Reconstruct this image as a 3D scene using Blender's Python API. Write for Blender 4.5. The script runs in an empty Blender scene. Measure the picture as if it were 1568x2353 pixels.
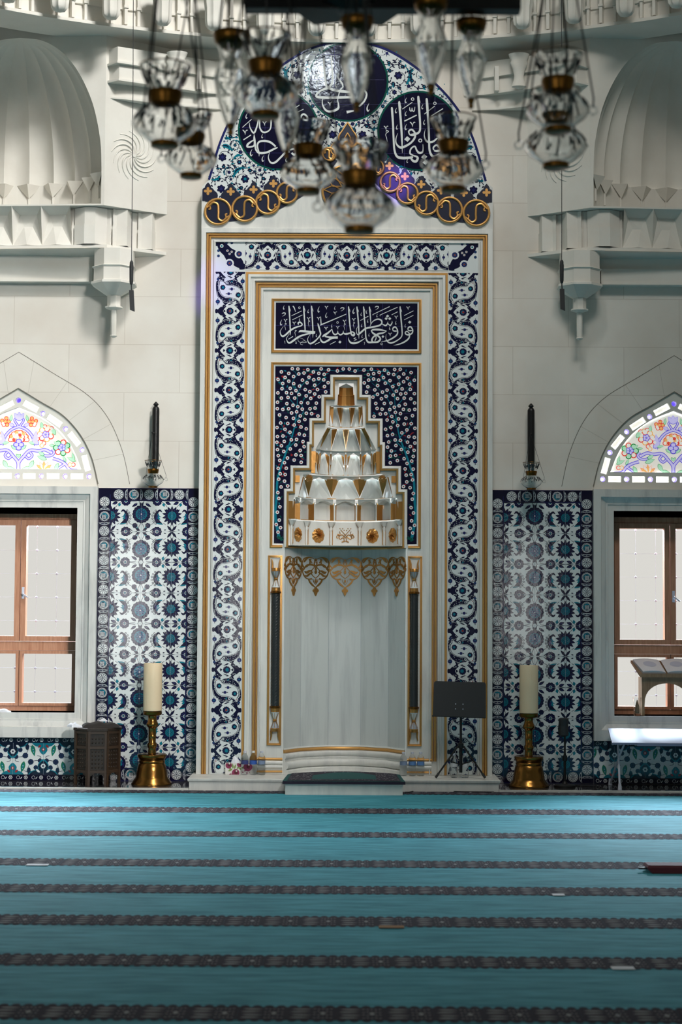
import bpy, bmesh, math, random
from mathutils import Vector, Matrix
from mathutils.geometry import tessellate_polygon
random.seed(7)
PI = math.pi
scene = bpy.context.scene
COL = scene.collection

# ------------------------------------------------------------------ camera
F_PX, CX, CY = 4000.0, 784.0, 1176.5          # focal length in pixels of the 1568x2353 frame
ROLL, DIST, EYE = math.radians(0.33), 16.33, 1.645
VPX, VPY = 793.0, 1400.0                      # where the viewing direction along +y meets the frame
def _basis():
    u, v = VPX - CX, VPY - CY
    c, s = math.cos(ROLL), math.sin(ROLL)
    u1, v1 = u*c + v*s, -u*s + v*c
    p = math.atan2(v1, F_PX); yaw = math.atan2(u1, math.hypot(F_PX, v1))
    fw = Vector((-math.sin(yaw)*math.cos(p), math.cos(yaw)*math.cos(p), math.sin(p)))
    r = Vector((math.cos(yaw), math.sin(yaw), 0.0))
    return fw, r, r.cross(fw)
FW, RT, UP = _basis()
def ray(px, py):
    u, v = px - CX, py - CY
    c, s = math.cos(ROLL), math.sin(ROLL)
    return FW*F_PX + RT*(u*c + v*s) - UP*(-u*s + v*c)
def at(px, py, y=0.0):
    """world point in the vertical plane y seen at a pixel of the photograph"""
    d = ray(px, py); t = (y + DIST)/d.y
    return Vector((d.x*t, y, EYE + d.z*t))
def on_floor(px, py, z=0.0):
    d = ray(px, py); t = (z - EYE)/d.z
    return Vector((d.x*t, -DIST + d.y*t, z))
def Z(py, y=0.0): return at(794.5, py, y).z
def X(px, py, y=0.0): return at(px, py, y).x

cam_d = bpy.data.cameras.new('camera'); cam = bpy.data.objects.new('camera', cam_d); COL.objects.link(cam)
c_, s_ = math.cos(ROLL), math.sin(ROLL)
ax, ay = RT*c_ + UP*s_, -RT*s_ + UP*c_
m3 = Matrix((ax, ay, -FW)).transposed()
cam.matrix_world = Matrix.Translation((0, -DIST, EYE)) @ m3.to_4x4()
cam_d.sensor_fit = 'VERTICAL'; cam_d.sensor_height = 36.0; cam_d.lens = F_PX/2353*36.0
cam_d.clip_start = 0.05; cam_d.clip_end = 200
cam_d.dof.use_dof = True; cam_d.dof.focus_distance = DIST; cam_d.dof.aperture_fstop = 3.0
scene.camera = cam

# ------------------------------------------------------------------ world, light, exposure
vs = scene.view_settings
vs.view_transform = 'Standard'; vs.look = 'None'; vs.gamma = 1.0; vs.use_curve_mapping = False
vs.exposure = 0.0
w = bpy.data.worlds.new('overcast_daylight'); scene.world = w; w.use_nodes = True
bg = w.node_tree.nodes['Background']
bg.inputs[0].default_value = (0.98, 0.96, 0.90, 1); bg.inputs[1].default_value = 0.72

def area(name, loc, target, sx, sy, power, col=(1, 1, 1), spread=180):
    l = bpy.data.lights.new(name, 'AREA'); l.shape = 'RECTANGLE'; l.size = sx; l.size_y = sy
    l.energy = power; l.color = col; l.spread = math.radians(spread)
    o = bpy.data.objects.new(name, l); COL.objects.link(o); o.location = loc
    o.rotation_euler = (Vector(target) - Vector(loc)).to_track_quat('-Z', 'Y').to_euler()
    return o
def spot(name, loc, target, power, col, deg, blend=0.6, size=0.05):
    l = bpy.data.lights.new(name, 'SPOT'); l.energy = power; l.color = col; l.spot_size = math.radians(deg)
    l.spot_blend = blend; l.shadow_soft_size = size
    o = bpy.data.objects.new(name, l); COL.objects.link(o); o.location = loc
    o.rotation_euler = (Vector(target) - Vector(loc)).to_track_quat('-Z', 'Y').to_euler()
    return o
# high daylight windows of the dome, with two added fill lights
area('daylight_drum_window', (0.5, -5.2, 10.6), (-4.1, 0.2, 4.3), 1.2, 0.9, 134, (1.0, 0.985, 0.955), 92)
area('lower_left_fill', (2.6, -12.0, 6.6), (-3.6, 0.2, 1.7), 1.0, 1.6, 56, (1.0, 0.975, 0.94), 37)  # added light that lifts the lower left wall, no window known there
area('wide_fill', (2.2, -7.4, 10.5), (-0.6, -0.3, 3.6), 2.6, 1.2, 98, (1.0, 0.955, 0.89), 120)  # added broad fill from above, not a window of the drum
area('daylight_dome_window', (-0.42, -12.0, 10.5), (-0.2, 0, 6.7), 0.30, 0.24, 2.2, (0.82, 0.92, 1.0), 60)
# windows in the wall behind the camera (they mirror in the glazed tiles)
for i, (wx, wz, sx, sz, pw) in enumerate(((-4.6, 1.75, 0.9, 2.7, 56), (-2.25, 1.9, 0.3, 2.4, 18), (3.8, 1.9, 0.7, 2.5, 20))):
    area('daylight_rear_window_%d' % (i+1), (wx, -20.6, wz), (wx, 0, wz), sx, sz, pw, (1.0, 0.98, 0.96))
# sky light falling in through the two low windows onto the carpet
for i, wx in enumerate((-3.13, 3.13)):
    area('daylight_low_window_%d' % (i+1), (wx, 2.6, 3.26), (wx*0.5, -6.5, 0.0), 4.4, 0.8, 780, (0.74, 0.88, 1.0), 110)
# violet light cast by the stained glass of the drum
spot('violet_glass_beam', (2.4, -9.0, 9.0), tuple(at(905, 425, 0)), 3600, (0.22, 0.08, 1.0), 2.6, 0.9, 0.02)
spot('violet_glass_beam_low', (-1.0, -9.0, 9.0), tuple(at(492, 650, 0)), 1500, (0.28, 0.12, 1.0), 3.2, 0.9, 0.02)
# ------------------------------------------------------------------ materials
MAT = {}
def srgb(r, g, b):
    f = lambda c: (c/255/12.92) if c <= 10.3 else ((c/255+0.055)/1.055)**2.4
    return (f(r), f(g), f(b), 1.0)
def mk(name, col, rough=0.5, metal=0.0, bump=None, mottle=None, **kw):
    """principled material; bump=(scale,strength), mottle=(scale,other colour,stretch,contrast)"""
    m = bpy.data.materials.new(name); m.use_nodes = True
    nt = m.node_tree; b = nt.nodes['Principled BSDF']
    b.inputs['Base Color'].default_value = col; b.inputs['Roughness'].default_value = rough
    b.inputs['Metallic'].default_value = metal
    for k, v in kw.items():
        b.inputs[k.replace('_', ' ')].default_value = v
    tc = None
    if bump or mottle:
        tc = nt.nodes.new('ShaderNodeTexCoord')
    if mottle:
        sc, col2, stretch, (lo, hi) = mottle
        mp = nt.nodes.new('ShaderNodeMapping'); mp.inputs['Scale'].default_value = stretch
        nz = nt.nodes.new('ShaderNodeTexNoise'); nz.inputs['Scale'].default_value = sc
        nz.inputs['Detail'].default_value = 6; nz.inputs['Roughness'].default_value = 0.6
        rp = nt.nodes.new('ShaderNodeValToRGB'); rp.color_ramp.elements[0].position = lo; rp.color_ramp.elements[1].position = hi
        rp.color_ramp.elements[0].color = col; rp.color_ramp.elements[1].color = col2
        nt.links.new(tc.outputs['Object'], mp.inputs[0]); nt.links.new(mp.outputs[0], nz.inputs['Vector'])
        nt.links.new(nz.outputs[0], rp.inputs[0]); nt.links.new(rp.outputs[0], b.inputs['Base Color'])
    if bump:
        nz = nt.nodes.new('ShaderNodeTexNoise'); nz.inputs['Scale'].default_value = bump[0]; nz.inputs['Detail'].default_value = 3
        bp = nt.nodes.new('ShaderNodeBump'); bp.inputs['Strength'].default_value = bump[1]; bp.inputs['Distance'].default_value = 0.01
        nt.links.new(tc.outputs['Object'], nz.inputs['Vector']); nt.links.new(nz.outputs[0], bp.inputs['Height'])
        nt.links.new(bp.outputs[0], b.inputs['Normal'])
    MAT[name] = m
    return m
def emit(name, col, k=1.0):
    m = mk(name, col, 0.3); b = m.node_tree.nodes['Principled BSDF']
    b.inputs['Emission Color'].default_value = col; b.inputs['Emission Strength'].default_value = k
    return m
TB = (22, 0.055)
mk('stone', srgb(228, 226, 218), 0.85, mottle=(2.2, srgb(219, 215, 206), (1, 1, 1), (0.35, 0.7)))
mk('marble', srgb(221, 222, 217), 0.38, mottle=(3.0, srgb(190, 193, 192), (3.0, 3.0, 0.5), (0.45, 0.8)))
mk('veined_marble', srgb(217, 216, 211), 0.35, mottle=(2.4, srgb(166, 167, 167), (4.0, 4.0, 0.6), (0.5, 0.8)))
mk('gold', srgb(204, 154, 88), 0.38, 0.55, bump=(25, 0.06))
mk('gilding', srgb(186, 136, 74), 0.32, 0.75, bump=(40, 0.15))
mk('navy', srgb(17, 15, 42), 0.08, bump=TB)
mk('ink', srgb(24, 24, 54), 0.08, bump=TB)
mk('indigo', srgb(38, 42, 96), 0.08, bump=TB)
mk('turquoise', srgb(20, 118, 138), 0.08, bump=TB)
mk('bottle_green', srgb(16, 78, 68), 0.08, bump=TB)
mk('leaf_green', srgb(38, 120, 84), 0.08, bump=TB)
mk('tile_red', srgb(150, 42, 46), 0.08, bump=TB)
mk('tile_white', srgb(220, 226, 226), 0.08, bump=TB)
mk('grout', srgb(150, 160, 170), 0.4)
mk('blue_grout', srgb(44, 40, 110), 0.3)
mk('letter_white', srgb(212, 218, 216), 0.25)
mk('black_metal', srgb(24, 24, 25), 0.42, 0.3)
mk('black_stone', srgb(42, 46, 47), 0.3)
mk('black_plastic', srgb(38, 40, 42), 0.6)
mk('brass', srgb(146, 104, 52), 0.24, 1.0, bump=(18, 0.05))
mk('bronze', srgb(120, 82, 34), 0.3, 1.0)
mk('wax', srgb(226, 205, 170), 0.55, bump=(30, 0.1))
mk('wood', srgb(204, 150, 120), 0.5, mottle=(6, srgb(176, 118, 88), (9, 9, 0.7), (0.35, 0.7)))
mk('pale_wood', srgb(160, 134, 104), 0.5, mottle=(6, srgb(134, 108, 82), (9, 9, 0.7), (0.35, 0.7)))
mk('dark_wood', srgb(50, 38, 28), 0.42, mottle=(8, srgb(30, 22, 17), (9, 9, 0.8), (0.35, 0.7)))
mk('dark_wood_edge', srgb(60, 44, 32), 0.42)
mk('black_cloth', srgb(40, 36, 34), 0.9)
mk('white_cloth', srgb(220, 222, 228), 0.9)
mk('white_plastic', srgb(204, 208, 222), 0.45)
mk('table_white', srgb(128, 134, 162), 0.45)
mk('paper', srgb(232, 234, 242), 0.8)
mk('print_grey', srgb(196, 202, 222), 0.8)
mk('maroon', srgb(86, 26, 40), 0.75)
mk('tan_card', srgb(150, 110, 70), 0.7)
mk('polished_slab', srgb(52, 52, 54), 0.06)
mk('carpet', srgb(28, 132, 150), 0.8, bump=(220, 0.3), mottle=(3.2, srgb(82, 178, 196), (0.9, 5.0, 1), (0.38, 0.68)), Sheen_Weight=0.14, Sheen_Roughness=0.4, Sheen_Tint=(0.35, 0.8, 1.0, 1))
mk('carpet_dark', srgb(38, 33, 50), 0.95)
mk('carpet_pale', srgb(160, 160, 164), 0.95)
mk('rug_green', srgb(24, 82, 82), 0.95)
mk('bottle_blue', srgb(50, 90, 170), 0.4)
mk('box_white', srgb(224, 224, 220), 0.6)
mk('box_green', srgb(126, 150, 84), 0.6)
mk('box_plum', srgb(136, 44, 84), 0.6)
mk('glass', (0.97, 0.98, 0.98, 1), 0.02, Transmission_Weight=1.0, IOR=1.42)
mk('clear_plastic', (0.94, 0.96, 0.97, 1), 0.04, Transmission_Weight=1.0, IOR=1.15)
mk('glass_ink', srgb(26, 26, 32), 0.3)
mk('iron_grille', srgb(150, 156, 178), 0.6)
emit('glass_blue', srgb(96, 74, 220), 0.35)  # coloured glass given its own glow in place of daylight behind it
emit('glass_lilac', srgb(196, 190, 236), 0.55)
emit('glass_white', srgb(222, 218, 208), 0.62)
emit('glass_red', srgb(232, 76, 66), 0.45)
emit('glass_orange', srgb(240, 180, 110), 0.5)
emit('glass_green', srgb(40, 150, 82), 0.35)
emit('glass_pale_green', srgb(176, 224, 190), 0.5)

# ------------------------------------------------------------------ objects
POS = {}
def _link(o): COL.objects.link(o); return o
def thing(name, label, cat, loc=(0, 0, 0), group=None, kind=None, rz=0.0):
    o = _link(bpy.data.objects.new(name, None)); o.location = loc; o.rotation_euler = (0, 0, rz)
    o.empty_display_size = 0.05
    tag(o, label, cat, group, kind); POS[o.name] = Vector(loc)
    return o
def tag(o, label=None, cat=None, group=None, kind=None):
    if label: o['label'] = label
    if cat: o['category'] = cat
    if group: o['group'] = group
    if kind: o['kind'] = kind
    return o
class MB:
    """collects geometry of ONE object"""
    def __init__(s): s.v = []; s.f = []; s.m = []; s.names = []
    def mi(s, mat):
        if mat not in s.names: s.names.append(mat)
        return s.names.index(mat)
    def add(s, verts, faces, mat):
        b = len(s.v); s.v += [tuple(p) for p in verts]; k = s.mi(mat)
        for f in faces: s.f.append(tuple(b+i for i in f)); s.m.append(k)
        return s
    def box(s, x0, x1, y0, y1, z0, z1, mat):
        v = [(x0, y0, z0), (x1, y0, z0), (x1, y1, z0), (x0, y1, z0), (x0, y0, z1), (x1, y0, z1), (x1, y1, z1), (x0, y1, z1)]
        return s.add(v, [(0, 3, 2, 1), (4, 5, 6, 7), (0, 1, 5, 4), (1, 2, 6, 5), (2, 3, 7, 6), (3, 0, 4, 7)], mat)
    def obox(s, c, dx, dy, dz, rot, mat):
        """box with half sizes about c, turned by the matrix rot"""
        v = [Vector(c) + rot @ Vector((a*dx, b*dy, d*dz)) for d in (-1, 1) for b in (-1, 1) for a in (-1, 1)]
        return s.add(v, [(0, 2, 3, 1), (4, 5, 7, 6), (0, 1, 5, 4), (1, 3, 7, 5), (3, 2, 6, 7), (2, 0, 4, 6)], mat)
    def plate(s, outer, holes, y0, y1, mat, side=None):
        """slab with polygon outline (x,z) and holes, front face at y0, back at y1"""
        loops = [outer] + list(holes)
        flat = [p for l in loops for p in l]; n = len(flat)
        tris = tessellate_polygon([[Vector((p[0], p[1], 0)) for p in l] for l in loops])
        v = [(p[0], y0, p[1]) for p in flat] + [(p[0], y1, p[1]) for p in flat]
        s.add(v, [tuple(t) for t in tris] + [tuple(n+i for i in reversed(t)) for t in tris], mat)
        k = 0; fs = []
        for l in loops:
            m = len(l)
            for i in range(m):
                j = (i+1) % m; fs.append((k+i, k+j, n+k+j, n+k+i))
            k += m
        return s.add(v, fs, side or mat)
    def lathe(s, c, prof, mat, n=24, cap=True, sx=1.0, sy=1.0, a0=0.0, flute=None):
        """prof: (radius, z) from bottom to top around the vertical through c"""
        v = []; m = len(prof)
        for r, z in prof:
            for i in range(n):
                a = a0 + 2*PI*i/n; k = 1.0
                if flute: k = 1 - flute[1]*abs(math.sin(flute[0]*a/2))
                v.append((c[0]+r*k*math.cos(a)*sx, c[1]+r*k*math.sin(a)*sy, c[2]+z))
        f = [(j*n+i, j*n+(i+1) % n, (j+1)*n+(i+1) % n, (j+1)*n+i) for j in range(m-1) for i in range(n)]
        if cap: f += [tuple(range(n-1, -1, -1)), tuple((m-1)*n+i for i in range(n))]
        return s.add(v, f, mat)
    def tube(s, pts, r, mat, n=8, closed=False, cap=True):
        pts = [Vector(p) for p in pts]; m = len(pts); v = []
        rad = r if isinstance(r, (list, tuple)) else [r]*m
        ref = None
        for i, p in enumerate(pts):
            if closed: t = pts[(i+1) % m] - pts[i-1]
            else: t = pts[min(i+1, m-1)] - pts[max(i-1, 0)]
            t.normalize()
            if ref is None:
                ref = Vector((0, 0, 1)) if abs(t.z) < 0.9 else Vector((1, 0, 0))
            a = (ref - t*ref.dot(t)); a.normalize(); b = t.cross(a); ref = a
            for k in range(n):
                g = 2*PI*k/n; v.append(p + (a*math.cos(g) + b*math.sin(g))*rad[i])
        f = []
        for i in range(m if closed else m-1):
            j = (i+1) % m
            for k in range(n): f.append((i*n+k, i*n+(k+1) % n, j*n+(k+1) % n, j*n+k))
        if cap and not closed: f += [tuple(range(n-1, -1, -1)), tuple((m-1)*n+k for k in range(n))]
        return s.add(v, f, mat)
    def grid(s, fn, nu, nv, mat, closed_u=False):
        v = [fn(i/nu, j/nv) for j in range(nv+1) for i in range(nu+1)]
        w_ = nu+1
        return s.add(v, [(j*w_+i, j*w_+i+1, (j+1)*w_+i+1, (j+1)*w_+i) for j in range(nv) for i in range(nu)], mat)
    def sweep(s, prof, path, mat, closed=False):
        """prof: (outward offset, y); path: (x,z) corners walked so that outward lies on the left"""
        n = len(path); m = len(prof); v = []
        for i in range(n):
            p = Vector(path[i]); d = []
            if closed or i > 0: d.append((p - Vector(path[i-1])).normalized())
            if closed or i < n-1: d.append((Vector(path[(i+1) % n]) - p).normalized())
            nr = [Vector((-q.y, q.x)) for q in d]
            if len(nr) == 2:
                mt = (nr[0]+nr[1]); mt = mt/(1+nr[0].dot(nr[1]))
            else: mt = nr[0]
            for o, y in prof: q = p + mt*o; v.append((q.x, y, q.y))
        f = []
        for i in range(n if closed else n-1):
            j = (i+1) % n
            for k in range(m-1): f.append((i*m+k, j*m+k, j*m+k+1, i*m+k+1))
        if not closed: f += [tuple(range(m)), tuple((n-1)*m+k for k in range(m-1, -1, -1))]
        return s.add(v, f, mat)
    def sweep_plan(s, prof, path, mat, closed=False):
        """prof: (offset to the left of the path, z); path: (x,y) in plan"""
        n = len(path); m = len(prof); v = []
        for i in range(n):
            p = Vector(path[i]); d = []
            if closed or i > 0: d.append((p - Vector(path[i-1])).normalized())
            if closed or i < n-1: d.append((Vector(path[(i+1) % n]) - p).normalized())
            nr = [Vector((-q.y, q.x)) for q in d]
            mt = (nr[0]+nr[1])/(1+nr[0].dot(nr[1])) if len(nr) == 2 else nr[0]
            for o, z in prof: q = p + mt*o; v.append((q.x, q.y, z))
        f = [(i*m+k, ((i+1) % n)*m+k, ((i+1) % n)*m+k+1, i*m+k+1) for i in range(n if closed else n-1) for k in range(m-1)]
        if not closed: f += [tuple(range(m)), tuple((n-1)*m+k for k in range(m-1, -1, -1))]
        return s.add(v, f, mat)
    def build(s, name, parent=None, smooth=None, local=False):
        off = Vector((0, 0, 0))
        if parent is not None and not local: off = POS.get(parent.name, off)
        me = bpy.data.meshes.new(name)
        me.from_pydata([(x-off.x, y-off.y, z-off.z) for x, y, z in s.v], [], s.f)
        for n in s.names: me.materials.append(MAT[n])
        me.polygons.foreach_set('material_index', s.m)
        if smooth is not None:
            me.polygons.foreach_set('use_smooth', [True]*len(s.f))
            me.update(); me.set_sharp_from_angle(angle=math.radians(smooth))
        me.update()
        o = _link(bpy.data.objects.new(name, me))
        if parent is not None:
            o.parent = parent; POS[o.name] = off if not local else Vector((0, 0, 0))
        else: POS[o.name] = Vector((0, 0, 0))
        return o
def fix_normals(o):
    bm = bmesh.new(); bm.from_mesh(o.data); bmesh.ops.remove_doubles(bm, verts=bm.verts, dist=1e-5)
    bmesh.ops.recalc_face_normals(bm, faces=bm.faces); bm.to_mesh(o.data); bm.free()
    return o
def copy_tree(o, parent=None):
    c = o.copy(); _link(c)
    if parent is not None: c.parent = parent; c.matrix_parent_inverse = o.matrix_parent_inverse
    for ch in list(o.children): copy_tree(ch, c)
    POS[c.name] = POS.get(o.name, Vector((0, 0, 0)))
    return c

# ------------------------------------------------------------------ flat ornament: painted shapes, one layer over the other
def spline(pts, n=8, closed=False):
    """Catmull-Rom through tuples of any length"""
    out = []; m = len(pts)
    for i in range(m if closed else m-1):
        p = [pts[(i+k) % m] if closed else pts[min(max(i+k, 0), m-1)] for k in (-1, 0, 1, 2)]
        for j in range(n):
            t = j/n
            out.append(tuple(0.5*(2*b + (c-a)*t + (2*a-5*b+4*c-d)*t*t + (3*b-a-3*c+d)*t**3) for a, b, c, d in zip(*p)))
    if not closed: out.append(tuple(pts[-1]))
    return out
def clip_poly(poly, x0, x1, y0, y1):
    for ax_, lim, sg in ((0, x0, 1), (0, x1, -1), (1, y0, 1), (1, y1, -1)):
        if all(sg*(p[ax_]-lim) >= 0 for p in poly): continue
        out = []
        for i in range(len(poly)):
            a, b = poly[i-1], poly[i]
            ia, ib = sg*(a[ax_]-lim) >= 0, sg*(b[ax_]-lim) >= 0
            if ia != ib:
                t = (lim-a[ax_])/(b[ax_]-a[ax_]); out.append((a[0]+(b[0]-a[0])*t, a[1]+(b[1]-a[1])*t))
            if ib: out.append(b)
        poly = out
        if len(poly) < 3: return []
    return poly
class Pat:
    def __init__(s): s.p = []
    def poly(s, pts, lay, mat): s.p.append(([(p[0], p[1]) for p in pts], lay, mat)); return s
    def disk(s, x, y, r, lay, mat, n=14, ry=None):
        ry = ry or r
        return s.poly([(x+r*math.cos(2*PI*i/n), y+ry*math.sin(2*PI*i/n)) for i in range(n)], lay, mat)
    def rect(s, x0, x1, y0, y1, lay, mat): return s.poly([(x0, y0), (x1, y0), (x1, y1), (x0, y1)], lay, mat)
    def star(s, x, y, r, k, lay, mat, inner=0.75, a0=0.0, sub=3):
        """scalloped or pointed rosette outline"""
        n = k*2*sub; q = []
        for i in range(n):
            a = 2*PI*i/n; rr = r*(inner + (1-inner)*abs(math.cos(k*a/2)))
            q.append((x+rr*math.cos(a+a0), y+rr*math.sin(a+a0)))
        return s.poly(q, lay, mat)
    def petals(s, x, y, r, k, lay, mat, wd=0.3, r0=0.0, a0=0.0):
        for i in range(k): s.leaf(x+r0*math.cos(a0+2*PI*i/k), y+r0*math.sin(a0+2*PI*i/k), a0+2*PI*i/k, r-r0, (r-r0)*wd, lay, mat)
        return s
    def leaf(s, x, y, a, L, W, lay, mat, bend=0.0):
        q = []; c, sn = math.cos(a), math.sin(a)
        for sg in (1, -1):
            for i in range(6):
                t = i/6 if sg == 1 else 1-i/6
                u = L*t; v = sg*W*math.sin(PI*t**0.8)*0.9 + bend*L*math.sin(PI*t)
                q.append((x+u*c-v*sn, y+u*sn+v*c))
        return s.poly(q, lay, mat)
    def stroke(s, pts, lay, mat, wd=None, n=6, closed=False, curved=True):
        """pts (x,y) with constant width wd, or (x,y,w)"""
        q = [(p[0], p[1], wd if wd is not None else p[2]) for p in pts]
        if curved and len(q) > 2: q = spline(q, n, closed)
        m = len(q); L = []; R = []
        for i, p in enumerate(q):
            a, b = (q[i-1], q[(i+1) % m]) if closed else (q[max(i-1, 0)], q[min(i+1, m-1)])
            dx, dy = b[0]-a[0], b[1]-a[1]; h = math.hypot(dx, dy) or 1
            w_ = max(p[2], 1e-5)/2
            L.append((p[0]-dy/h*w_, p[1]+dx/h*w_)); R.append((p[0]+dy/h*w_, p[1]-dx/h*w_))
        for i in range(m if closed else m-1):
            j = (i+1) % m; s.poly([L[i], L[j], R[j], R[i]], lay, mat)
        return s
    def ring(s, x, y, r, wd, lay, mat, n=24):
        return s.stroke([(x+r*math.cos(2*PI*i/n), y+r*math.sin(2*PI*i/n)) for i in range(n)], lay, mat, wd, closed=True, curved=False)
    def mark(s): return len(s.p)
    def put(s, other, fn, clip=None):
        """paste another pattern through the point function fn"""
        for q, l, m in other.p:
            q = [fn(*p) for p in q]
            if clip: q = clip_poly(q, *clip)
            if len(q) >= 3: s.p.append((q, l, m))
        return s
    def clip(s, x0, x1, y0, y1):
        s.p = [(q2, l, m) for q, l, m in s.p for q2 in [clip_poly(q, x0, x1, y0, y1)] if len(q2) >= 3]; return s
    def into(s, mb, fn, step=0.0005):
        for k, (q, l, m) in enumerate(s.p):          # every painted shape lies a hair over the last one
            h = l*step + (k % 97)*step*0.0085
            mb.add([fn(p[0], p[1], h) for p in q], [tuple(range(len(q)))], m)
        return mb
def on_wall(y): return lambda u, v, h: (u, y-h, v)
def inside(pt, poly):
    x, y = pt; r = False
    for i in range(len(poly)):
        a, b = poly[i-1], poly[i]
        if (a[1] > y) != (b[1] > y) and x < (b[0]-a[0])*(y-a[1])/(b[1]-a[1])+a[0]: r = not r
    return r
# ------------------------------------------------------------------ the setting: hall shell
YW = 0.18                                       # face of the main wall; the prayer niche stands at y = 0
WX = 3.13                                       # axis of each window
def stone_wall_material():
    m = mk('ashlar', srgb(226, 221, 210), 0.85)
    nt = m.node_tree; b = nt.nodes['Principled BSDF']
    tc = nt.nodes.new('ShaderNodeTexCoord'); sp = nt.nodes.new('ShaderNodeSeparateXYZ'); cb = nt.nodes.new('ShaderNodeCombineXYZ')
    br = nt.nodes.new('ShaderNodeTexBrick'); nz = nt.nodes.new('ShaderNodeTexNoise'); mx = nt.nodes.new('ShaderNodeMix'); mx.data_type = 'RGBA'
    mx.blend_type = 'MULTIPLY'; mx.inputs[0].default_value = 0.55
    nt.links.new(tc.outputs['Object'], sp.inputs[0]); nt.links.new(sp.outputs[0], cb.inputs[0]); nt.links.new(sp.outputs[2], cb.inputs[1])
    nt.links.new(cb.outputs[0], br.inputs['Vector'])
    br.inputs['Scale'].default_value = 1.0; br.inputs['Brick Width'].default_value = 1.06; br.inputs['Row Height'].default_value = 0.462
    br.inputs['Mortar Size'].default_value = 0.003; br.inputs['Mortar Smooth'].default_value = 0.2; br.inputs['Bias'].default_value = -0.3
    br.inputs['Color1'].default_value = srgb(229, 226, 218); br.inputs['Color2'].default_value = srgb(224, 220, 212); br.inputs['Mortar'].default_value = srgb(206, 200, 190)
    nz.inputs['Scale'].default_value = 1.7; nz.inputs['Detail'].default_value = 5
    rp = nt.nodes.new('ShaderNodeValToRGB'); rp.color_ramp.elements[0].position = 0.3; rp.color_ramp.elements[1].position = 0.75
    rp.color_ramp.elements[0].color = (1, 1, 1, 1); rp.color_ramp.elements[1].color = srgb(224, 214, 205)
    nt.links.new(tc.outputs['Object'], nz.inputs['Vector']); nt.links.new(nz.outputs[0], rp.inputs[0])
    nt.links.new(br.outputs[0], mx.inputs[6]); nt.links.new(rp.outputs[0], mx.inputs[7]); nt.links.new(mx.outputs[2], b.inputs['Base Color'])
stone_wall_material()

def arch_pts(half, ztop, zs, n=10):
    """pointed arch through half=[(dx,z)...] from apex to springing, closed at zs; centred on 0"""
    r = spline([(half[0][0], half[0][1])] + half[1:], n)
    right = [(x, z) for x, z in r]
    return [(-x, z) for x, z in reversed(right)] + right[1:] + [(right[-1][0], zs), (-right[-1][0], zs)]
zy = lambda py: at(160, py, YW).z + 0.001        # heights read at the left window
IN_H = [(0, zy(893)), (0.215, zy(924)), (0.43, zy(955)), (0.60, zy(1000)), (0.71, zy(1052)), (0.775, zy(1112))]
OUT_H = [(0, zy(810)), (0.33, zy(858)), (0.66, zy(907)), (0.86, zy(960)), (1.0, zy(1035)), (1.075, zy(1112))]
ARCH_IN = arch_pts(IN_H, 0, zy(1119)); ARCH_OUT = arch_pts(OUT_H, 0, zy(1119))
OPX, OPZ0, OPZ1 = 0.583, 0.655, 2.592            # half width and heights of the low window openings
FRX, FRZ0, FRZ1 = 0.783, 0.425, 2.775            # outer edge of their marble frames
SHELL_C = 3.13; SH_Z0 = Z(404)
holes = []
for s in (-1, 1):
    holes.append([(s*WX+x, z) for x, z in ARCH_IN])
    holes.append([(s*WX-OPX, OPZ0), (s*WX+OPX, OPZ0), (s*WX+OPX, OPZ1), (s*WX-OPX, OPZ1)])
    holes.append([(s*3.13-1.0, 5.4), (s*3.13+1.0, 5.4), (s*3.13+1.0, 7.25), (s*3.13-1.0, 7.25)])
holes.append([(-0.66, -0.05), (0.66, -0.05), (0.66, 4.05), (-0.66, 4.05)])
mb = MB().plate([(-7.5, -0.12), (7.5, -0.12), (7.5, 11.0), (-7.5, 11.0)], holes, YW, 0.62, 'ashlar')
lp = Pat()
for s in (-1, 1):
    lp.stroke([(s*WX+x, z) for x, z in ARCH_OUT[:-2]], 1, 'grey_joint', 0.006, curved=False)
    lp.stroke([(s*WX+x, z) for x, z in ARCH_IN[:-2]], 1, 'grey_joint', 0.009, curved=False)
    for k in range(1, 6):                          # joints between the arch stones
        for sg in (-1, 1):
            i = len(spline(OUT_H, 10))-1-k*9
            if i < 2: continue
            a, b = spline(OUT_H, 10)[i], spline(IN_H, 10)[i]
            lp.stroke([(s*WX+sg*a[0], a[1]), (s*WX+sg*b[0], b[1])], 1, 'pale_joint', 0.0035, curved=False)
mk('grey_joint', srgb(120, 116, 106), 0.9); mk('pale_joint', srgb(190, 184, 172), 0.9)
lp.into(mb, on_wall(YW))
tag(mb.build('wall_front'), kind='structure')
tag(MB().box(-7.7, -7.5, -21, 0.62, -0.12, 11, 'stone').build('wall_left'), kind='structure')
tag(MB().box(7.5, 7.7, -21, 0.62, -0.12, 11, 'stone').build('wall_right'), kind='structure')
tag(MB().box(-7.7, 7.7, -21.2, -21.0, -0.12, 11, 'stone').build('wall_rear'), kind='structure')
tag(MB().box(-7.7, 7.7, -21.2, 0.62, 11.0, 11.2, 'stone').build('ceiling'), kind='structure')

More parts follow.
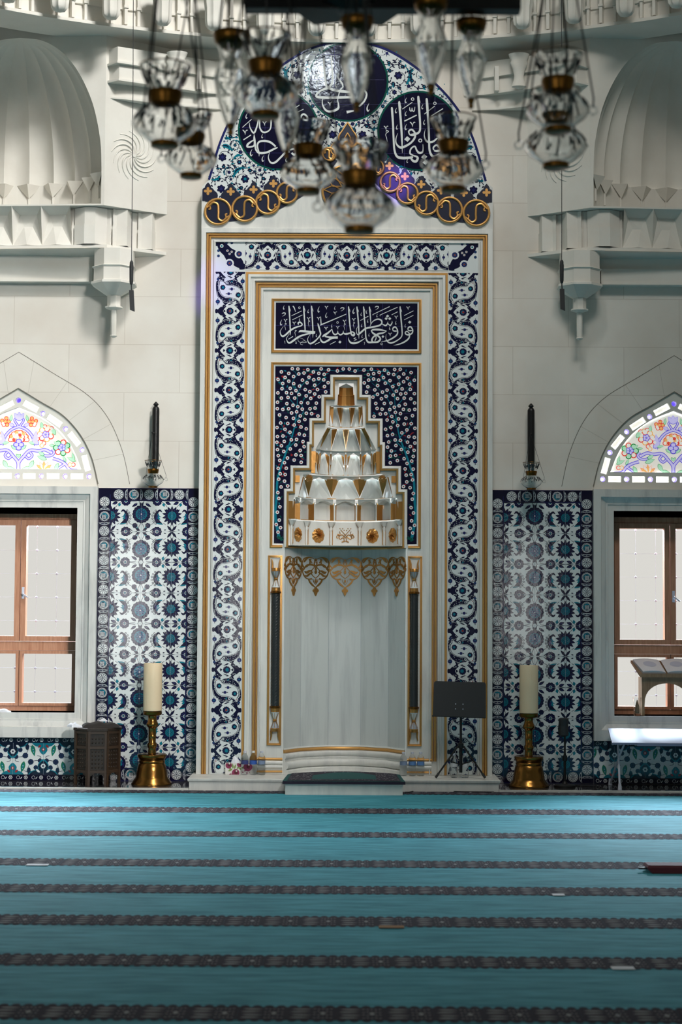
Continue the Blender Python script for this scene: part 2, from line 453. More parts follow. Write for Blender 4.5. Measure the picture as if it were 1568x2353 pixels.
# ------------------------------------------------------------------ floor: carpet with woven prayer rows
mb = MB().box(-7.5, 7.5, -21.0, 0.62, -0.12, 0.0, 'carpet')
bp = Pat()
BANDS = [(1813.5, 1823), (1857.5, 1870), (1912, 1925), (1977, 1994), (2036, 2056), (2106, 2131), (2196, 2225), (2312, 2350)]
def band_cell(w):
    c = Pat(); P_ = 0.2
    c.rect(0, P_, 0.03, w-0.03, 1, 'carpet_dark')
    for k in range(4):
        c.disk(P_*(k+0.5)/4, w-0.03, 0.02, 1, 'carpet_dark', 8, ry=0.035); c.disk(P_*(k+0.5)/4, 0.03, 0.018, 1, 'carpet_dark', 8, ry=0.026)
    for r in range(4):                             # leaf block: long pale dashes
        yy = 0.07 + (w-0.14)*r/3
        c.leaf(0.012+0.006*(r % 2), yy, 0.06*(-1)**r, 0.085, 0.012, 2, 'carpet_pale')
        for q in range(5):                         # rosette block: small flecks
            c.leaf(0.108+0.017*q, yy+0.012*((q+r) % 2)-0.006, 0.5*(-1)**(q+r), 0.013, 0.006, 2, 'carpet_pale')
    c.disk(0.148, w/2, 0.012, 2, 'carpet_pale', 8, ry=0.02)
    return c
for t, b_ in BANDS:
    y1, y0 = on_floor(784, t).y, on_floor(784, b_).y
    if t < 1820: y1, y0 = -0.30, -0.72
    cell = band_cell(y1-y0); half = 5.4
    for i in range(int(2*half/0.2)):
        bp.put(cell, lambda u, v, i=i, y0=y0: (-half+0.2*i+u+0.03*math.sin(y0*9), y0+v))
bp.into(mb, lambda u, v, h: (u, v, h), 0.0012)
tag(mb.build('floor'), kind='structure')
# polished ledge along the wall, with a pale stone edge
for i, s in enumerate((-1, 1)):
    a, b_ = sorted((s*1.405, s*7.5))
    mb = MB().box(a, b_, -0.44, YW, 0.0, 0.018, 'polished_slab')
    mb.box(a, b_, -0.475, -0.44, 0.0, 0.020, 'marble')
    tag(mb.build('baseboard_' + ('left', 'right')[i]), kind='structure')

# ------------------------------------------------------------------ low windows
def frame_boxes(mb, xc, hx, z0, z1, wd, y0, y1, mat):
    mb.box(xc-hx, xc-hx+wd, y0, y1, z0, z1, mat); mb.box(xc+hx-wd, xc+hx, y0, y1, z0, z1, mat)
    mb.box(xc-hx+wd, xc+hx-wd, y0, y1, z1-wd, z1, mat); mb.box(xc-hx+wd, xc+hx-wd, y0, y1, z0, z0+wd, mat)
for i, s in enumerate((-1, 1)):
    xc = s*WX
    win = thing('window_%d' % (i+1), None, None, (xc, 0.4, OPZ0), kind='structure')
    mb = MB()                                     # moulded marble surround
    prof = [(0.0, 0.62), (0.0, YW+0.005), (0.0, YW-0.012), (0.055, YW-0.012), (0.06, YW-0.022), (0.075, YW-0.022), (0.085, YW-0.032), (0.125, YW-0.05), (0.13, YW-0.075), (0.2, YW-0.08), (0.2, YW+0.01)]
    path = [(xc-OPX, OPZ0), (xc-OPX, OPZ1), (xc+OPX, OPZ1), (xc+OPX, OPZ0)]
    mb.sweep(prof, path, 'veined_marble', closed=True)
    mb.box(xc-FRX, xc+FRX, YW-0.08, YW, FRZ0, FRZ0+0.05, 'veined_marble')
    fix_normals(mb.build('marble_surround', win, 30))
    yb = 0.50
    mb = MB(); frame_boxes(mb, xc, OPX, OPZ0, OPZ1, 0.045, yb-0.05, yb+0.06, 'wood')
    mb.box(xc-OPX, xc+OPX, yb-0.05, yb+0.06, OPZ1-0.10, OPZ1, 'wood')
    zr = Z(1490, 0.5)
    mb.box(xc-OPX+0.045, xc+OPX-0.045, yb-0.05, yb+0.06, zr-0.035, zr+0.05, 'wood')
    mb.build('window_frame', win)
    for k, (za, zb, rail) in enumerate(((zr+0.05, OPZ1-0.10, 0.05), (OPZ0+0.045, zr-0.035, 0.028))):
        for sx in (-1, 1):
            xa, xb = sorted((xc+sx*0.004, xc+sx*(OPX-0.047)))
            m2 = MB(); frame_boxes(m2, (xa+xb)/2, (xb-xa)/2, za+0.003, zb-0.003, rail, yb-0.062, yb+0.03, 'wood')
            sash = m2.build('sash', win)
            if k == 0 and sx == 1:
                h = MB().tube([(xc+0.03, yb-0.065, 1.78), (xc+0.03, yb-0.10, 1.78), (xc+0.035, yb-0.10, 1.775), (xc+0.085, yb-0.105, 1.74)], 0.008, 'white_plastic')
                h.box(xc+0.018, xc+0.042, yb-0.07, yb-0.06, 1.73, 1.84, 'white_plastic')
                h.build('window_handle', sash, 40)
    mb = MB()                                     # wrought grille outside, knots where the bars cross
    for k in range(6):
        x = xc-OPX+0.1+k*0.197; mb.tube([(x, 0.72, OPZ0-0.05), (x, 0.72, OPZ1+0.05)], 0.0011, 'iron_grille', 5)
    for k in range(9):
        z = OPZ0+0.17+k*0.23; mb.tube([(xc-0.7, 0.72, z), (xc+0.7, 0.72, z)], 0.0011, 'iron_grille', 5)
        for q in range(6):
            mb.lathe((xc-OPX+0.1+q*0.197, 0.72, z-0.012), [(0.002, 0), (0.010, 0.006), (0.012, 0.012), (0.010, 0.018), (0.002, 0.024)], 'iron_grille', 8)
    mb.build('grille', win, 40)

# ------------------------------------------------------------------ stained glass lunettes over them
def glass_pattern():
    c = Pat(); k = 1/5.227/242.3                   # coordinates of the tracing, measured from its axis
    T = lambda x, y: ((1495-x)*k, zy(1080) + (1490-y)*k)
    def leaf(x, y, a, L, W, lay, m_out, m_in, t=0.0035):
        u, v = T(x, y); L *= k; W *= k; a = -math.radians(a) + PI
        c.leaf(u, v, a, L, W, lay, m_out); c.leaf(u+math.cos(a)*t*1.6, v+math.sin(a)*t*1.6, a, L-2.4*t, max(W-t, 0.002), lay+1, m_in)
    def dot(x, y, r, lay, m_out, m_in, q=0.68):
        u, v = T(x, y); c.disk(u, v, r*k, lay, m_out, 12); c.disk(u, v, r*k*q, lay+1, m_in, 12)
    def vine(pts, w, lay, m_out, m_in, t=16):
        q = [T(*p) for p in pts]; c.stroke(q, lay, m_out, w*k, 6); c.stroke(q, lay+1, m_in, (w-t)*k, 6)
    B, L_, R_, O, G, g = 'glass_blue', 'glass_lilac', 'glass_red', 'glass_orange', 'glass_green', 'glass_pale_green'
    vine([(1490, 1500), (1490, 1400), (1440, 1330), (1360, 1250), (1250, 1255), (1180, 1240), (1100, 1275)], 42, 1, B, L_)
    vine([(1250, 1250), (1180, 1310), (1100, 1310), (1065, 1270), (1090, 1230)], 36, 1, B, L_)
    vine([(1360, 1270), (1330, 1310), (1370, 1350), (1410, 1320)], 34, 1, B, L_)
    vine([(1080, 1345), (1000, 1370), (930, 1410), (870, 1480), (780, 1490)], 40, 1, B, L_)
    vine([(930, 1410), (990, 1450), (1040, 1490)], 34, 1, B, L_)
    vine([(1290, 1190), (1330, 1080), (1400, 1000), (1490, 960)], 38, 1, B, L_)
    vine([(1490, 960), (1440, 880), (1490, 850)], 30, 1, B, L_)
    for a in (60, 90, 120): leaf(1490, 890, a, 110, 26, 3, B, L_)
    leaf(1300, 1170, 95, 160, 38, 3, B, L_); leaf(1250, 1180, 40, 120, 34, 3, B, L_); leaf(1440, 960, 150, 80, 26, 3, B, L_)
    for x, y in ((1330, 900), (1290, 890), (1340, 860), (1370, 900), (1310, 940), (1350, 940), (1300, 920)): dot(x, y, 26, 3, R_, O if (x+y) % 3 else 'glass_white')
    for q in range(7):
        a = q*2*PI/7
        dot(1170+70*math.cos(a), 1050+62*math.sin(a), 38, 3, R_ if q % 2 else O, 'glass_white'); dot(970+72*math.cos(a), 1215+66*math.sin(a), 38, 3, R_ if q % 2 else G, 'glass_white' if q % 2 else g)
    for q in range(5):
        a = q*2*PI/5
        dot(1170+26*math.cos(a), 1055+24*math.sin(a), 22, 5, B, L_); dot(970+28*math.cos(a), 1212+26*math.sin(a), 22, 5, B, L_)
    for r, n_, m_ in ((95, 8, O), (62, 6, R_), (30, 4, O)):
        for q in range(n_):
            a = PI*q/(n_-1); dot(1490+r*math.cos(a)*1.0, 1120-r*math.sin(a)*0.95, 30, 3, R_, 'glass_white' if (q % 2) else m_)
    for x, y in ((1490, 1140), (1460, 1180), (1520, 1180), (1490, 1220)): dot(x, y, 32, 5, B, L_)
    for x, y, a, L2, W in ((1290, 1165, 8, 90, 22), (1400, 1190, -30, 110, 26), (1470, 1290, -60, 60, 18), (1150, 1360, 20, 130, 30), (1180, 1310, 30, 90, 26), (1010, 1400, -65, 120, 28), (1310, 1370, -60, 120, 30), (820, 1370, 75, 100, 20), (800, 1380, 25, 120, 24), (1350, 1450, -20, 130, 26), (1390, 900, 80, 90, 20), (1210, 990, 80, 90, 26), (1050, 1060, 60, 110, 30), (890, 1230, 10, 90, 28), (1010, 1190, 40, 80, 24), (1060, 1190, 5, 70, 20), (920, 1390, 65, 90, 20)):
        leaf(x, y, a, L2, W, 3, G, g)
    for q in range(7): leaf(1185, 1490, 10+q*26.6, 115, 24, 3, R_, O if q % 2 else 'glass_white')
    for x, y in ((830, 1420), (870, 1420), (1100, 980), (1140, 970), (1180, 960), (1255, 1070), (1270, 1110), (1190, 1160), (1215, 1190)): dot(x, y, 28, 3, R_ if x % 3 else O, 'glass_white')
    return c
GP = glass_pattern()
inner = [(0, zy(936)), (0.21, zy(957)), (0.40, zy(990)), (0.53, zy(1032)), (0.61, zy(1078))]
SLOT_ARC = [(0, zy(920)), (0.232, zy(950)), (0.452, zy(985)), (0.612, zy(1033)), (0.682, zy(1094))]
for i, s in enumerate((-1, 1)):
    xc = s*WX
    win = thing('window_%d' % (i+3), None, None, (xc, 0.3, zy(1119)), kind='structure')
    hs = [[(xc+x, z) for x, z in arch_pts(inner, 0, zy(1080), 6)[:-2]]]
    def rnd(x, z, r): return [(x+r*math.cos(2*PI*q/14), z+r*math.sin(2*PI*q/14)) for q in range(14)]
    circles = []; slots = []
    arc = [(-x, z) for x, z in reversed(SLOT_ARC[1:])] + SLOT_ARC
    bot = [(-0.682+0.2273*q, zy(1094)) for q in range(7)]
    circles = [(xc+x, z) for x, z in arc] + [(xc+x, z) for x, z in bot[1:-1]]
    for seq in (arc, bot):
        for a, b_ in zip(seq[:-1], seq[1:]):
            A, B_ = Vector((xc+a[0], a[1])), Vector((xc+b_[0], b_[1])); d = (B_-A).normalized(); nrm = Vector((-d.y, d.x))*0.029
            if seq is arc:
                mid = (A+B_)/2; out = Vector((mid.x-xc, mid.y-zy(1094))).normalized()*0.006
                A = A+out; B_ = B_+out
            p, q = A+d*0.052, B_-d*0.052
            slots.append([tuple(p+nrm), tuple(q+nrm), tuple(q-nrm), tuple(p-nrm)])
    hs += [rnd(x, z, 0.026) for x, z in circles] + slots
    MB().plate([(xc+x*0.998, z) for x, z in ARCH_IN], hs, YW+0.012, YW+0.06, 'stone').build('plaster_tracery', win)
    g = MB()
    yg = YW+0.064
    gp = Pat()
    gp.poly([(xc+x, z) for x, z in arch_pts(inner, 0, zy(1080), 6)[:-2]], 0, 'glass_white')
    for sg in (-1, 1): gp.put(GP, lambda u, v, sg=sg: (xc+sg*u, v))
    for q in slots: gp.poly([((x-sum(p[0] for p in q)/4)*1.1+sum(p[0] for p in q)/4, (z-sum(p[1] for p in q)/4)*1.1+sum(p[1] for p in q)/4) for x, z in q], 0, 'glass_white')
    for x, z in circles: gp.disk(x, z, 0.03, 0, 'glass_blue'); gp.disk(x, z, 0.019, 1, 'glass_lilac' if abs(x-xc) > 0.01 or z < zy(1000) else 'glass_blue')
    gp.into(g, on_wall(yg+0.006), 0.0006)
    g.box(xc-0.8, xc+0.8, yg+0.008, yg+0.02, zy(1117), zy(896), 'glass_white') if False else None
    g.build('stained_glass', win)

# ------------------------------------------------------------------ corner blocks with shell niches and stalactite corbels
def shell_block(s, idx):
    root = thing('trim_%d' % idx, None, None, (s*2.6, 0, Z(480)), kind='structure')
    P0, P1, P2 = (1.73, YW), (2.28, -0.20), (4.2, -0.08)
    zt, zb = 7.35, Z(477, -0.15)
    y_at = lambda x: P0[1]+(P1[1]-P0[1])*(x-P0[0])/(P1[0]-P0[0]) if x < P1[0] else P1[1]+(P2[1]-P1[1])*(x-P1[0])/(P2[0]-P1[0])
    half = [(0, Z(93, -0.12)), (0.2, Z(99, -0.12)), (0.36, Z(118, -0.12)), (0.5, Z(150, -0.12)), (0.62, Z(196, -0.12)), (0.72, Z(255, -0.12)), (0.785, Z(330, -0.12)), (0.80, SH_Z0)]
    cx = 3.11
    curve = spline(half, 6)
    loop = [(cx-x, z) for x, z in reversed(curve)] + [(cx+x, z) for x, z in curve[1:]]
    loop += [(cx+0.80, zb+0.015), (cx-0.80, zb+0.015)]
    mb = MB()
    front = [(P1[0], zb), (P2[0], zb), (P2[0], zt), (P1[0], zt)]
    tris = tessellate_polygon([[Vector((x, z, 0)) for x, z in front], [Vector((x, z, 0)) for x, z in loop]])
    flat = front+loop
    mb.add([(s*x, y_at(x), z) for x, z in flat], [tuple(t) for t in tris], 'stone')
    mb.add([(s*P0[0], P0[1], zb), (s*P1[0], P1[1], zb), (s*P1[0], P1[1], zt), (s*P0[0], P0[1], zt)], [(0, 1, 2, 3)], 'stone')
    mb.add([(s*P0[0], P0[1], zb), (s*P1[0], P1[1], zb), (s*P2[0], P2[1], zb), (s*P2[0], YW, zb)], [(0, 1, 2, 3)], 'stone')
    mb.build('block', root)
    # fluted shell
    nf = 10; deep = 0.62
    def shell(u, v):
        th = PI*u; rz = spline(half, 6)
        k = v*(len(rz)-1); i = min(int(k), len(rz)-2); f = k-i
        r = rz[i][0]*(1-f)+rz[i+1][0]*f; z = rz[i][1]*(1-f)+rz[i+1][1]*f
        fl = abs(math.sin(nf*th))            # concave flutes between sharp ribs
        r2 = r*(1+0.09*fl) if 0.02 < u < 0.98 else r
        x = cx + r2*math.cos(th)*(1 if 0.02 < u < 0.98 else 1)
        return (s*x, y_at(cx + r*math.cos(th)) + deep*(r2/0.8)*math.sin(th), z)
    mb = MB().grid(shell, nf*8, 28, 'stone'); mb.build('shell_hood', root, 25)
    # base of the shell: a straight drum with hanging facets under each rib
    mb = MB()
    def drum(u, v):
        th = PI*u; r = 0.80
        return (s*(cx+r*math.cos(th)), y_at(cx+r*math.cos(th))+deep*math.sin(th), SH_Z0-(SH_Z0-zb)*v)
    mb.grid(drum, 24, 1, 'stone')
    for k in range(1, nf):
        th = PI*k/nf; c = Vector((s*(cx+0.80*math.cos(th)), y_at(cx+0.8*math.cos(th))+deep*math.sin(th), SH_Z0))
        inw = Vector((-s*math.cos(th), -math.sin(th)*0.9, 0)).normalized(); tg = Vector((-inw.y, inw.x, 0))
        p = [c+tg*0.12, c-tg*0.12, c+inw*0.10+Vector((0, 0, 0.0)), c+Vector((0, 0, -0.13))+inw*0.02]
        mb.add(p, [(0, 1, 2), (0, 3, 2), (1, 3, 2), (0, 1, 3)], 'stone')
        mb.obox(c+Vector((0, 0, -0.17))+inw*0.008, 0.008, 0.008, 0.06, Matrix.Identity(3), 'stone')
    mb.build('shell_base', root)
    # stalactite corbel: tier of facets, fillet, recessed band, string course
    zt1, zb1 = zb, Z(566, -0.1)
    mb = MB()
    cells = [(1.80, 2.02), (2.02, 2.24), (2.24, 2.60), (2.60, 2.88), (2.88, 3.16), (3.16, 3.44), (3.44, 3.72), (3.72, 4.0)]
    ins = 0.13
    for a, b_ in cells:
        m_ = (a+b_)/2; ya, yb, ym = y_at(a), y_at(b_), y_at(m_)
        if a > 2.5:                              # ridge - hollow - ridge
            v = [(s*a, ya, zt1), (s*b_, yb, zt1), (s*(a+0.06), ya+ins, zt1-0.06), (s*(b_-0.06), yb+ins, zt1-0.06),
                 (s*a, ya+ins*0.75, zb1), (s*b_, yb+ins*0.75, zb1), (s*m_, ym+ins, zt1-0.18), (s*m_, ym+ins*0.45, zb1), (s*(m_-0.04), ym+ins, zt1-0.17), (s*(m_+0.04), ym+ins, zt1-0.17)]
            mb.add(v, [(0, 1, 3, 2), (0, 2, 4), (1, 5, 3), (2, 3, 9, 8), (2, 8, 4), (3, 5, 9), (8, 9, 7), (8, 7, 4), (9, 5, 7)], 'stone')
        else:                                    # stepped upright pieces at the chamfered corner
            g_ = 0.028
            for zz, zz2, off in ((zt1-0.005, zt1-0.17, 0.05), (zt1-0.17, zb1, 0.028)):
                v = [(s*(a+g_), ya+off+0.05, zz), (s*(b_-g_), yb+off+0.05, zz), (s*(m_+0.05), ym+off, zz), (s*(m_-0.05), ym+off, zz)]
                v += [(x, y, zz2) for x, y, z in v]
                mb.add(v, [(0, 3, 7, 4), (3, 2, 6, 7), (2, 1, 5, 6), (4, 7, 6, 5)], 'stone')
                mb.add([(s*a, ya+off+0.07, zz), (s*b_, yb+off+0.07, zz), (s*b_, yb+off+0.07, zz2), (s*a, ya+off+0.07, zz2)], [(0, 1, 2, 3)], 'stone')
                mb.add(v[4:] + [(x, y+0.03, z) for x, y, z in v[4:]], [(0, 3, 2, 1)], 'stone')
    for a, b_ in cells: mb.add([(s*a, y_at(a)+0.137, zt1), (s*b_, y_at(b_)+0.137, zt1), (s*b_, y_at(b_)+0.137, zb1), (s*a, y_at(a)+0.137, zb1)], [(0, 1, 2, 3)], 'stone')
    path = [(P0[0]-0.02, P0[1]), (P1[0]-0.03, P1[1]+0.03), (P2[0], P2[1]+0.05)]
    prof = [(-0.5, zb1), (0.02-ins*0.5, zb1), (-0.012, zb1-0.006), (-0.012, zb1-0.036), (-0.05, zb1-0.045), (-0.5, zb1-0.10)]
    pp = [(s*x, y) for x, y in path]
    if s > 0: mb.sweep_plan([(-o, z) for o, z in prof], pp, 'stone')
    else: mb.sweep_plan(prof, pp, 'stone')
    zc = zb1-0.045
    # soffit and recessed band towards the outer side
    yr = 0.10
    v = [(2.42, y_at(2.42)+0.03), (4.2, y_at(4.2)+0.03), (4.2, yr), (2.42, yr)]
    mb.add([(s*x, y, zc) for x, y in v], [(0, 1, 2, 3)], 'stone')
    z1, z2 = Z(616, 0.1), Z(652, 0.1)
    mb.box(*sorted((s*2.4, s*4.2)), yr, YW, z1, zc, 'stone'); mb.box(*sorted((s*2.42, s*4.2)), yr-0.025, YW, z2+0.02, z1, 'stone'); mb.box(*sorted((s*2.42, s*4.2)), yr-0.035, YW, z2, z2+0.02, 'stone')
    mb.build('corbel', root)
    # faceted pendant under the corner
    mb = MB(); c = (s*2.20, -0.02, 0)
    za, zb2, zcn = zc, Z(660, 0), Z(684, 0)
    R_ = 0.205
    mb.lathe(c, [(R_-0.01, za), (R_-0.01, (za+zb2)/2+0.01), (R_+0.012, (za+zb2)/2), (R_-0.005, (za+zb2)/2-0.012), (R_-0.005, zb2+0.03), (R_+0.018, zb2+0.022), (R_+0.018, zb2), (0.07, zcn)][::-1], 'stone', 8, a0=PI/8)
    zs = Z(712, 0)
    mb.lathe(c, [(0.065, zs), (0.065, zcn+0.01)], 'stone', 8, a0=PI/8); mb.lathe(c, [(0.025, zs-0.02), (0.085, zs), (0.085, zs+0.012)], 'stone', 8, a0=PI/8)
    zr = Z(776, 0)
    mb.lathe(c, [(0.028, zr), (0.028, zs-0.015)], 'stone', 8, a0=PI/8); mb.lathe(c, [(0.012, zr-0.014), (0.036, zr), (0.03, zr+0.01)], 'stone', 8, a0=PI/8)
    mb.build('pendant', root)
    # whirling rosette on the chamfer
    mb = MB(); pc = Vector((s*2.03, 0, Z(362, 0.0))); d = Vector((s*(P1[0]-P0[0]), P1[1]-P0[1], 0)).normalized(); nrm = Vector((d.y*s, -d.x*s, 0)); nrm = nrm if nrm.y < 0 else -nrm
    pc.y = y_at(2.03)
    for k in range(14):                          # fourteen curved blades
        pts = []
        for q in range(11):
            v = q/10; r = 0.022+0.215*v; th = 2*PI*k/14 + s*1.35*v**1.3
            pts.append(pc + d*(r*math.cos(th)) + Vector((0, 0, r*math.sin(th))) + nrm*0.001)
        mb.tube(pts, [0.004+0.007*math.sin(PI*min(1, 0.15+0.85*q/10)) for q in range(11)], 'stone', 6)
    mb.tube([pc+nrm*-0.004, pc+nrm*0.014], [0.026, 0.018], 'stone', 12)
    mb.build('rosette', root, 60)
    # stepped corbel blocks between chamfer and middle wall, under the cornice
    mb = MB()
    for k, (zt_, zb_, a) in enumerate(((Z(131), Z(168), 0.0), (Z(168), Z(206), 0.03), (Z(206), Z(240), 0.16))):
        p = [(1.10+a*0.6, YW), (1.28+a, YW-0.03), (2.16-a*0.4, -0.28+a), (2.28, -0.16), (2.28, YW)]
        n_ = len(p)
        v = [(s*x, y, zt_) for x, y in p] + [(s*x, y, zb_+0.012) for x, y in p]
        mb.add(v, [(i_, (i_+1) % n_, n_+(i_+1) % n_, n_+i_) for i_ in range(n_)] + [tuple(range(n_)), tuple(range(2*n_-1, n_-1, -1))], 'stone')
        p2 = [(x, y-0.022) for x, y in p]
        v = [(s*x, y, zb_+0.016) for x, y in p2] + [(s*x, y, zb_-0.004) for x, y in p2]
        mb.add(v, [(i_, (i_+1) % n_, n_+(i_+1) % n_, n_+i_) for i_ in range(n_)] + [tuple(range(n_)), tuple(range(2*n_-1, n_-1, -1))], 'stone')
    for x, y in ((1.42, 0.05), (1.64, -0.03)):    # slim uprights
        mb.box(*sorted((s*(x-0.02), s*(x+0.02))), y-0.05, y+0.1, Z(206), Z(150), 'stone')
    mb.build('stepped_corbel', root)
    mb = MB()                                     # vase shaped bracket
    mb.lathe((s*1.62, -0.10, 0), [(0.03, Z(208)), (0.07, Z(205)), (0.05, Z(190)), (0.045, Z(180)), (0.06, Z(165)), (0.085, Z(152)), (0.075, Z(146)), (0.09, Z(138)), (0.10, Z(131))], 'stone', 12, sy=0.7)
    mb.build('bracket', root, 40)
shell_block(-1, 1); shell_block(1, 2)

# ------------------------------------------------------------------ ring cornice under the dome with fluted pendants
root = thing('trim_3', None, None, (0, 0, Z(100)), kind='structure')
RC = Vector((0, 0.10-6.1, 0)); RR = 6.1
def arc_path(r, a=36, n=36): return [(RC.x + r*math.sin(math.radians(-a+2*a*i/n)), RC.y + r*math.cos(math.radians(-a+2*a*i/n))) for i in range(n+1)]
zl = Z(100)
mb = MB().sweep_plan([(-0.35, zl), (0.13, zl), (0.13, zl+0.03), (0.06, zl+0.05), (0.03, zl+0.05), (0.03, zl+0.2), (0.05, zl+0.205), (0.05, zl+0.225), (0.03, zl+0.23), (0.02, zl+0.46), (0.34, zl+0.55), (0.34, zl+0.62), (0.40, zl+0.63), (0.40, zl+2.2), (-0.35, zl+2.2)], [(x, y) for x, y in reversed(arc_path(RR))], 'stone')
mb.build('cornice', root, 20)
DA = 0.49/5.85
def radial(r, a): return Vector((RC.x+r*math.sin(a), RC.y+r*math.cos(a), 0))
mb = MB()
for k in range(-9, 9):
    a = (k+0.5+0.5)*DA - 0.018
    rot = Matrix.Rotation(-a, 3, 'Z')
    for da, hw, dp, ht in ((-0.021, 0.013, 0.05, 0.40), (-0.0, 0.014, 0.075, 0.43), (0.021, 0.013, 0.05, 0.40)):
        c = radial(RR-0.03-dp/2, a+da); c.z = zl+0.05+ht/2
        mb.obox(c, hw, dp/2, ht/2, rot, 'stone')
        c.z = zl+0.215; mb.obox(c, hw+0.008, dp/2+0.012, 0.012, rot, 'stone')
    c0, c1 = radial(RR-0.08, a), radial(RR-0.36, a-DA/2); c2 = radial(RR-0.36, a+DA/2); zz = zl+0.55   # pleated soffit
    tip = radial(RR-0.10, a); 
    mb.add([(tip.x, tip.y, zl+0.44), (c1.x, c1.y, zz+0.02), (c2.x, c2.y, zz+0.02)], [(0, 1, 2)], 'stone')
mb.build('pilasters', root)
for k in range(-8, 9):
    a = k*DA - 0.0095 + DA*0.5
    c = radial(RR-0.33, a); zb_ = zl-0.005
    m2 = MB().lathe((c.x, c.y, 0), [(0.02, zb_), (0.055, zb_+0.012), (0.078, zb_+0.04), (0.084, zb_+0.08), (0.086, zb_+0.20), (0.088, zb_+0.205), (0.10, zb_+0.30), (0.115, zb_+0.36), (0.125, zb_+0.37), (0.125, zb_+0.42)], 'stone', 48, flute=(8, 0.16), a0=PI/8)
    m2.build('fluted_pendant', root, 35)
# ------------------------------------------------------------------ the prayer niche: one built-up marble piece
PZ = 0.107                                       # top of its stone platform
AX = 795.5
def hw(px): return px/244.95
mih = thing('prayer_niche', 'tall white marble prayer niche with blue tile border, gilded mouldings and stepped stalactite hood', 'prayer niche', (0, 0, PZ))
ARCH = [(0, Z(91)), (hw(83), Z(111)), (hw(155), Z(152)), (hw(220), Z(207)), (hw(268), Z(268)), (hw(297), Z(330)), (hw(316), Z(395)), (hw(322), Z(415))]
arc = spline(ARCH, 8); MX = 1.382
STEP = [(141.3, 1246), (141.3, 1124.5), (126.7, 1124.5), (126.7, 1071), (89.4, 1071), (89.4, 1016.5), (83.8, 1016.5), (83.8, 962), (56.5, 962), (56.5, 908), (36, 908), (36, 862)]
def steps(d, last=None):
    """stepped outline of the hood, d px inside the edge of the blue tiles; left foot -> top -> right foot"""
    L = [(-hw(a-d), Z(b+d)) for a, b in STEP]
    if last is not None: L[0] = (L[0][0], last)
    return L + [(-x, z) for x, z in reversed(L)]
NX = 0.570; NZ1 = Z(1254)
NICHE = [(-NX, 0.0), (-0.416, 0.27), (-0.155, 0.44), (0.155, 0.44), (0.416, 0.27), (NX, 0.0)]
# marble front with the opening
outer = [(-MX, PZ), (-MX, Z(430))] + [(-x, z) for x, z in reversed(arc)] + [(x, z) for x, z in arc[1:]] + [(MX, Z(430)), (MX, PZ)]
st = steps(9.5, NZ1)
hole = [(-NX, PZ), (-NX, NZ1)] + st + [(NX, NZ1), (NX, PZ)]
hole = [p for i, p in enumerate(hole) if i == 0 or (abs(p[0]-hole[i-1][0])+abs(p[1]-hole[i-1][1])) > 1e-4]
MB().plate([(-MX, PZ+0.0), ] + outer[1:-1] + [(MX, PZ), (NX+0.002, PZ)] + [(NX+0.002, NZ1)] + [(-x, z) for x, z in []] + [(x, z) for x, z in reversed(st)] + [(-NX-0.002, NZ1), (-NX-0.002, PZ)], [], 0.0, YW, 'marble').build('marble_front', mih)

def bead(r, y0=0.0, n=8, lift=1.0):
    """half round moulding of half width r"""
    return [(r*math.cos(PI*i/n), y0-r*math.sin(PI*i/n)*lift) for i in range(n+1)]
def shift(prof, d): return [(o+d, y) for o, y in prof]
def u_path(hx, zt, zb=PZ): return [(-hx, zb), (-hx, zt), (hx, zt), (hx, zb)]
def r_path(hx, zb, zt): return [(-hx, zb), (-hx, zt), (hx, zt), (hx, zb)]
# outer gilded moulding: raised marble margin, double gold bead, groove
mb = MB()
mb.sweep([(0.046, 0), (0.046, -0.028), (0.004, -0.034), (0.0, -0.020)], u_path(1.332, Z(538)), 'marble')
mb.sweep([(0.0, 0.0), (-0.012, -0.018), (-0.022, -0.02), (-0.022, 0.0)], u_path(1.268, Z(553)), 'marble')
fix_normals(mb.build('outer_margin', mih, 30))
mb = MB(); p = u_path(1.308, Z(543.5))
mb.sweep(shift(bead(0.0115, -0.012, lift=1.2), 0.0118), p, 'gold'); mb.sweep(shift(bead(0.0105, -0.008, lift=1.1), -0.0112), p, 'gold')
fix_normals(mb.build('gilded_moulding', mih, 40))
# gold line and stepped marble inside the tile border
ZT2 = Z(629)
mb = MB(); mb.sweep([(0.010, 0), (0.010, -0.012), (-0.010, -0.012), (-0.010, 0.0)], u_path(0.946, ZT2), 'gold'); mb.build('gilded_moulding', mih)
mb = MB(); mb.sweep([(0.0, -0.0), (-0.004, -0.03), (-0.028, -0.034), (-0.032, -0.02), (-0.048, -0.016), (-0.052, -0.030), (-0.066, -0.034), (-0.072, 0.0)], u_path(0.936, Z(631.5)), 'marble')
mb.sweep([(0, 0), (-0.004, -0.014), (-0.014, -0.016), (-0.018, 0)], u_path(0.806, Z(664)), 'marble')
fix_normals(mb.build('stepped_moulding', mih, 30))
mb = MB(); p = [(-0.836, 0.235), (-0.836, Z(656)), (0.836, Z(656)), (0.836, 0.235)]
mb.sweep(shift(bead(0.0125, -0.004, lift=1.4), 0.0125), p, 'gold'); mb.sweep(shift(bead(0.0105, -0.002, lift=1.2), -0.0125), p, 'gold')
fix_normals(mb.build('gilded_moulding', mih, 40))
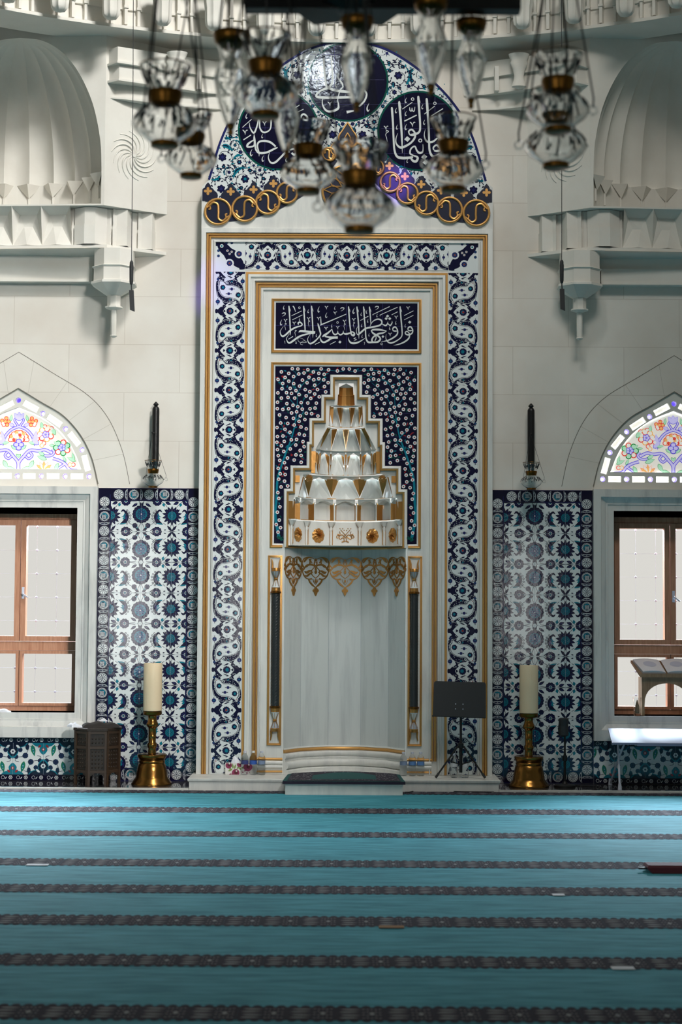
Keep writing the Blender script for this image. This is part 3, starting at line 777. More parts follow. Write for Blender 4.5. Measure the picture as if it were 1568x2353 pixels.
# foot mouldings either side of the opening
for s in (-1, 1):
    mb = MB()
    a, b_ = sorted((s*0.575, s*0.815))
    for zc, r, m_ in ((0.247, 0.012, 'gold'), (0.215, 0.020, 'marble'), (0.178, 0.020, 'marble'), (0.132, 0.010, 'gold')):
        n_ = 8; v = []
        for x in (a, b_):
            for k in range(n_+1): v.append((x, -r*math.sin(PI*k/n_)*1.3, zc+r*math.cos(PI*k/n_)))
        mb.add(v, [(k, k+1, n_+2+k, n_+1+k) for k in range(n_)] + [tuple(range(n_+1)), tuple(range(2*n_+1, n_, -1))], m_)
    mb.build('foot_moulding', mih, 40)

# ------------------------------------------------------------------ tile border of the niche
def border_cell():
    """one half repeat, from one rosette to the next; u across 0..1 (outer edge 0), v along 0..1"""
    c = Pat(); W_, H_ = 0.281, 0.3755
    c.rect(0, W_, 0, H_, 0, 'tile_white')
    N = 'ink'
    band = lambda pts, w, lay=1, m=N: c.stroke([(a*W_, b*H_) for a, b in pts], lay, m, w)
    # interlaced navy bands
    c.poly([(x*W_, y*H_) for x, y in spline([(0.03, 0.5), (0.08, 0.36), (0.2, 0.28), (0.30, 0.17), (0.36, 0.08), (0.5, 0.17), (0.66, 0.24), (0.80, 0.08), (0.93, 0.16), (0.985, 0.3), (0.97, 0.5), (0.9, 0.68), (0.78, 0.74), (0.70, 0.85), (0.62, 0.93), (0.5, 0.84), (0.32, 0.78), (0.2, 0.94), (0.08, 0.86), (0.02, 0.70)], 5, True)], 1, N)
    band([(0.18, -0.06), (0.24, 0.06), (0.36, 0.16), (0.5, 0.20)], 0.034); band([(0.82, -0.05), (0.80, 0.05), (0.66, 0.16)], 0.034)
    band([(0.82, 1.05), (0.78, 0.94), (0.64, 0.85), (0.5, 0.81)], 0.034); band([(0.18, 1.05), (0.22, 0.95), (0.34, 0.85)], 0.034)
    band([(0.0, -0.09), (0.1, 0.0), (0.22, 0.09)], 0.026); band([(1.0, -0.09), (0.92, 0.0), (0.8, 0.09)], 0.026)
    band([(0.0, 1.09), (0.1, 1.0), (0.22, 0.91)], 0.026); band([(1.0, 1.09), (0.92, 1.0), (0.8, 0.91)], 0.026)
    c.star(0.045*W_, 0.0, 0.022, 4, 1, N); c.star(0.955*W_, 0.0, 0.022, 4, 1, N); c.star(0.045*W_, H_, 0.022, 4, 1, N); c.star(0.955*W_, H_, 0.022, 4, 1, N)
    # the S-shaped cartouche
    S = spline([(0.13, 0.60), (0.19, 0.45), (0.32, 0.37), (0.5, 0.35), (0.70, 0.31), (0.82, 0.24), (0.84, 0.30), (0.90, 0.38), (0.86, 0.52), (0.74, 0.60), (0.56, 0.64), (0.38, 0.65), (0.28, 0.73), (0.16, 0.76), (0.14, 0.68)], 5, True)
    cx = sum(p[0] for p in S)/len(S); cy = sum(p[1] for p in S)/len(S)
    c.poly([((cx+(x-cx)*1.10)*W_, (cy+(y-cy)*1.14)*H_) for x, y in S], 2, 'tile_white')
    c.poly([((cx+(x-cx)*1.05)*W_, (cy+(y-cy)*1.07)*H_) for x, y in S], 3, N)
    c.poly([(x*W_, y*H_) for x, y in S], 4, 'tile_white')
    for x, y, r, k in ((0.25, 0.60, 0.026, 9), (0.77, 0.41, 0.027, 9)):
        c.star(x*W_, y*H_, r, k, 5, N, 0.8); c.disk(x*W_+0.003, y*H_, r*0.45, 6, 'turquoise'); c.petals(x*W_, y*H_, r*0.8, 7, 6, 'indigo', 0.16, r*0.4)
    for x, y in ((0.45, 0.44), (0.55, 0.56)):
        c.star(x*W_, y*H_, 0.015, 7, 5, 'indigo', 0.8)
        c.leaf(x*W_-0.03, y*H_, 0, 0.018, 0.004, 5, N); c.leaf(x*W_+0.014, y*H_, 0, 0.018, 0.004, 5, N)
    # white curls and flecks on the bands
    rnd = random.Random(3)
    for k in range(280):
        x, y = rnd.uniform(0.04, 0.97), rnd.uniform(0.04, 0.96)
        if not (0.10 < y < 0.90): continue
        c.leaf(x*W_, y*H_, rnd.uniform(0, PI), rnd.uniform(0.006, 0.013), 0.0022, 1.5, 'tile_white')
    for pts in ([(0.06, 0.5), (0.10, 0.36), (0.22, 0.27), (0.36, 0.22), (0.62, 0.26)], [(0.95, 0.5), (0.9, 0.66), (0.76, 0.75), (0.56, 0.80), (0.36, 0.76)]):
        c.stroke([(a*W_, b*H_) for a, b in pts], 1.6, 'tile_white', 0.003)
    # white ogive tongues with leaf, either side of every rosette
    for sg in (0, 1):
        f = lambda a, b: (a*W_, (b if sg == 0 else 1-b)*H_)
        mx = (lambda a: a) if sg == 0 else (lambda a: 1-a)
        c.poly([f(mx(a), b) for a, b in spline([(0.26, 0.0), (0.34, 0.09), (0.46, 0.15), (0.62, 0.15), (0.74, 0.08), (0.83, 0.0)], 5)] + [f(mx(0.5), -0.01)], 2, 'tile_white')
        c.stroke([f(mx(a), b) for a, b in ((0.36, 0.13), (0.46, 0.185), (0.60, 0.195), (0.70, 0.25))], 2.4, 'tile_white', 0.017)
        c.leaf(*f(mx(0.42), 0.155), 0.35*(1 if sg == 0 else -1) if mx(0) == 0 else PI-0.35*(-1 if sg == 0 else 1), 0.06, 0.006, 3, N)
        for x, y, r in ((0.60, 0.285, 0.0135), (0.83, 0.26, 0.0125)):
            x, y = f(mx(x), y); c.petals(x, y, r, 6, 3, 'tile_white', 0.45); c.disk(x, y, r*0.42, 4, 'tile_red' if r < 0.013 else N, 8)
        x, y = f(mx(0.47), 0.27); c.leaf(x, y, 0.9, 0.022, 0.007, 3, 'turquoise')
        x, y = f(mx(0.9), 0.11); c.ring(x, y, 0.006, 0.004, 3, 'tile_white', 10)
        # half round white bays at the edges with a blue floret
        e = mx(0.0)
        for yy, r, ee in ((0.24, 0.021, e), (0.19, 0.013, 1-e)):
            x, y = f(abs(ee-0.085), yy)
            c.disk(f(ee, yy)[0], y, r*1.9, 2, 'tile_white', 16, ry=r*1.6); c.star(x, y, r, 8, 3, 'indigo', 0.9); c.disk(x, y, r*0.28, 4, 'turquoise', 8); c.leaf(x, y+r, PI/2, 0.014, 0.004, 3, N); c.leaf(x, y-r, -PI/2, 0.014, 0.004, 3, N)
    # the rosettes at either end
    for y, m_ in ((0, 'tile_red'), (1, 'turquoise')):
        c.star(0.5*W_, y*H_, 0.036, 12, 4, N, 0.84, sub=2); c.disk(0.5*W_+0.005, y*H_, 0.017, 5, 'turquoise'); c.petals(0.5*W_, y*H_, 0.031, 10, 5, 'indigo', 0.16, 0.014); c.petals(0.5*W_, y*H_, 0.014, 6, 6, m_, 0.3)
        for sg in (1, -1):
            c.leaf(0.5*W_+sg*0.04, y*H_, 0 if sg > 0 else PI, 0.028, 0.006, 4, N)
            for a in (0.6, -0.6): c.leaf(0.5*W_+sg*0.045, y*H_, (0 if sg > 0 else PI)+a, 0.024, 0.005, 4, N)
    return c.clip(0, W_, 0, H_)
BC = border_cell(); BW, BH = 0.281, 0.3755
bp = Pat(); XI = 0.962; ZTI = Z(553.5); ZI = ZTI-BW
z_first = Z(716.5)                               # height of the first rosette of the side bands
for s in (-1, 1):
    k0 = 0
    for k in range(-1, 14):
        zc = z_first - k*BH
        fl = k % 2 == 0
        def fn(u, v, zc=zc, fl=fl, s=s):
            return (s*(XI+BW-u), zc - v) if fl else (s*(XI+BW-u), zc - (BH-v))
        bp.put(BC, fn, (-2, 2, PZ+0.008, ZI+0.01))
for k in range(0, 3):                            # top band, mirrored about the axis
    for s in (-1, 1):
        xc = k*BH
        fl = k % 2 == 0
        bp.put(BC, (lambda u, v, xc=xc, fl=fl, s=s: (s*(xc+(v if fl else BH-v)), ZTI-(BW-u) if True else 0)), (-XI+0.0, XI-0.0, 0, 9))
for s in (-1, 1):                                # mitred corners
    c = Pat(); c.rect(0, BW, 0, BW, 0, 'tile_white')
    c.stroke([(0.0, 0.03), (0.08, 0.05), (0.15, 0.12), (0.23, 0.2), (0.25, 0.28)], 1, 'ink', 0.05); c.stroke([(0.03, 0), (0.05, 0.08), (0.12, 0.15), (0.2, 0.23), (0.28, 0.25)], 1, 'ink', 0.05)
    c.poly([(0.10, 0.10), (0.18, 0.09), (0.24, 0.2), (0.2, 0.24), (0.09, 0.18)], 1, 'ink')
    c.star(0.225, 0.225, 0.036, 4, 2, 'ink', 0.9); c.disk(0.225, 0.225, 0.017, 3, 'tile_white'); c.star(0.225, 0.225, 0.010, 5, 4, 'turquoise')
    for x, y in ((0.06, 0.15), (0.15, 0.06)):
        c.disk(x, y, 0.042, 1.5, 'tile_white'); c.star(x, y, 0.028, 10, 2, 'indigo', 0.85); c.disk(x, y, 0.012, 3, 'turquoise'); c.petals(x, y, 0.012, 5, 4, 'tile_red', 0.3)
    for x, y in ((0.15, 0.15), (0.17, 0.18), (0.13, 0.17)): c.petals(x, y, 0.013, 6, 2, 'tile_white', 0.4); c.disk(x, y, 0.005, 3, 'tile_red', 8)
    for x, y in ((0.18, 0.255), (0.255, 0.18), (0.255, 0.13), (0.13, 0.255)): c.star(x, y, 0.014, 8, 2, 'indigo', 0.85); c.disk(x, y, 0.004, 3, 'turquoise', 8)
    bp.put(c.clip(0, BW, 0, BW), lambda u, v, s=s: (s*(XI+u), ZI+v))
mb = MB(); bp.into(mb, on_wall(-0.004)); mb.sweep([(0, 0), (0, -0.0038), (-BW, -0.0038), (-BW, 0)], u_path(XI+BW, ZTI), 'tile_white')
mb.build('tile_border', mih)

# ------------------------------------------------------------------ calligraphy panel
def writer(ox, oy, k):
    """pen that turns tracing coordinates into pixels of the photograph, then into the wall plane"""
    def pen(pat, pts, lay=2, mat='letter_white', curved=True):
        q = []
        for x, y, w_ in pts:
            p = at(ox+x/k, oy+y/k, 0.0); q.append((p.x, p.z, w_/k/244.95))
        pat.stroke(q, lay, mat, None, 7, curved=curved)
    def dotd(pat, x, y, s):
        q = [at(ox+a/k, oy+b/k, 0) for a, b in ((x, y-s*0.6), (x+s*0.7, y-s*0.05), (x+s*0.1, y+s*0.62), (x-s*0.62, y+s*0.08))]
        pat.poly([(p.x, p.z) for p in q], 2, 'letter_white')
    def ringd(pat, x, y, r, w_):
        p = at(ox+x/k, oy+y/k, 0); pat.ring(p.x, p.z, r/k/244.95, w_/k/244.95, 2, 'letter_white', 14)
    def comma(pat, x, y, s=1.0): pen(pat, [(x+12*s, y-50*s, 3), (x-8*s, y-8*s, 11*s), (x-8*s, y+22*s, 16*s), (x+2*s, y+34*s, 13*s), (x+18*s, y+14*s, 3)])
    def vee(pat, x, y, s=1.0):
        pen(pat, [(x-40*s, y-12*s, 8*s), (x-24*s, y-4*s, 16*s), (x-6*s, y+26*s, 10*s), (x+2*s, y+62*s, 4)]); pen(pat, [(x+2*s, y+50*s, 4), (x+8*s, y+10*s, 9*s), (x+24*s, y-10*s, 14*s), (x+42*s, y-8*s, 6*s)])
    def mim(pat, x, y, s=1.0): pen(pat, [(x-8*s, y+18*s, 5), (x, y-10*s, 12*s), (x+26*s, y+4*s, 12*s), (x+2*s, y+24*s, 8*s), (x-12*s, y+50*s, 9*s), (x+2*s, y+100*s, 8*s), (x+10*s, y+150*s, 3)])
    def hook(pat, x, y, s=1.0): pen(pat, [(x-38*s, y-2*s, 8), (x-10*s, y-22*s, 20*s), (x+34*s, y-18*s, 18*s), (x+26*s, y+16*s, 12*s), (x-28*s, y+52*s, 3)])
    def alif(pat, pts, b=None):
        pen(pat, pts)
        x, y, w_ = pts[1]; pen(pat, [(x+2, y, 8), (x+22, y+40, 12), (x+36, y+88, 3)])
    return pen, dotd, ringd, comma, vee, mim, hook, alif
SG = Pat(); SX0, SX1, SZ0, SZ1 = -0.672, 0.672, Z(802), Z(696)
SG.rect(SX0, SX1, SZ0, SZ1, 0, 'navy')
for x in (-0.34, 0.0, 0.34): SG.rect(x-0.0015, x+0.0015, SZ0, SZ1, 1, 'blue_grout')
SG.rect(SX0, SX1, (SZ0+SZ1)/2-0.0015, (SZ0+SZ1)/2+0.0015, 1, 'blue_grout')
LT = Pat()
pen, dotd, ringd, comma, vee, mim, hook, alif = writer(630, 690, 9.22)
alif(LT, [(318, 116, 4), (318, 152, 28), (335, 400, 27), (345, 650, 24), (347, 745, 5)])
alif(LT, [(628, 116, 4), (630, 152, 28), (645, 400, 27), (658, 600, 25), (655, 665, 18)])
alif(LT, [(797, 116, 4), (797, 152, 28), (812, 400, 27), (825, 650, 24), (823, 795, 5)])
pen(LT, [(520, 522, 10), (512, 485, 30), (552, 466, 32), (598, 512, 24), (560, 548, 26), (480, 568, 32), (360, 630, 38), (260, 720, 36), (190, 765, 36), (145, 730, 24), (135, 650, 13), (200, 552, 4)])
pen(LT, [(520, 682, 6), (560, 655, 42), (640, 658, 48), (760, 672, 46), (872, 682, 50)])
pen(LT, [(868, 700, 14), (760, 705, 32), (640, 732, 36), (520, 777, 36), (430, 842, 40), (330, 905, 36), (282, 870, 23), (268, 800, 12), (335, 703, 4)])
pen(LT, [(925, 483, 5), (940, 530, 32), (970, 640, 32), (985, 725, 30), (930, 805, 26), (850, 882, 34), (770, 920, 34), (725, 882, 22), (715, 810, 12), (772, 718, 4)])
pen(LT, [(965, 755, 4), (985, 822, 22), (1010, 870, 36), (1060, 892, 36), (1130, 862, 38), (1230, 802, 42), (1352, 792, 46)])
pen(LT, [(1020, 776, 6), (1060, 748, 46), (1130, 702, 38), (1190, 652, 28), (1232, 606, 8)]); pen(LT, [(1080, 766, 30), (1200, 787, 38), (1350, 787, 42)])
pen(LT, [(1230, 612, 7), (1250, 690, 24), (1292, 727, 32), (1345, 702, 24), (1352, 645, 6)]); pen(LT, [(1350, 690, 16), (1402, 732, 30), (1460, 702, 24), (1468, 645, 6)]); pen(LT, [(1468, 690, 16), (1510, 718, 32), (1575, 712, 34)])
pen(LT, [(980, 528, 24), (1260, 410, 20), (1532, 294, 14)]); pen(LT, [(990, 343, 6), (993, 430, 20), (1000, 520, 20)])
for a, b_ in (((370, 330), (585, 228)), ((388, 416), (602, 312)), ((305, 826), (402, 768)), ((868, 938), (970, 889)), ((1188, 936), (1307, 874))): pen(LT, [(*a, 12), (*b_, 13)], curved=False)
for x, y in ((245, 415), (430, 472), (735, 375), (1112, 138), (1296, 256), (1104, 582), (1352, 562), (1495, 432), (945, 370)): vee(LT, x, y, 0.95)
for x, y, s in ((208, 160, 1.0), (150, 480, 1.35), (542, 408, 0.7), (726, 236, 0.9), (946, 205, 1.4), (1108, 325, 1.3), (1290, 168, 0.85), (1224, 545, 0.85), (898, 750, 0.75)): comma(LT, x, y, s)
for x, y in ((238, 500), (735, 440), (452, 642), (1492, 505)): mim(LT, x, y, 0.9)
dotd(LT, 1395, 885, 52); ringd(LT, 538, 160, 20, 9); ringd(LT, 1347, 472, 20, 9); hook(LT, 205, 292); hook(LT, 1445, 182)
pen(LT, [(400, 122, 20), (430, 165, 22), (458, 250, 5)]); pen(LT, [(225, 860, 12), (235, 920, 4)]); pen(LT, [(470, 870, 6), (458, 885, 10), (476, 895, 8), (460, 918, 12), (486, 920, 6)])
pen(LT, [(690, 890, 5), (610, 820, 5), (530, 800, 6), (505, 830, 8), (530, 880, 8), (600, 900, 7), (690, 890, 8), (640, 860, 6), (580, 890, 6), (560, 930, 6), (610, 945, 6)])
pen, dotd, ringd, comma, vee, mim, hook, alif = writer(794, 690, 9.22)
alif(LT, [(68, 128, 4), (70, 166, 28), (85, 400, 28), (105, 600, 26), (122, 690, 28), (150, 742, 32), (184, 716, 28), (182, 686, 26), (140, 672, 20)])
pen(LT, [(110, 672, 14), (160, 674, 24), (194, 708, 28), (176, 752, 32), (130, 736, 22), (112, 690, 16)]); pen(LT, [(-5, 716, 34), (60, 706, 32), (115, 690, 26)])
alif(LT, [(245, 133, 4), (248, 166, 28), (270, 400, 28), (285, 640, 26), (287, 815, 5)])
alif(LT, [(387, 133, 4), (388, 166, 26), (405, 400, 27), (425, 620, 26), (437, 800, 28), (482, 885, 40), (560, 892, 38), (640, 888, 36)])
alif(LT, [(512, 133, 4), (513, 166, 26), (530, 350, 25), (541, 515, 14)])
pen(LT, [(520, 552, 7), (580, 452, 18), (680, 402, 28), (758, 424, 32), (770, 492, 28), (700, 542, 36), (560, 572, 38), (430, 602, 36), (330, 682, 38), (265, 730, 22), (235, 672, 12), (240, 600, 9), (274, 543, 4)])
pen(LT, [(775, 500, 14), (850, 537, 32), (890, 500, 22), (902, 452, 6)]); pen(LT, [(896, 490, 16), (950, 532, 28), (990, 482, 20), (988, 440, 5)])
for x, y in ((892, 336), (862, 390), (938, 390)): dotd(LT, x, y, 52)
for pts in ([(588, 325, 8), (585, 305, 8), (610, 290, 12), (940, 134, 16)], [(738, 340, 8), (735, 318, 8), (765, 300, 12), (1106, 149, 16)]): pen(LT, pts)
for a, b_ in (((980, 311), (1107, 245)), ((315, 431), (487, 338)), ((1245, 326), (1442, 225)), ((1245, 416), (1442, 319))): pen(LT, [(*a, 12), (*b_, 14)], curved=False)
pen(LT, [(1010, 652, 14), (1008, 595, 26), (1058, 568, 30), (1104, 632, 24), (1098, 722, 30), (1020, 792, 32), (900, 852, 28), (752, 882, 3)]); pen(LT, [(1010, 648, 20), (1060, 654, 30), (1098, 652, 12)])
pen(LT, [(545, 645, 18), (600, 624, 36), (720, 624, 42), (872, 650, 12)]); pen(LT, [(872, 656, 10), (800, 692, 32), (690, 717, 38), (592, 782, 32), (562, 850, 34), (590, 885, 24)])
pen(LT, [(545, 640, 16), (592, 702, 36), (700, 762, 36), (742, 822, 34), (692, 880, 40), (610, 892, 34)]); pen(LT, [(640, 740, 14), (652, 800, 20), (625, 860, 18)])
dotd(LT, 795, 770, 46)
pen(LT, [(412, 808, 7), (330, 862, 22), (230, 906, 40), (130, 906, 40), (76, 850, 22), (66, 786, 4)]); pen(LT, [(225, 788, 8), (180, 812, 12), (235, 832, 12), (175, 866, 4)])
alif(LT, [(1160, 128, 4), (1162, 166, 28), (1180, 400, 28), (1200, 620, 26), (1194, 762, 22), (1100, 852, 24), (970, 906, 34), (890, 872, 26), (858, 800, 12), (866, 718, 4)])
pen(LT, [(1332, 642, 16), (1330, 592, 28), (1380, 562, 30), (1424, 622, 28), (1418, 692, 26), (1350, 732, 36), (1284, 720, 26), (1272, 682, 24), (1310, 662, 22), (1360, 720, 22), (1340, 812, 32), (1240, 890, 32), (1120, 937, 22), (1022, 956, 3)])
pen(LT, [(1330, 640, 22), (1375, 645, 30), (1420, 640, 14)]); pen(LT, [(1285, 720, 20), (1330, 735, 24)])
dotd(LT, 1362, 465, 54)
for x, y in ((1330, 150), (1078, 345), (950, 706), (180, 398)): vee(LT, x, y, 0.95)
for x, y, s in ((175, 235, 1.4), (338, 300, 0.85), (450, 252, 0.85), (475, 442, 0.8), (346, 540, 0.8), (356, 768, 0.75), (502, 738, 0.75), (672, 330, 0.8), (1070, 482, 0.9), (942, 592, 0.85), (1270, 545, 0.8)): comma(LT, x, y, s)
mim(LT, 178, 478, 0.85); hook(LT, 665, 155); ringd(LT, 768, 925, 20, 8); pen(LT, [(390, 890, 5), (410, 895, 8), (400, 945, 4)])
panel = MB(); SG.into(panel, on_wall(-0.003)); panel.box(SX0, SX1, -0.0028, 0, SZ0, SZ1, 'navy')
pan = panel.build('calligraphy_panel', mih)
mb = MB(); LT.into(mb, on_wall(-0.003)); mb.build('lettering', pan)
def rect_frame(hx, z0, z1):
    mb = MB(); p = [(-hx, z0), (-hx, z1), (hx, z1), (hx, z0)]
    mb.sweep([(0.004, 0), (0.002, -0.014), (-0.006, -0.018), (-0.014, -0.012), (-0.018, -0.016), (-0.022, -0.010)], p, 'gold', closed=True)
    mb.sweep([(-0.022, -0.010), (-0.026, -0.012), (-0.036, -0.006), (-0.036, 0)], p, 'marble', closed=True)
    return fix_normals(mb.build('gilded_frame', mih, 40))
rect_frame(0.706, Z(811), Z(688)); 
mb = MB(); zb_, zt_ = Z(1259), Z(834); p = [(-0.59, zb_), (-0.706, zb_), (-0.706, zt_), (0.706, zt_), (0.706, zb_), (0.59, zb_)]
mb.sweep([(0.004, 0), (0.002, -0.014), (-0.006, -0.018), (-0.014, -0.012), (-0.018, -0.016), (-0.022, -0.010)], p, 'gold'); mb.sweep([(-0.022, -0.010), (-0.026, -0.012), (-0.036, -0.006), (-0.036, 0)], p, 'marble')
fix_normals(mb.build('gilded_frame', mih, 40))

# ------------------------------------------------------------------ blossom tiles round the stepped hood
BL = Pat(); bx, bz0, bz1 = 0.672, Z(1249), Z(842)
so = steps(-1.0, Z(1250))
MBb = MB(); foot = [(-bx, bz0)] + [(-bx, bz1), (bx, bz1), (bx, bz0)] + list(reversed(so))
MBb.plate(foot, [], -0.004, 0.0, 'navy')
for k in range(1, 8):
    z = bz1 - 0.222*k
    xi = 0.0
    for a, b_ in STEP:
        if Z(b_+2) > z: xi = hw(a+1); 
    xi = max([hw(a+1) for a, b_ in STEP if Z(b_) >= z-1e-6] or [0])
    for s in (-1, 1): BL.rect(*sorted((s*xi, s*bx)), z-0.001, z+0.001, 1, 'blue_grout')
def T(x, y): p = at(600+x/3.92, 820+y/3.92, 0); return (p.x, p.z)
stems = [[(165, 1640, 26), (130, 1440, 24), (140, 1280, 22), (150, 1100, 20), (185, 980, 18), (230, 850, 16), (280, 720, 13), (310, 580, 10), (325, 450, 7), (330, 330, 4)],
         [(230, 850, 10), (270, 800, 8), (310, 760, 5)], [(280, 720, 8), (200, 640, 6), (170, 560, 4)], [(310, 580, 8), (380, 500, 6), (370, 420, 5), (420, 340, 4)], [(330, 330, 6), (280, 240, 5), (320, 160, 4), (270, 110, 3)],
         [(325, 450, 6), (260, 380, 5), (215, 300, 4), (180, 230, 3)], [(420, 340, 4), (480, 280, 4), (540, 230, 3)], [(320, 160, 4), (430, 130, 4), (560, 120, 4), (700, 130, 3), (750, 135, 3)], [(330, 330, 5), (390, 230, 5), (450, 205, 4), (570, 225, 3)]]
for s_ in stems:
    for s in (-1, 1):
        q = [(T(x, y)[0]*(-1)*(-s) if s > 0 else T(x, y)[0], T(x, y)[1]) for x, y, w_ in s_]
        q = [((abs(a)*s), b_) for a, b_ in q]
        BL.stroke([(a, b_, w_/3.92/245) for (a, b_), (_, _, w_) in zip(q, s_)], 2, 'turquoise', None, 6)
rnd = random.Random(11); placed = []
def free(x, z, m):
    if x < 0.012 or x > bx-m or z < bz0+0.10 or z > bz1-m: return False
    lim = max([hw(a) for a, b_ in STEP if Z(b_) >= z-m] or [0])
    return x > lim+m
for tr in range(9000):
    x, z = rnd.uniform(0.0, bx), rnd.uniform(bz0, bz1)
    if not free(x, z, 0.022): continue
    if all((x-a)**2+(z-b_)**2 > 0.047**2 for a, b_ in placed): placed.append((x, z))
for x, z in placed:
    for s in (-1, 1):
        r = 0.0180; a0 = rnd.uniform(0, 1)
        BL.star(s*x, z, r, 8, 4, 'tile_white', 0.8, a0, 2); BL.disk(s*x, z, r*0.42, 5, 'tile_red', 8)
for tr in range(420):
    x, z = rnd.uniform(0.0, bx), rnd.uniform(bz0, bz1)
    if not free(x, z, 0.03): continue
    for s in (-1, 1): BL.leaf(s*x, z, rnd.uniform(0, 6.28), 0.03, 0.006, 3, rnd.choice(['bottle_green', 'bottle_green', 'turquoise', 'tile_red']))
for s in (-1, 1):
    for k in range(5): BL.leaf(s*0.61, bz0+0.02+0.004*k, PI/2+(k-2)*0.5, 0.05, 0.008, 3, 'bottle_green')
BL.into(MBb, on_wall(-0.004)); MBb.build('blossom_panel', mih)

# ------------------------------------------------------------------ stepped mouldings of the hood
mb = MB(); p = steps(3.0, Z(1258))
mb.sweep([(0.013, 0), (0.012, -0.014), (0.004, -0.020), (-0.008, -0.022), (-0.012, -0.014)], p, 'marble'); fix_normals(mb.build('stepped_frame', mih, 40))
mb = MB(); p = steps(8.0, Z(1258))
mb.sweep([(0.0085, -0.016), (0.004, -0.020), (0.0, -0.014), (-0.006, -0.012), (-0.009, 0.0), (-0.009, 0.03)], p, 'gold'); fix_normals(mb.build('gilded_step_moulding', mih, 40))

# ------------------------------------------------------------------ stalactite hood
YB = 0.035                                       # recessed marble field behind the steps
TIERS = [(880, 930, 17, 20.5), (932, 978, 38, 39.5), (982, 1032, 43, 70), (1034, 1087, 69, 72.5), (1090, 1141, 98, 109), (1144, 1192, 119, 124), (1195, 1254, 126, 127.5)]
sil = []
for t, b_, a, c in TIERS: sil += [(hw(a), Z(t)), (hw(c), Z(b_))]
loopR = [(x, z) for x, z in sil]
hole = [(-x, z) for x, z in loopR] + [(x, z) for x, z in reversed(loopR)]
outer = steps(9.0, NZ1)
mb = MB()
for s in (-1, 1):
    L = [(abs(x)*s, z) for x, z in outer[len(outer)//2:]]       # right flank top -> foot
    mb.plate([(0.0, L[0][1])] + L + [(s*x, z) for x, z in reversed(loopR)] + [(0.0, loopR[0][1])], [], YB, YB+0.01, 'marble')
mb.build('hood_field', mih)
def arcp(r, th, z, dy=0.0):
    return (r*math.cos(th), YB + 0.86*r*math.sin(th) + dy, z)
def ring_cap(mb, r1, r0, z, mat='marble', n=20):
    v = [arcp(r1, PI*i/n, z) for i in range(n+1)] + [arcp(r0, PI*i/n, z) for i in range(n+1)]
    mb.add(v, [(i, i+1, n+2+i, n+1+i) for i in range(n)], mat)
def gold_line(mb, r, z, n=20, rr=0.0045): mb.tube([arcp(r, PI*i/n, z) for i in range(n+1)], rr, 'gold', 6)
def kites(mb, n, zt, zb, rt, rb, deep, frac=0.55):
    """folded star facets: white pointed leaves between slender gilded hanging wedges"""
    R = lambda v: rb+(rt-rb)*v
    for k in range(n):
        a0, a1 = PI*k/n, PI*(k+1)/n; am = (a0+a1)/2; da = a1-a0
        # back of the cell, hollowed towards its crown
        b0, b1, bm = arcp(rb, a0, zb), arcp(rb, a1, zb), arcp(rb, am, zb)
        t0, t1, tm = arcp(rt+deep*0.5, a0+da*0.26, zt), arcp(rt+deep*0.5, a1-da*0.26, zt), arcp(rt+deep, am, zt)
        mb.add([b0, bm, tm, t0], [(0, 1, 2, 3)], 'marble'); mb.add([bm, b1, t1, tm], [(0, 1, 2, 3)], 'marble')
        # tall pointed leaf with a ridge, and a lower one before it
        for h, q, pr in ((0.80, 0.10, 0.010), (0.46, 0.24, 0.018)):
            z1 = zb+(zt-zb)*h
            l, r, c0, tp = arcp(rb-pr*0.2, a0+da*q, zb+0.001), arcp(rb-pr*0.2, a1-da*q, zb+0.001), arcp(rb-pr*1.3, am, zb+0.001), arcp(R(h)+deep*0.35*h, am, z1)
            mb.add([l, c0, tp], [(0, 1, 2)], 'marble'); mb.add([c0, r, tp], [(0, 1, 2)], 'marble'); mb.add([l, c0, r], [(0, 1, 2)], 'marble')
    for k in range(n+1):                         # hanging wedges on the ribs
        a = PI*k/n; da = PI/n; lo = arcp(rb-0.006, a, zb+(zt-zb)*0.10)
        ends = ((-1,) if k == n else (1,) if k == 0 else (-1, 1))
        ridge = arcp(rt-0.010, a, zt)
        for sg in ends:
            e = arcp(rt+deep*0.55, a+sg*da*0.27, zt)
            mb.add([lo, ridge, e], [(0, 1, 2)], 'gilding')
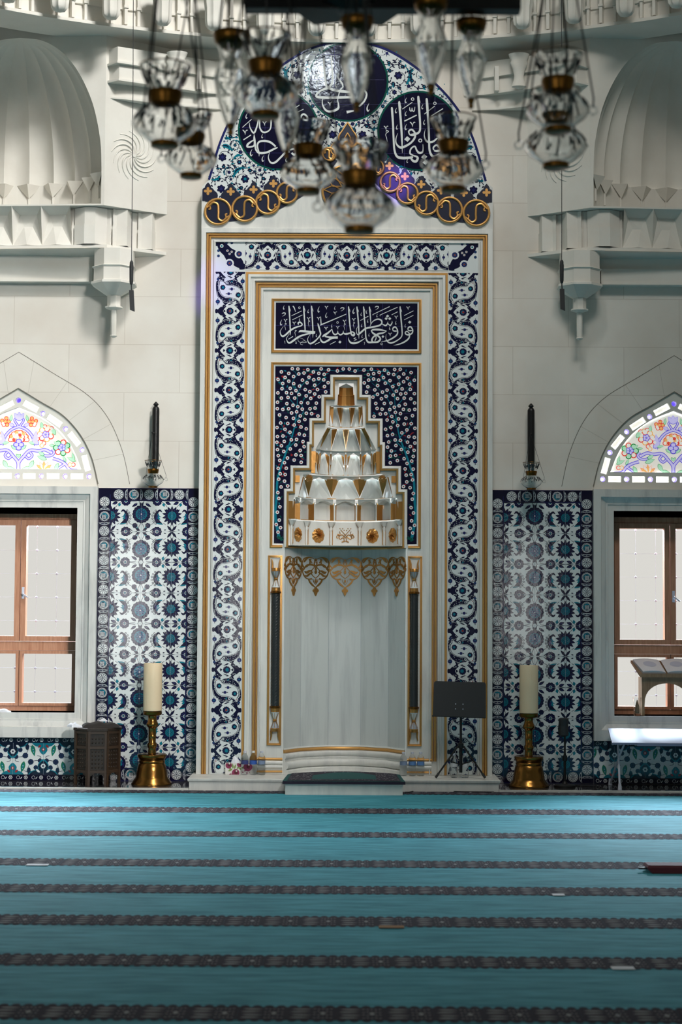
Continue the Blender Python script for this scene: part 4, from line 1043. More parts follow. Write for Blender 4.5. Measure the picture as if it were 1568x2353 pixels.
for i, (t, b_, a, c) in enumerate(TIERS):
    zt, zb, rt, rb = Z(t), Z(b_), hw(a), hw(c)
    mb = MB()
    if i == 0:                                   # gilded cap of two small drums
        n = 6; zm = (zt+zb)/2-0.004
        def pr(z, r): return [arcp(r, PI*k/n, z) for k in range(n+1)]
        for z0, z1, r0, r1 in ((zm, zt-0.035, hw(17), hw(16)), (zb, zm, hw(20), hw(19))):
            v = pr(z0, r0)+pr(z1, r1); mb.add(v, [(k, k+1, n+2+k, n+1+k) for k in range(n)], 'gilding')
        gold_line(mb, hw(17.8), zm); gold_line(mb, hw(20.5), zb+0.008)
        v = pr(zt-0.035, hw(16)); mb.add(v+[arcp(0.0, 0, zt)], [(k, k+1, n+1) for k in range(n)], 'marble')
        ring_cap(mb, hw(20), hw(38), zb)
        name = 'gilded_cap'
    elif i in (1, 2):
        kites(mb, 5 if i == 1 else 6, zt, zb, rt, rb, 0.06 if i == 1 else 0.085)
        gold_line(mb, rb+0.002, zb+0.003); ring_cap(mb, rt+0.03, 0.0 if i == 1 else rt-0.03, zt+0.002); ring_cap(mb, rb, rb+0.03, zb)
        name = 'stalactite_tier'
    elif i in (3, 4):
        n = 6 if i == 3 else 5; zm = zb+(zt-zb)*(0.45 if i == 3 else 0.0)
        kites(mb, n, zt-0.02, zb, rt, rb, 0.085, 0.7)
        for k in range(n+1):                     # little uprights with gilded cheeks
            th = PI*k/n; w_ = 0.055 if i == 3 else 0.045
            for dz0, dz1, dr in ((zm if i == 3 else zt-0.075, zt-0.012, 0.012),) + (((zb, zm, 0.006),) if i == 3 else ()):
                p0, p1 = arcp(rb-dr, th-w_, dz0), arcp(rb-dr, th+w_, dz0); q0, q1 = arcp(rb+0.03, th-w_*1.1, dz0), arcp(rb+0.03, th+w_*1.1, dz0)
                up = dz1-dz0; U = lambda p: (p[0], p[1], p[2]+up)
                mb.add([p0, p1, U(p1), U(p0)], [(0, 1, 2, 3)], 'marble' if i == 3 else 'gilding')
                mb.add([q0, p0, U(p0), U(q0)], [(0, 1, 2, 3)], 'gilding'); mb.add([p1, q1, U(q1), U(p1)], [(0, 1, 2, 3)], 'gilding')
                mb.add([p0, p1, q1, q0], [(0, 1, 2, 3)], 'gilding')
        for k in range(n):                       # pointed hoods over the cells
            a0, a1 = PI*k/n, PI*(k+1)/n; am = (a0+a1)/2; zz = zt-0.045
            mb.add([arcp(rb-0.012, a0+0.05, zz), arcp(rb-0.012, am, zt-0.004), arcp(rb-0.012, a1-0.05, zz), arcp(rb-0.012, a1, zt+0.008), arcp(rb-0.012, a0, zt+0.008)], [(0, 1, 4), (1, 3, 4), (1, 2, 3)], 'marble')
        gold_line(mb, rb, zb+0.003); ring_cap(mb, rb-0.012, rb+0.03, zb); ring_cap(mb, rt-0.04, rb+0.03, zt+0.008)
        if i == 4:
            for s in (-1, 1):                    # gilded whorls on the flanks
                c0 = (s*hw(84.5), YB-0.004, Z(1099))
                for k in range(10):
                    a_ = 2*PI*k/10; mb.tube([(c0[0]+0.005*math.cos(a_), c0[1]-0.008, c0[2]+0.005*math.sin(a_)), (c0[0]+0.022*math.cos(a_+0.5), c0[1]-0.006, c0[2]+0.022*math.sin(a_+0.5)), (c0[0]+0.034*math.cos(a_+1.1), c0[1], c0[2]+0.034*math.sin(a_+1.1))], 0.0065, 'gilding', 5)
        name = 'stalactite_tier'
    elif i == 5:
        n = 7; zm = zt-(zt-zb)*0.42
        for k in range(n):
            a0, a1 = PI*k/n+0.03, PI*(k+1)/n-0.03; am = (a0+a1)/2
            for z0, z1, dr in ((zb, zm, 0.030), (zm, zt-0.05, 0.042)):
                mb.add([arcp(rb+dr, a0, z0), arcp(rb+dr, a1, z0), arcp(rb+dr, a1, z1), arcp(rb+dr, a0, z1)], [(0, 1, 2, 3)], 'marble')
            mb.add([arcp(rb+0.028, a0, zm), arcp(rb+0.028, a1, zm), arcp(rb+0.042, a1, zm), arcp(rb+0.042, a0, zm)], [(0, 1, 2, 3)], 'gold')
            # bevelled hood with a flat point
            h = [arcp(rb+0.042, a0, zt-0.05), arcp(rb+0.042, a0+0.12, zt-0.022), arcp(rb+0.042, am, zt-0.012), arcp(rb+0.042, a1-0.12, zt-0.022), arcp(rb+0.042, a1, zt-0.05)]
            f = [arcp(rb-0.03, a0, zt-0.038), arcp(rb-0.03, a0+0.12, zt-0.012), arcp(rb-0.03, am, zt-0.002), arcp(rb-0.03, a1-0.12, zt-0.012), arcp(rb-0.03, a1, zt-0.038)]
            mb.add(h+f, [(j, j+1, 6+j, 5+j) for j in range(4)], 'marble')
            mb.add(h, [(0, 1, 2, 3, 4)], 'marble')
            mb.add(f+[arcp(rb-0.03, a1, zt+0.01), arcp(rb-0.03, a0, zt+0.01)], [(0, 1, 6), (1, 2, 6), (2, 5, 6), (2, 3, 5), (3, 4, 5)], 'marble')
        for k in range(n+1):
            th = PI*k/n; th = min(max(th, 0.02), PI-0.02)
            for sg, mt in ((-1, 'gilding'), (1, 'gilding')):
                mb.add([arcp(rb-0.028, th, zb), arcp(rb+0.030, th+sg*0.060, zb), arcp(rb+0.030, th+sg*0.060, zt-0.03), arcp(rb-0.028, th, zt-0.03)], [(0, 1, 2, 3)], mt)
            mb.add([arcp(rb-0.032, th-0.016, zb), arcp(rb-0.032, th+0.016, zb), arcp(rb-0.032, th+0.016, zt-0.02), arcp(rb-0.032, th-0.016, zt-0.02)], [(0, 1, 2, 3)], 'marble')
        gold_line(mb, rb-0.004, zb+0.003); ring_cap(mb, rb-0.03, rb+0.03, zb); ring_cap(mb, rb-0.032, rb+0.06, zt+0.01)
        name = 'stalactite_tier'
    else:
        fac = [(x*rb/NX, YB+y*0.92) for x, y in NICHE]
        for j in range(5):
            (x0, y0), (x1, y1) = fac[j], fac[j+1]
            mb.add([(x0, y0, zb), (x1, y1, zb), (x1, y1, zt), (x0, y0, zt)], [(0, 1, 2, 3)], 'marble')
            d = Vector((x1-x0, y1-y0, 0)); L = d.length; d.normalize(); nrm = Vector((d.y, -d.x, 0)); c0 = Vector(((x0+x1)/2, (y0+y1)/2, (zt+zb)/2-0.012))
            if j == 2:                           # raised cipher of bows and crossed staves
                curve = lambda pts, r=0.0042: mb.tube([tuple(c0+d*a+Vector((0, 0, b_))+nrm*0.004) for a, b_ in spline(pts, 6)], r, 'gilding', 5)
                for s in (-1, 1):
                    curve([(s*0.0, -0.02), (s*0.03, 0.012), (s*0.06, -0.005), (s*0.05, -0.03), (s*0.02, -0.015), (s*0.012, -0.045), (s*0.035, -0.06), (s*0.0, -0.048)])
                    curve([(s*0.045, 0.06), (0, 0.01), (-s*0.03, -0.02)], 0.003); curve([(s*0.055, 0.045), (s*0.05, 0.015), (s*0.078, 0.02)], 0.003)
                    curve([(s*0.058, -0.005), (s*0.072, 0.01), (s*0.084, -0.012), (s*0.066, -0.02)], 0.0045)
                    for a, b_ in ((0.025, 0.072), (0.052, 0.072), (0.012, 0.055)): mb.lathe((c0+d*(s*a)+nrm*0.003)[:], [(0.001, b_-0.006), (0.0055, b_), (0.001, b_+0.006)], 'gilding', 8)
            else:                                # gilded whirling rosette
                R_ = 0.072 if j in (1, 3) else 0.072; n_ = 9
                sx = 1.0 if j in (1, 3) else min(1.0, L*0.40/R_)
                sg = -1 if j < 2 else 1
                vv = []
                for q in range(n_*8+1):
                    th = 2*PI*q/(n_*8)
                    for p_ in range(7):
                        rr = p_/6; ph = (th*n_/(2*PI) + sg*rr*1.6) % 1.0
                        R2 = R_*(0.90+0.10*math.sin(PI*((th*n_/(2*PI)+sg*1.6) % 1.0)))*rr
                        hgt = 0.026*(0.25+0.75*ph)*math.sin(PI*min(1, rr*0.85+0.15))+0.002
                        vv.append(tuple(c0 + d*(R2*math.cos(th)*sx) + Vector((0, 0, R2*math.sin(th))) + nrm*hgt))
                mb.add(vv, [(q*7+p_, q*7+7+p_, q*7+8+p_, q*7+p_+1) for q in range(n_*8) for p_ in range(6)], 'gilding')
        for j in range(6):                       # small engaged columns with splayed gilded capitals
            x, y = fac[j]; c0 = Vector((x*0.975, y-0.012 if 0 < j < 5 else y+0.0, 0))
            mb.lathe(c0, [(0.004, zb+0.004), (0.009, zb+0.02), (0.011, zb+0.03), (0.011, zt-0.085)], 'marble', 6)
            for a_ in (-1, 1): mb.obox(c0+Vector((a_*0.014, 0.008, (zb+zt)/2-0.025)), 0.004, 0.004, (zt-zb)/2-0.045, Matrix.Identity(3), 'gilding')
            mb.lathe(c0, [(0.012, zt-0.085), (0.014, zt-0.08), (0.014, zt-0.05), (0.040, zt-0.008), (0.046, zt)], 'marble', 6)
            for a_ in (-1, 1): mb.add([tuple(c0+Vector((a_*0.012, -0.008, zt-0.055))), tuple(c0+Vector((a_*0.040, 0.0, zt-0.01))), tuple(c0+Vector((a_*0.018, 0.02, zt-0.055)))], [(0, 1, 2)], 'gilding')
        ring_cap(mb, rb-0.03, rb+0.03, zt+0.002)
        name = 'rosette_tier'
    mb.build(name, mih)

# ------------------------------------------------------------------ the faceted recess below
mb = MB(); zl_, zu = 0.30, NZ1
for j in range(5):
    (x0, y0), (x1, y1) = NICHE[j], NICHE[j+1]
    mb.add([(x0, y0, PZ), (x1, y1, PZ), (x1, y1, zu), (x0, y0, zu)], [(0, 1, 2, 3)], 'niche_marble')
mb.add([(x, y, zu) for x, y in NICHE], [tuple(range(6))], 'marble'); mb.add([(x, y, PZ+0.001) for x, y in NICHE], [tuple(range(6))], 'marble')
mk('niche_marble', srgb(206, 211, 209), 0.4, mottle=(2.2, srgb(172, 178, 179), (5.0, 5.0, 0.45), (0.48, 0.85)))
for x, y in NICHE[1:-1]: mb.tube([(x, y-0.001, PZ), (x, y-0.001, zu)], 0.0012, 'grout', 5)
mb.build('recess', mih)
rev = [(x, y) for x, y in NICHE]                 # left to right: left of the path is deeper, so offsets are negative towards the viewer
mb = MB(); zt_ = Z(1257)
mb.sweep_plan([(0.0, zt_-0.010), (-0.018, zt_-0.010), (-0.024, zt_), (-0.018, zt_+0.008), (0.0, zt_+0.016)], rev, 'gold'); mb.build('gilded_cornice', mih)
mb = MB(); base = [(-NX-0.035, -0.05)] + rev + [(NX+0.035, -0.05)]
mb.sweep_plan([(0, 0.345), (-0.010, 0.345), (-0.014, 0.333), (0, 0.333)], rev, 'marble')
pr = [(0, 0.30), (-0.012, 0.30)]
pr += [(-0.020-0.016*math.sin(PI*q/10), 0.272+0.024*math.cos(PI*q/10)) for q in range(11)]
pr += [(-0.020-0.004*math.sin(PI*q/6), 0.242-0.02*q/6) for q in range(7)]
pr += [(-0.030-0.030*math.sin(PI*q/12), 0.186+0.034*math.cos(PI*q/12)) for q in range(13)]
pr += [(-0.052, 0.148), (-0.060, 0.140), (-0.060, PZ), (0, PZ)]
mb.sweep_plan(pr, rev, 'marble')
mb.build('base_moulding', mih, 42)
mb = MB(); mb.sweep_plan([(-0.002, 0.333), (-0.012, 0.331), (-0.022, 0.317), (-0.016, 0.303), (-0.002, 0.300)], rev, 'gold'); mb.build('gilded_base_line', mih, 30)

# gilded lace hanging on the facets
def lace():
    c = Pat(); g = 'gilding'
    S = lambda pts: [c.stroke([(s*x, y, w_) for x, y, w_ in pts], 1, g, None, 6) for s in (-1, 1)]
    k = 1.0
    S([(0.0, -0.01, 0.006), (0.07, 0.06, 0.012), (0.24, 0.10, 0.03), (0.42, 0.06, 0.03), (0.49, -0.06, 0.022), (0.47, -0.13, 0.02)])
    S([(0.24, 0.10, 0.02), (0.33, 0.06, 0.05), (0.40, -0.01, 0.05), (0.43, -0.05, 0.01)])
    S([(0.0, -0.02, 0.01), (-0.04, -0.09, 0.016), (0.03, -0.17, 0.018), (0.14, -0.28, 0.02), (0.13, -0.40, 0.02), (0.0, -0.50, 0.018)])
    S([(0.04, 0.02, 0.012), (0.05, -0.1, 0.016), (-0.03, -0.18, 0.014)])
    S([(0.03, -0.17, 0.02), (0.10, -0.12, 0.05), (0.23, -0.11, 0.05), (0.33, -0.15, 0.07), (0.40, -0.20, 0.03)])
    S([(0.13, -0.06, 0.012), (0.19, -0.01, 0.05), (0.20, 0.03, 0.05), (0.16, 0.05, 0.012)]); S([(0.25, 0.05, 0.01), (0.20, 0.0, 0.04), (0.21, -0.08, 0.03), (0.18, -0.12, 0.01)])
    S([(0.14, -0.28, 0.016), (0.24, -0.30, 0.06), (0.33, -0.34, 0.07), (0.40, -0.31, 0.02)]); S([(0.10, -0.32, 0.016), (0.22, -0.38, 0.055), (0.32, -0.44, 0.05), (0.40, -0.42, 0.012)])
    S([(0.47, -0.13, 0.018), (0.40, -0.22, 0.02), (0.47, -0.30, 0.02), (0.44, -0.40, 0.03), (0.36, -0.49, 0.03), (0.25, -0.53, 0.03), (0.14, -0.52, 0.05)])
    S([(0.25, -0.53, 0.04), (0.20, -0.62, 0.05), (0.11, -0.70, 0.05), (0.0, -0.77, 0.012)]); S([(0.10, -0.52, 0.012), (0.06, -0.62, 0.012), (0.0, -0.68, 0.01)])
    S([(0.49, -0.10, 0.02), (0.44, -0.20, 0.02), (0.49, -0.29, 0.03)])
    for y, r in ((-0.23, 0.05), (-0.31, 0.07), (-0.58, 0.06), (0.03, 0.04)): c.leaf(0, y-r, PI/2, r*2, r*0.55, 2, g)
    c.star(0, -0.86, 0.10, 4, 2, g, 0.7, 0.0); c.leaf(0, -0.80, -PI/2, 0.22, 0.06, 2, g); c.leaf(0.5, -0.20, PI/2, 0.12, 0.04, 1, g); c.leaf(-0.5, -0.20, PI/2, 0.12, 0.04, 1, g); c.leaf(0.5, -0.20, -PI/2, 0.12, 0.04, 1, g); c.leaf(-0.5, -0.20, -PI/2, 0.12, 0.04, 1, g)
    return c
LC = lace(); zl_ = Z(1287)
for j in range(5):
    (x0, y0), (x1, y1) = NICHE[j], NICHE[j+1]; d = Vector((x1-x0, y1-y0)); L = d.length; d.normalize(); nx = Vector((d.y, -d.x)); m_ = Vector(((x0+x1)/2, (y0+y1)/2))
    mb = MB()
    for k_, (q, l, mt) in enumerate(LC.p):
        fr = []; bk = []
        cx = sum(p[0] for p in q)/len(q); cy = sum(p[1] for p in q)/len(q)
        for p in q:
            P = m_ + d*(p[0]*L*0.985); h = 0.007*l+(k_ % 89)*3e-5
            fr.append((P.x+nx.x*h, P.y+nx.y*h, zl_+p[1]*0.33)); bk.append((P.x, P.y, zl_+p[1]*0.33))
        n_ = len(q)
        mb.add(fr+bk, [tuple(range(n_))] + [(i_, (i_+1) % n_, n_+(i_+1) % n_, n_+i_) for i_ in range(n_)], 'gilding')
    mb.build('gilded_lace', mih)

# ------------------------------------------------------------------ turning columns in their gilded frames
for s in (-1, 1):
    x0, x1 = s*0.588, s*0.724; z0, z1 = Z(1714), Z(1277)
    mb = MB(); xa, xb = sorted((x0, x1)); w_ = 0.018
    P = [(xa, z0), (xa, z1), (xb, z1), (xb, z0)]
    mb.sweep([(0.0, 0.0), (-0.002, -0.016), (-0.008, -0.018), (-0.012, -0.011), (-0.018, -0.013), (-w_-0.004, 0.0)], P, 'gold', closed=True)
    fix_normals(mb.build('gilded_frame', mih, 40))
    xc = s*0.648; yc = -0.018; c0 = (xc, yc, 0)
    za, zb_ = Z(1624), Z(1363)
    mb = MB(); R_ = 0.040; n_ = 40; m_ = 160
    def tw(u, v):
        a = 2*PI*u; k = 1-0.085*abs(math.sin(4*(a + s*v*30)))
        return (xc+R_*k*math.cos(a), yc+R_*k*math.sin(a)*0.85, za+(zb_-za)*v)
    mb.grid(tw, n_, m_, 'black_stone')
    col = mb.build('turning_column', mih, 30)
    for sg, ze in ((1, zb_), (-1, za)):
        m2 = MB(); f = lambda pr: [(r, ze+sg*z) for r, z in (pr if sg > 0 else pr[::-1])]
        m2.lathe(c0, f([(0.042, -0.006), (0.050, 0.0), (0.050, 0.01), (0.042, 0.016)]), 'bronze', 20); m2.lathe(c0, f([(0.040, 0.016), (0.042, 0.022), (0.038, 0.034), (0.040, 0.05)]), 'gilding', 20)
        m2.lathe(c0, f([(0.038, 0.05), (0.026, 0.085), (0.013, 0.118)]), 'tile_white', 16); m2.lathe(c0, f([(0.013, 0.116), (0.019, 0.124), (0.019, 0.132), (0.012, 0.140)]), 'gilding', 16)
        m2.lathe(c0, f([(0.012, 0.140), (0.030, 0.172), (0.038, 0.200)]), 'grout', 16); m2.lathe(c0, f([(0.036, 0.198), (0.042, 0.204), (0.040, 0.226), (0.036, 0.232)]), 'gilding', 16)
        for q in range(8):
            a = 2*PI*q/8; m2.tube([(xc+0.033*math.cos(a), yc+0.033*math.sin(a), ze+sg*0.06), (xc+0.014*math.cos(a), yc+0.014*math.sin(a), ze+sg*0.118), (xc+0.014*math.cos(a), yc+0.014*math.sin(a), ze+sg*0.138), (xc+0.037*math.cos(a), yc+0.037*math.sin(a), ze+sg*0.195)], 0.003, 'gilding', 5)
        for a in (-1, 1): m2.tube([(xc+a*0.034, yc, ze+sg*0.226), (xc+a*0.032, yc, ze+sg*0.275), (xc+a*0.040, yc, ze+sg*0.315)], [0.011, 0.008, 0.005], 'gilding', 6)
        m2.build('hourglass_capital' if sg > 0 else 'hourglass_base', col, 40)

# ------------------------------------------------------------------ crowning field: roundels with writing, scrolls, interlaced gilded border
TY = Pat(); 
arcL = [(-x, z) for x, z in reversed(arc)] + [(x, z) for x, z in arc[1:]]
CH = [(hw(300), Z(489), 32), (hw(238), Z(482), 31), (hw(184.5), Z(467), 29), (hw(140), Z(445), 25.5), (hw(100), Z(419), 24), (hw(66), Z(386), 19), (hw(43), Z(356), 16)]
low = [(-x, z) for x, z, r in CH] + [(0, Z(335))] + [(x, z) for x, z, r in reversed(CH)]
field = arcL + [(1.335, Z(440))] + [(x, z) for x, z, r in CH] + [(0, Z(335))] + [(-x, z) for x, z, r in reversed(CH)] + [(-1.335, Z(440))]
mbt = MB().plate(field, [], -0.004, 0.0, 'tile_white')
TY.stroke([(p[0], p[1]) for p in arcL], 6, 'indigo', 0.022, curved=False)
ROUND = [(0.0, Z(188), hw(95)), (-hw(161), Z(300), hw(95)), (hw(164), Z(300), hw(95))]
arc_in = [(x*0.975, Z(335)+(z-Z(335))*0.97) for x, z in arcL]
for x, z, r in ROUND:
    c = Pat().disk(x, z, r, 2, 'bottle_green', 48).disk(x, z, r*0.955, 3, 'navy', 48)
    for g_ in (-0.22, 0.02, 0.26): c.rect(x-r*0.9, x+r*0.9, z+g_-0.0012, z+g_+0.0012, 3.4, 'blue_grout') if abs(g_) < r*0.7 else None
    c.rect(x-0.13, x-0.1276, z-r*0.9, z+r*0.9, 3.4, 'blue_grout'); c.rect(x+0.16, x+0.1624, z-r*0.85, z+r*0.85, 3.4, 'blue_grout')
    for q, l, m_ in c.p:                           # cut by the edge of the arch
        q2 = []
        for p in q:
            px_, pz_ = p
            lim = arc_in
            if z > Z(200):
                zmax = None
                for a, b_ in zip(arcL[:-1], arcL[1:]):
                    if a[0] <= px_ <= b_[0]: zmax = a[1]+(b_[1]-a[1])*(px_-a[0])/(b_[0]-a[0])
                if zmax is not None: pz_ = min(pz_, zmax-0.02)
            q2.append((px_, pz_))
        TY.poly(q2, l, m_)
# scrolling flowers on the white ground
def region(x, z, m):
    if not inside((x, z), [(a*0.985, Z(300)+(b_-Z(300))*0.985) for a, b_ in field]): return False
    for a, b_, r in ROUND:
        if math.hypot(x-a, z-b_) < r+m: return False
    for a, b_, r in CH:
        if math.hypot(abs(x)-a, z-b_) < hw(r)+m+0.02: return False
    return True
rnd = random.Random(5); spots = []
for tr in range(16000):
    x, z = rnd.uniform(0.0, 1.33), rnd.uniform(Z(480), Z(90)); r = (0.115, 0.09, 0.07, 0.05, 0.034, 0.024)[min(5, tr//2300)]
    if not region(x, z, r*(0.45 if r > 0.06 else 0.6)): continue
    if all(math.hypot(x-a, z-b_) > (r+q)*0.90 for a, b_, q in spots) and (x > r*0.8): spots.append((x, z, r))
for x, z, r in spots:
    a0 = rnd.uniform(0, 6.28); sg = rnd.choice((-1, 1)); kind = rnd.choice(('turquoise', 'indigo'))
    for s in (-1, 1):
        P = lambda rr, a: (s*(x+rr*math.cos(a)), z+rr*math.sin(a))
        L_ = lambda rr, a, da, ln, wd, lay, m_: TY.leaf(*P(rr, a), (a+da) if s > 0 else PI-(a+da), ln, wd, lay, m_)
        if r >= 0.05:
            sp = lambda q: r*(0.94 if q < 15 else 0.94-0.075*(q-14))
            TY.stroke([(*P(sp(q), a0+sg*q*0.36), 0.0075 if q < 14 else 0.0055) for q in range(23)], 1, 'ink', None, 3)
            for q in range(11):
                L_(r*0.92, a0+sg*q*0.56, sg*0.9, r*0.30, r*0.085, 1.4, 'ink' if q % 3 else 'turquoise'); L_(r*0.92, a0+sg*q*0.56+0.2, PI+sg*0.5, r*0.26, r*0.07, 1.4, 'ink')
            for q in range(6): L_(r*0.58, a0+q*1.05, sg*1.2, r*0.26, r*0.06, 1.5, 'ink')
            TY.stroke([(*P(r*0.94, a0+sg*0.1), 0.006), (*P(r*0.99, a0+sg*0.6), r*0.34), (*P(r*0.96, a0+sg*1.1), r*0.20), (*P(r*0.90, a0+sg*1.6), 0.004)], 1.5, 'turquoise', None, 4)
            TY.stroke([(*P(r*0.97, a0+sg*0.4), 0.004), (*P(r*1.02, a0+sg*0.7), r*0.12), (*P(r*0.97, a0+sg*1.1), 0.004)], 1.7, 'ink', None, 4)
            for q in range(3):
                x2, z2 = P(r*0.80, a0+2.0+q*1.5); TY.star(x2, z2, r*0.17, 6, 1.6, 'ink', 0.75); TY.disk(x2, z2, r*0.06, 2, 'turquoise', 7)
        else:
            for q in range(5): L_(r*0.7, a0+q*1.257, sg*0.6, r*0.6, r*0.14, 1.3, 'ink')
        fr = r*0.36 if r >= 0.05 else r*0.62
        TY.star(s*x, z, fr, 6, 1.6, 'ink', 0.72, a0); TY.petals(s*x, z, fr*0.82, 6, 1.8, 'indigo', 0.2, fr*0.35, a0); TY.disk(s*x, z, fr*0.36, 2, kind, 8)
arc_lim = [(x*0.985, Z(420)+(z-Z(420))*0.985) for x, z in arcL] + [(1.36, Z(520)), (-1.36, Z(520))]
TY.p = [(q, l, m_) for q, l, m_ in TY.p if l >= 2 or all(inside(p, arc_lim) for p in q)]
# navy cresting and its gilded lozenges
DIA = [(hw(324), Z(441)), (hw(271), Z(442)), (hw(218), Z(437)), (hw(172), Z(423)), (hw(134), Z(405)), (hw(98), Z(381)), (hw(70), Z(350))]
for s in (-1, 1):
    TY.stroke([(s*x, z) for x, z, r in CH], 3, 'deep_blue', 0.20, 4)
    for x, z in DIA:
        TY.disk(s*x, z-0.03, 0.072, 3, 'deep_blue'); TY.disk(s*(x-0.045), z-0.045, 0.05, 3, 'deep_blue'); TY.disk(s*(x+0.045), z-0.045, 0.05, 3, 'deep_blue')
        TY.leaf(s*x, z, PI/2, 0.085, 0.034, 3, 'deep_blue')
        TY.star(s*x, z, 0.040, 4, 5, 'gold', 0.36, 0.0)
mk('deep_blue', srgb(20, 25, 50), 0.3)
TY.clip(-1.375, 1.375, 4, 8)
TY.into(mbt, on_wall(-0.004)); tym = mbt.build('crowning_tiles', mih)
# gilded chain of rings (relief)
for s in (-1, 1):
    for i, (x, z, r) in enumerate(CH):
        R_ = hw(r); mb = MB()
        v = Pat().disk(s*x, z, R_*1.02, 0, 'marble', 28)
        mb.plate([(p[0], p[1]) for p in v.p[0][0]], [], -0.016, -0.002, 'marble'); 
        disc = Pat().disk(s*x, z, R_*0.86, 0, 'deep_blue', 28); disc.into(mb, on_wall(-0.018))
        rg = [(s*x+R_*0.93*math.cos(2*PI*q/28), -0.020, z+R_*0.93*math.sin(2*PI*q/28)) for q in range(28)]
        mb.tube(rg, 0.0125, 'gold', 8, closed=True)
        f = (1 if i % 2 else -1)*s
        for sc, m_ in ((1, 0),):
            sp_ = spline([(-0.62, 0.42*1), (-0.35, 0.66), (-0.02, 0.52), (0.04, 0.0), (0.05, -0.5), (0.35, -0.68), (0.66, -0.40)], 6)
            mb.tube([(s*x+f*a*R_, -0.023, z+b_*R_) for a, b_ in sp_], 0.011, 'gold', 7)
            mb.tube([(s*x+f*a*R_*1.0, -0.021, z+b_*R_) for a, b_ in spline([(-0.80, 0.30), (-0.62, 0.42), (-0.55, 0.2), (-0.68, 0.16)], 4)], 0.009, 'gold', 6); mb.tube([(s*x-f*a*R_, -0.021, z-b_*R_) for a, b_ in spline([(-0.80, 0.30), (-0.62, 0.42), (-0.55, 0.2), (-0.68, 0.16)], 4)], 0.009, 'gold', 6)
        mb.build('gilded_ring', mih, 50)
# finial over the chain and the medallion under it
mb = MB(); za = Z(283)
m_ = spline([(0.0, za), (0.045, za-0.07), (0.085, za-0.14), (0.06, za-0.21), (0.0, za-0.235)], 6)
full = m_ + [(-x, z) for x, z in reversed(m_[1:-1])]
mb.plate([(x*1.04, z) for x, z in full], [], -0.018, -0.002, 'deep_blue'); mb.tube([(x, -0.02, z) for x, z in full], 0.008, 'gold', 6, closed=True)
m2 = spline([(0, za-0.10), (0.028, za-0.16), (0.0, za-0.215)], 6); mb.tube([(x, -0.02, z) for x, z in m2+[(-x, z) for x, z in reversed(m2[1:-1])]], 0.007, 'gold', 6, closed=True)
for s in (-1, 1):
    rg = [(s*0.095+0.065*math.cos(2*PI*q/20), -0.02, za-0.255+0.065*math.sin(2*PI*q/20)) for q in range(20)]; mb.tube(rg, 0.008, 'gold', 6, closed=True)
mb.build('gilded_finial', mih, 50)
mb = MB(); cz = Z(437); mb.plate([(0.235*math.cos(2*PI*q/36), cz+0.235*math.sin(2*PI*q/36)) for q in range(36)], [], -0.016, -0.002, 'deep_blue')
mb.tube([(0.235*math.cos(2*PI*q/36), -0.018, cz+0.235*math.sin(2*PI*q/36)) for q in range(36)], 0.011, 'gold', 7, closed=True)
for q in range(12):
    a = 2*PI*q/12
    for sg in (-1, 1): mb.tube([(0.06*math.cos(a), -0.02, cz+0.06*math.sin(a)), (0.14*math.cos(a+sg*0.3), -0.02, cz+0.14*math.sin(a+sg*0.3)), (0.225*math.cos(a), -0.02, cz+0.225*math.sin(a))], 0.006, 'gold', 5)
mb.build('gilded_medallion', mih, 50)
# writing in the roundels
LT = Pat()
pen, dotd, ringd, comma, vee, mim, hook, alif = writer(860, 200, 7.84)
pen(LT, [(320, 366, 4), (322, 402, 38), (340, 650, 36), (350, 900, 34), (366, 1130, 36), (412, 1252, 42), (500, 1282, 52), (640, 1277, 46), (700, 1262, 36)])
pen(LT, [(650, 1262, 30), (700, 1332, 42), (760, 1340, 46), (784, 1272, 38), (700, 1234, 26), (650, 1200, 32), (662, 1120, 28), (732, 1072, 28), (772, 1150, 32), (822, 1192, 42), (880, 1160, 28), (880, 1036, 7)])
alif(LT, [(450, 260, 4), (455, 302, 42), (480, 600, 38), (500, 900, 36), (508, 1192, 5)])
alif(LT, [(795, 163, 4), (798, 202, 42), (815, 450, 38), (830, 700, 36), (815, 810, 36), (740, 852, 42), (660, 862, 26)])
pen(LT, [(640, 862, 20), (625, 802, 28), (680, 772, 34), (735, 832, 32), (735, 912, 36), (670, 1002, 36), (560, 1072, 42), (470, 1092, 42), (400, 1022, 26), (395, 930, 16), (427, 838, 4)]); pen(LT, [(640, 862, 26), (690, 872, 34), (735, 866, 26)])
pen(LT, [(950, 210, 4), (950, 247, 42), (975, 600, 38), (990, 950, 36), (1002, 1152, 38), (1062, 1252, 42), (1180, 1202, 10)])
pen(LT, [(922, 768, 4), (905, 880, 18), (950, 982, 36), (1050, 992, 38), (1140, 925, 24)])
pen(LT, [(1075, 1142, 24), (1070, 1090, 28), (1132, 1052, 34), (1200, 1132, 34), (1130, 1158, 40), (1080, 1150, 26)])
for x, y in ((595, 940), (900, 1262), (922, 1358)): dotd(LT, x, y, 84)
for a, b_, w_ in (((510, 402), (690, 278), 14), ((545, 620), (768, 510), 22), ((905, 492), (1092, 348), 14), ((1030, 526), (1242, 393), 16)): pen(LT, [(*a, w_), (*b_, w_)], curved=False)
ringd(LT, 695, 222, 24, 14); ringd(LT, 1095, 298, 24, 14); ringd(LT, 832, 968, 28, 18); vee(LT, 692, 652, 1.2)
pen(LT, [(640, 370, 10), (648, 428, 20), (676, 432, 18), (684, 380, 12), (692, 430, 18), (722, 436, 18), (736, 362, 8)])
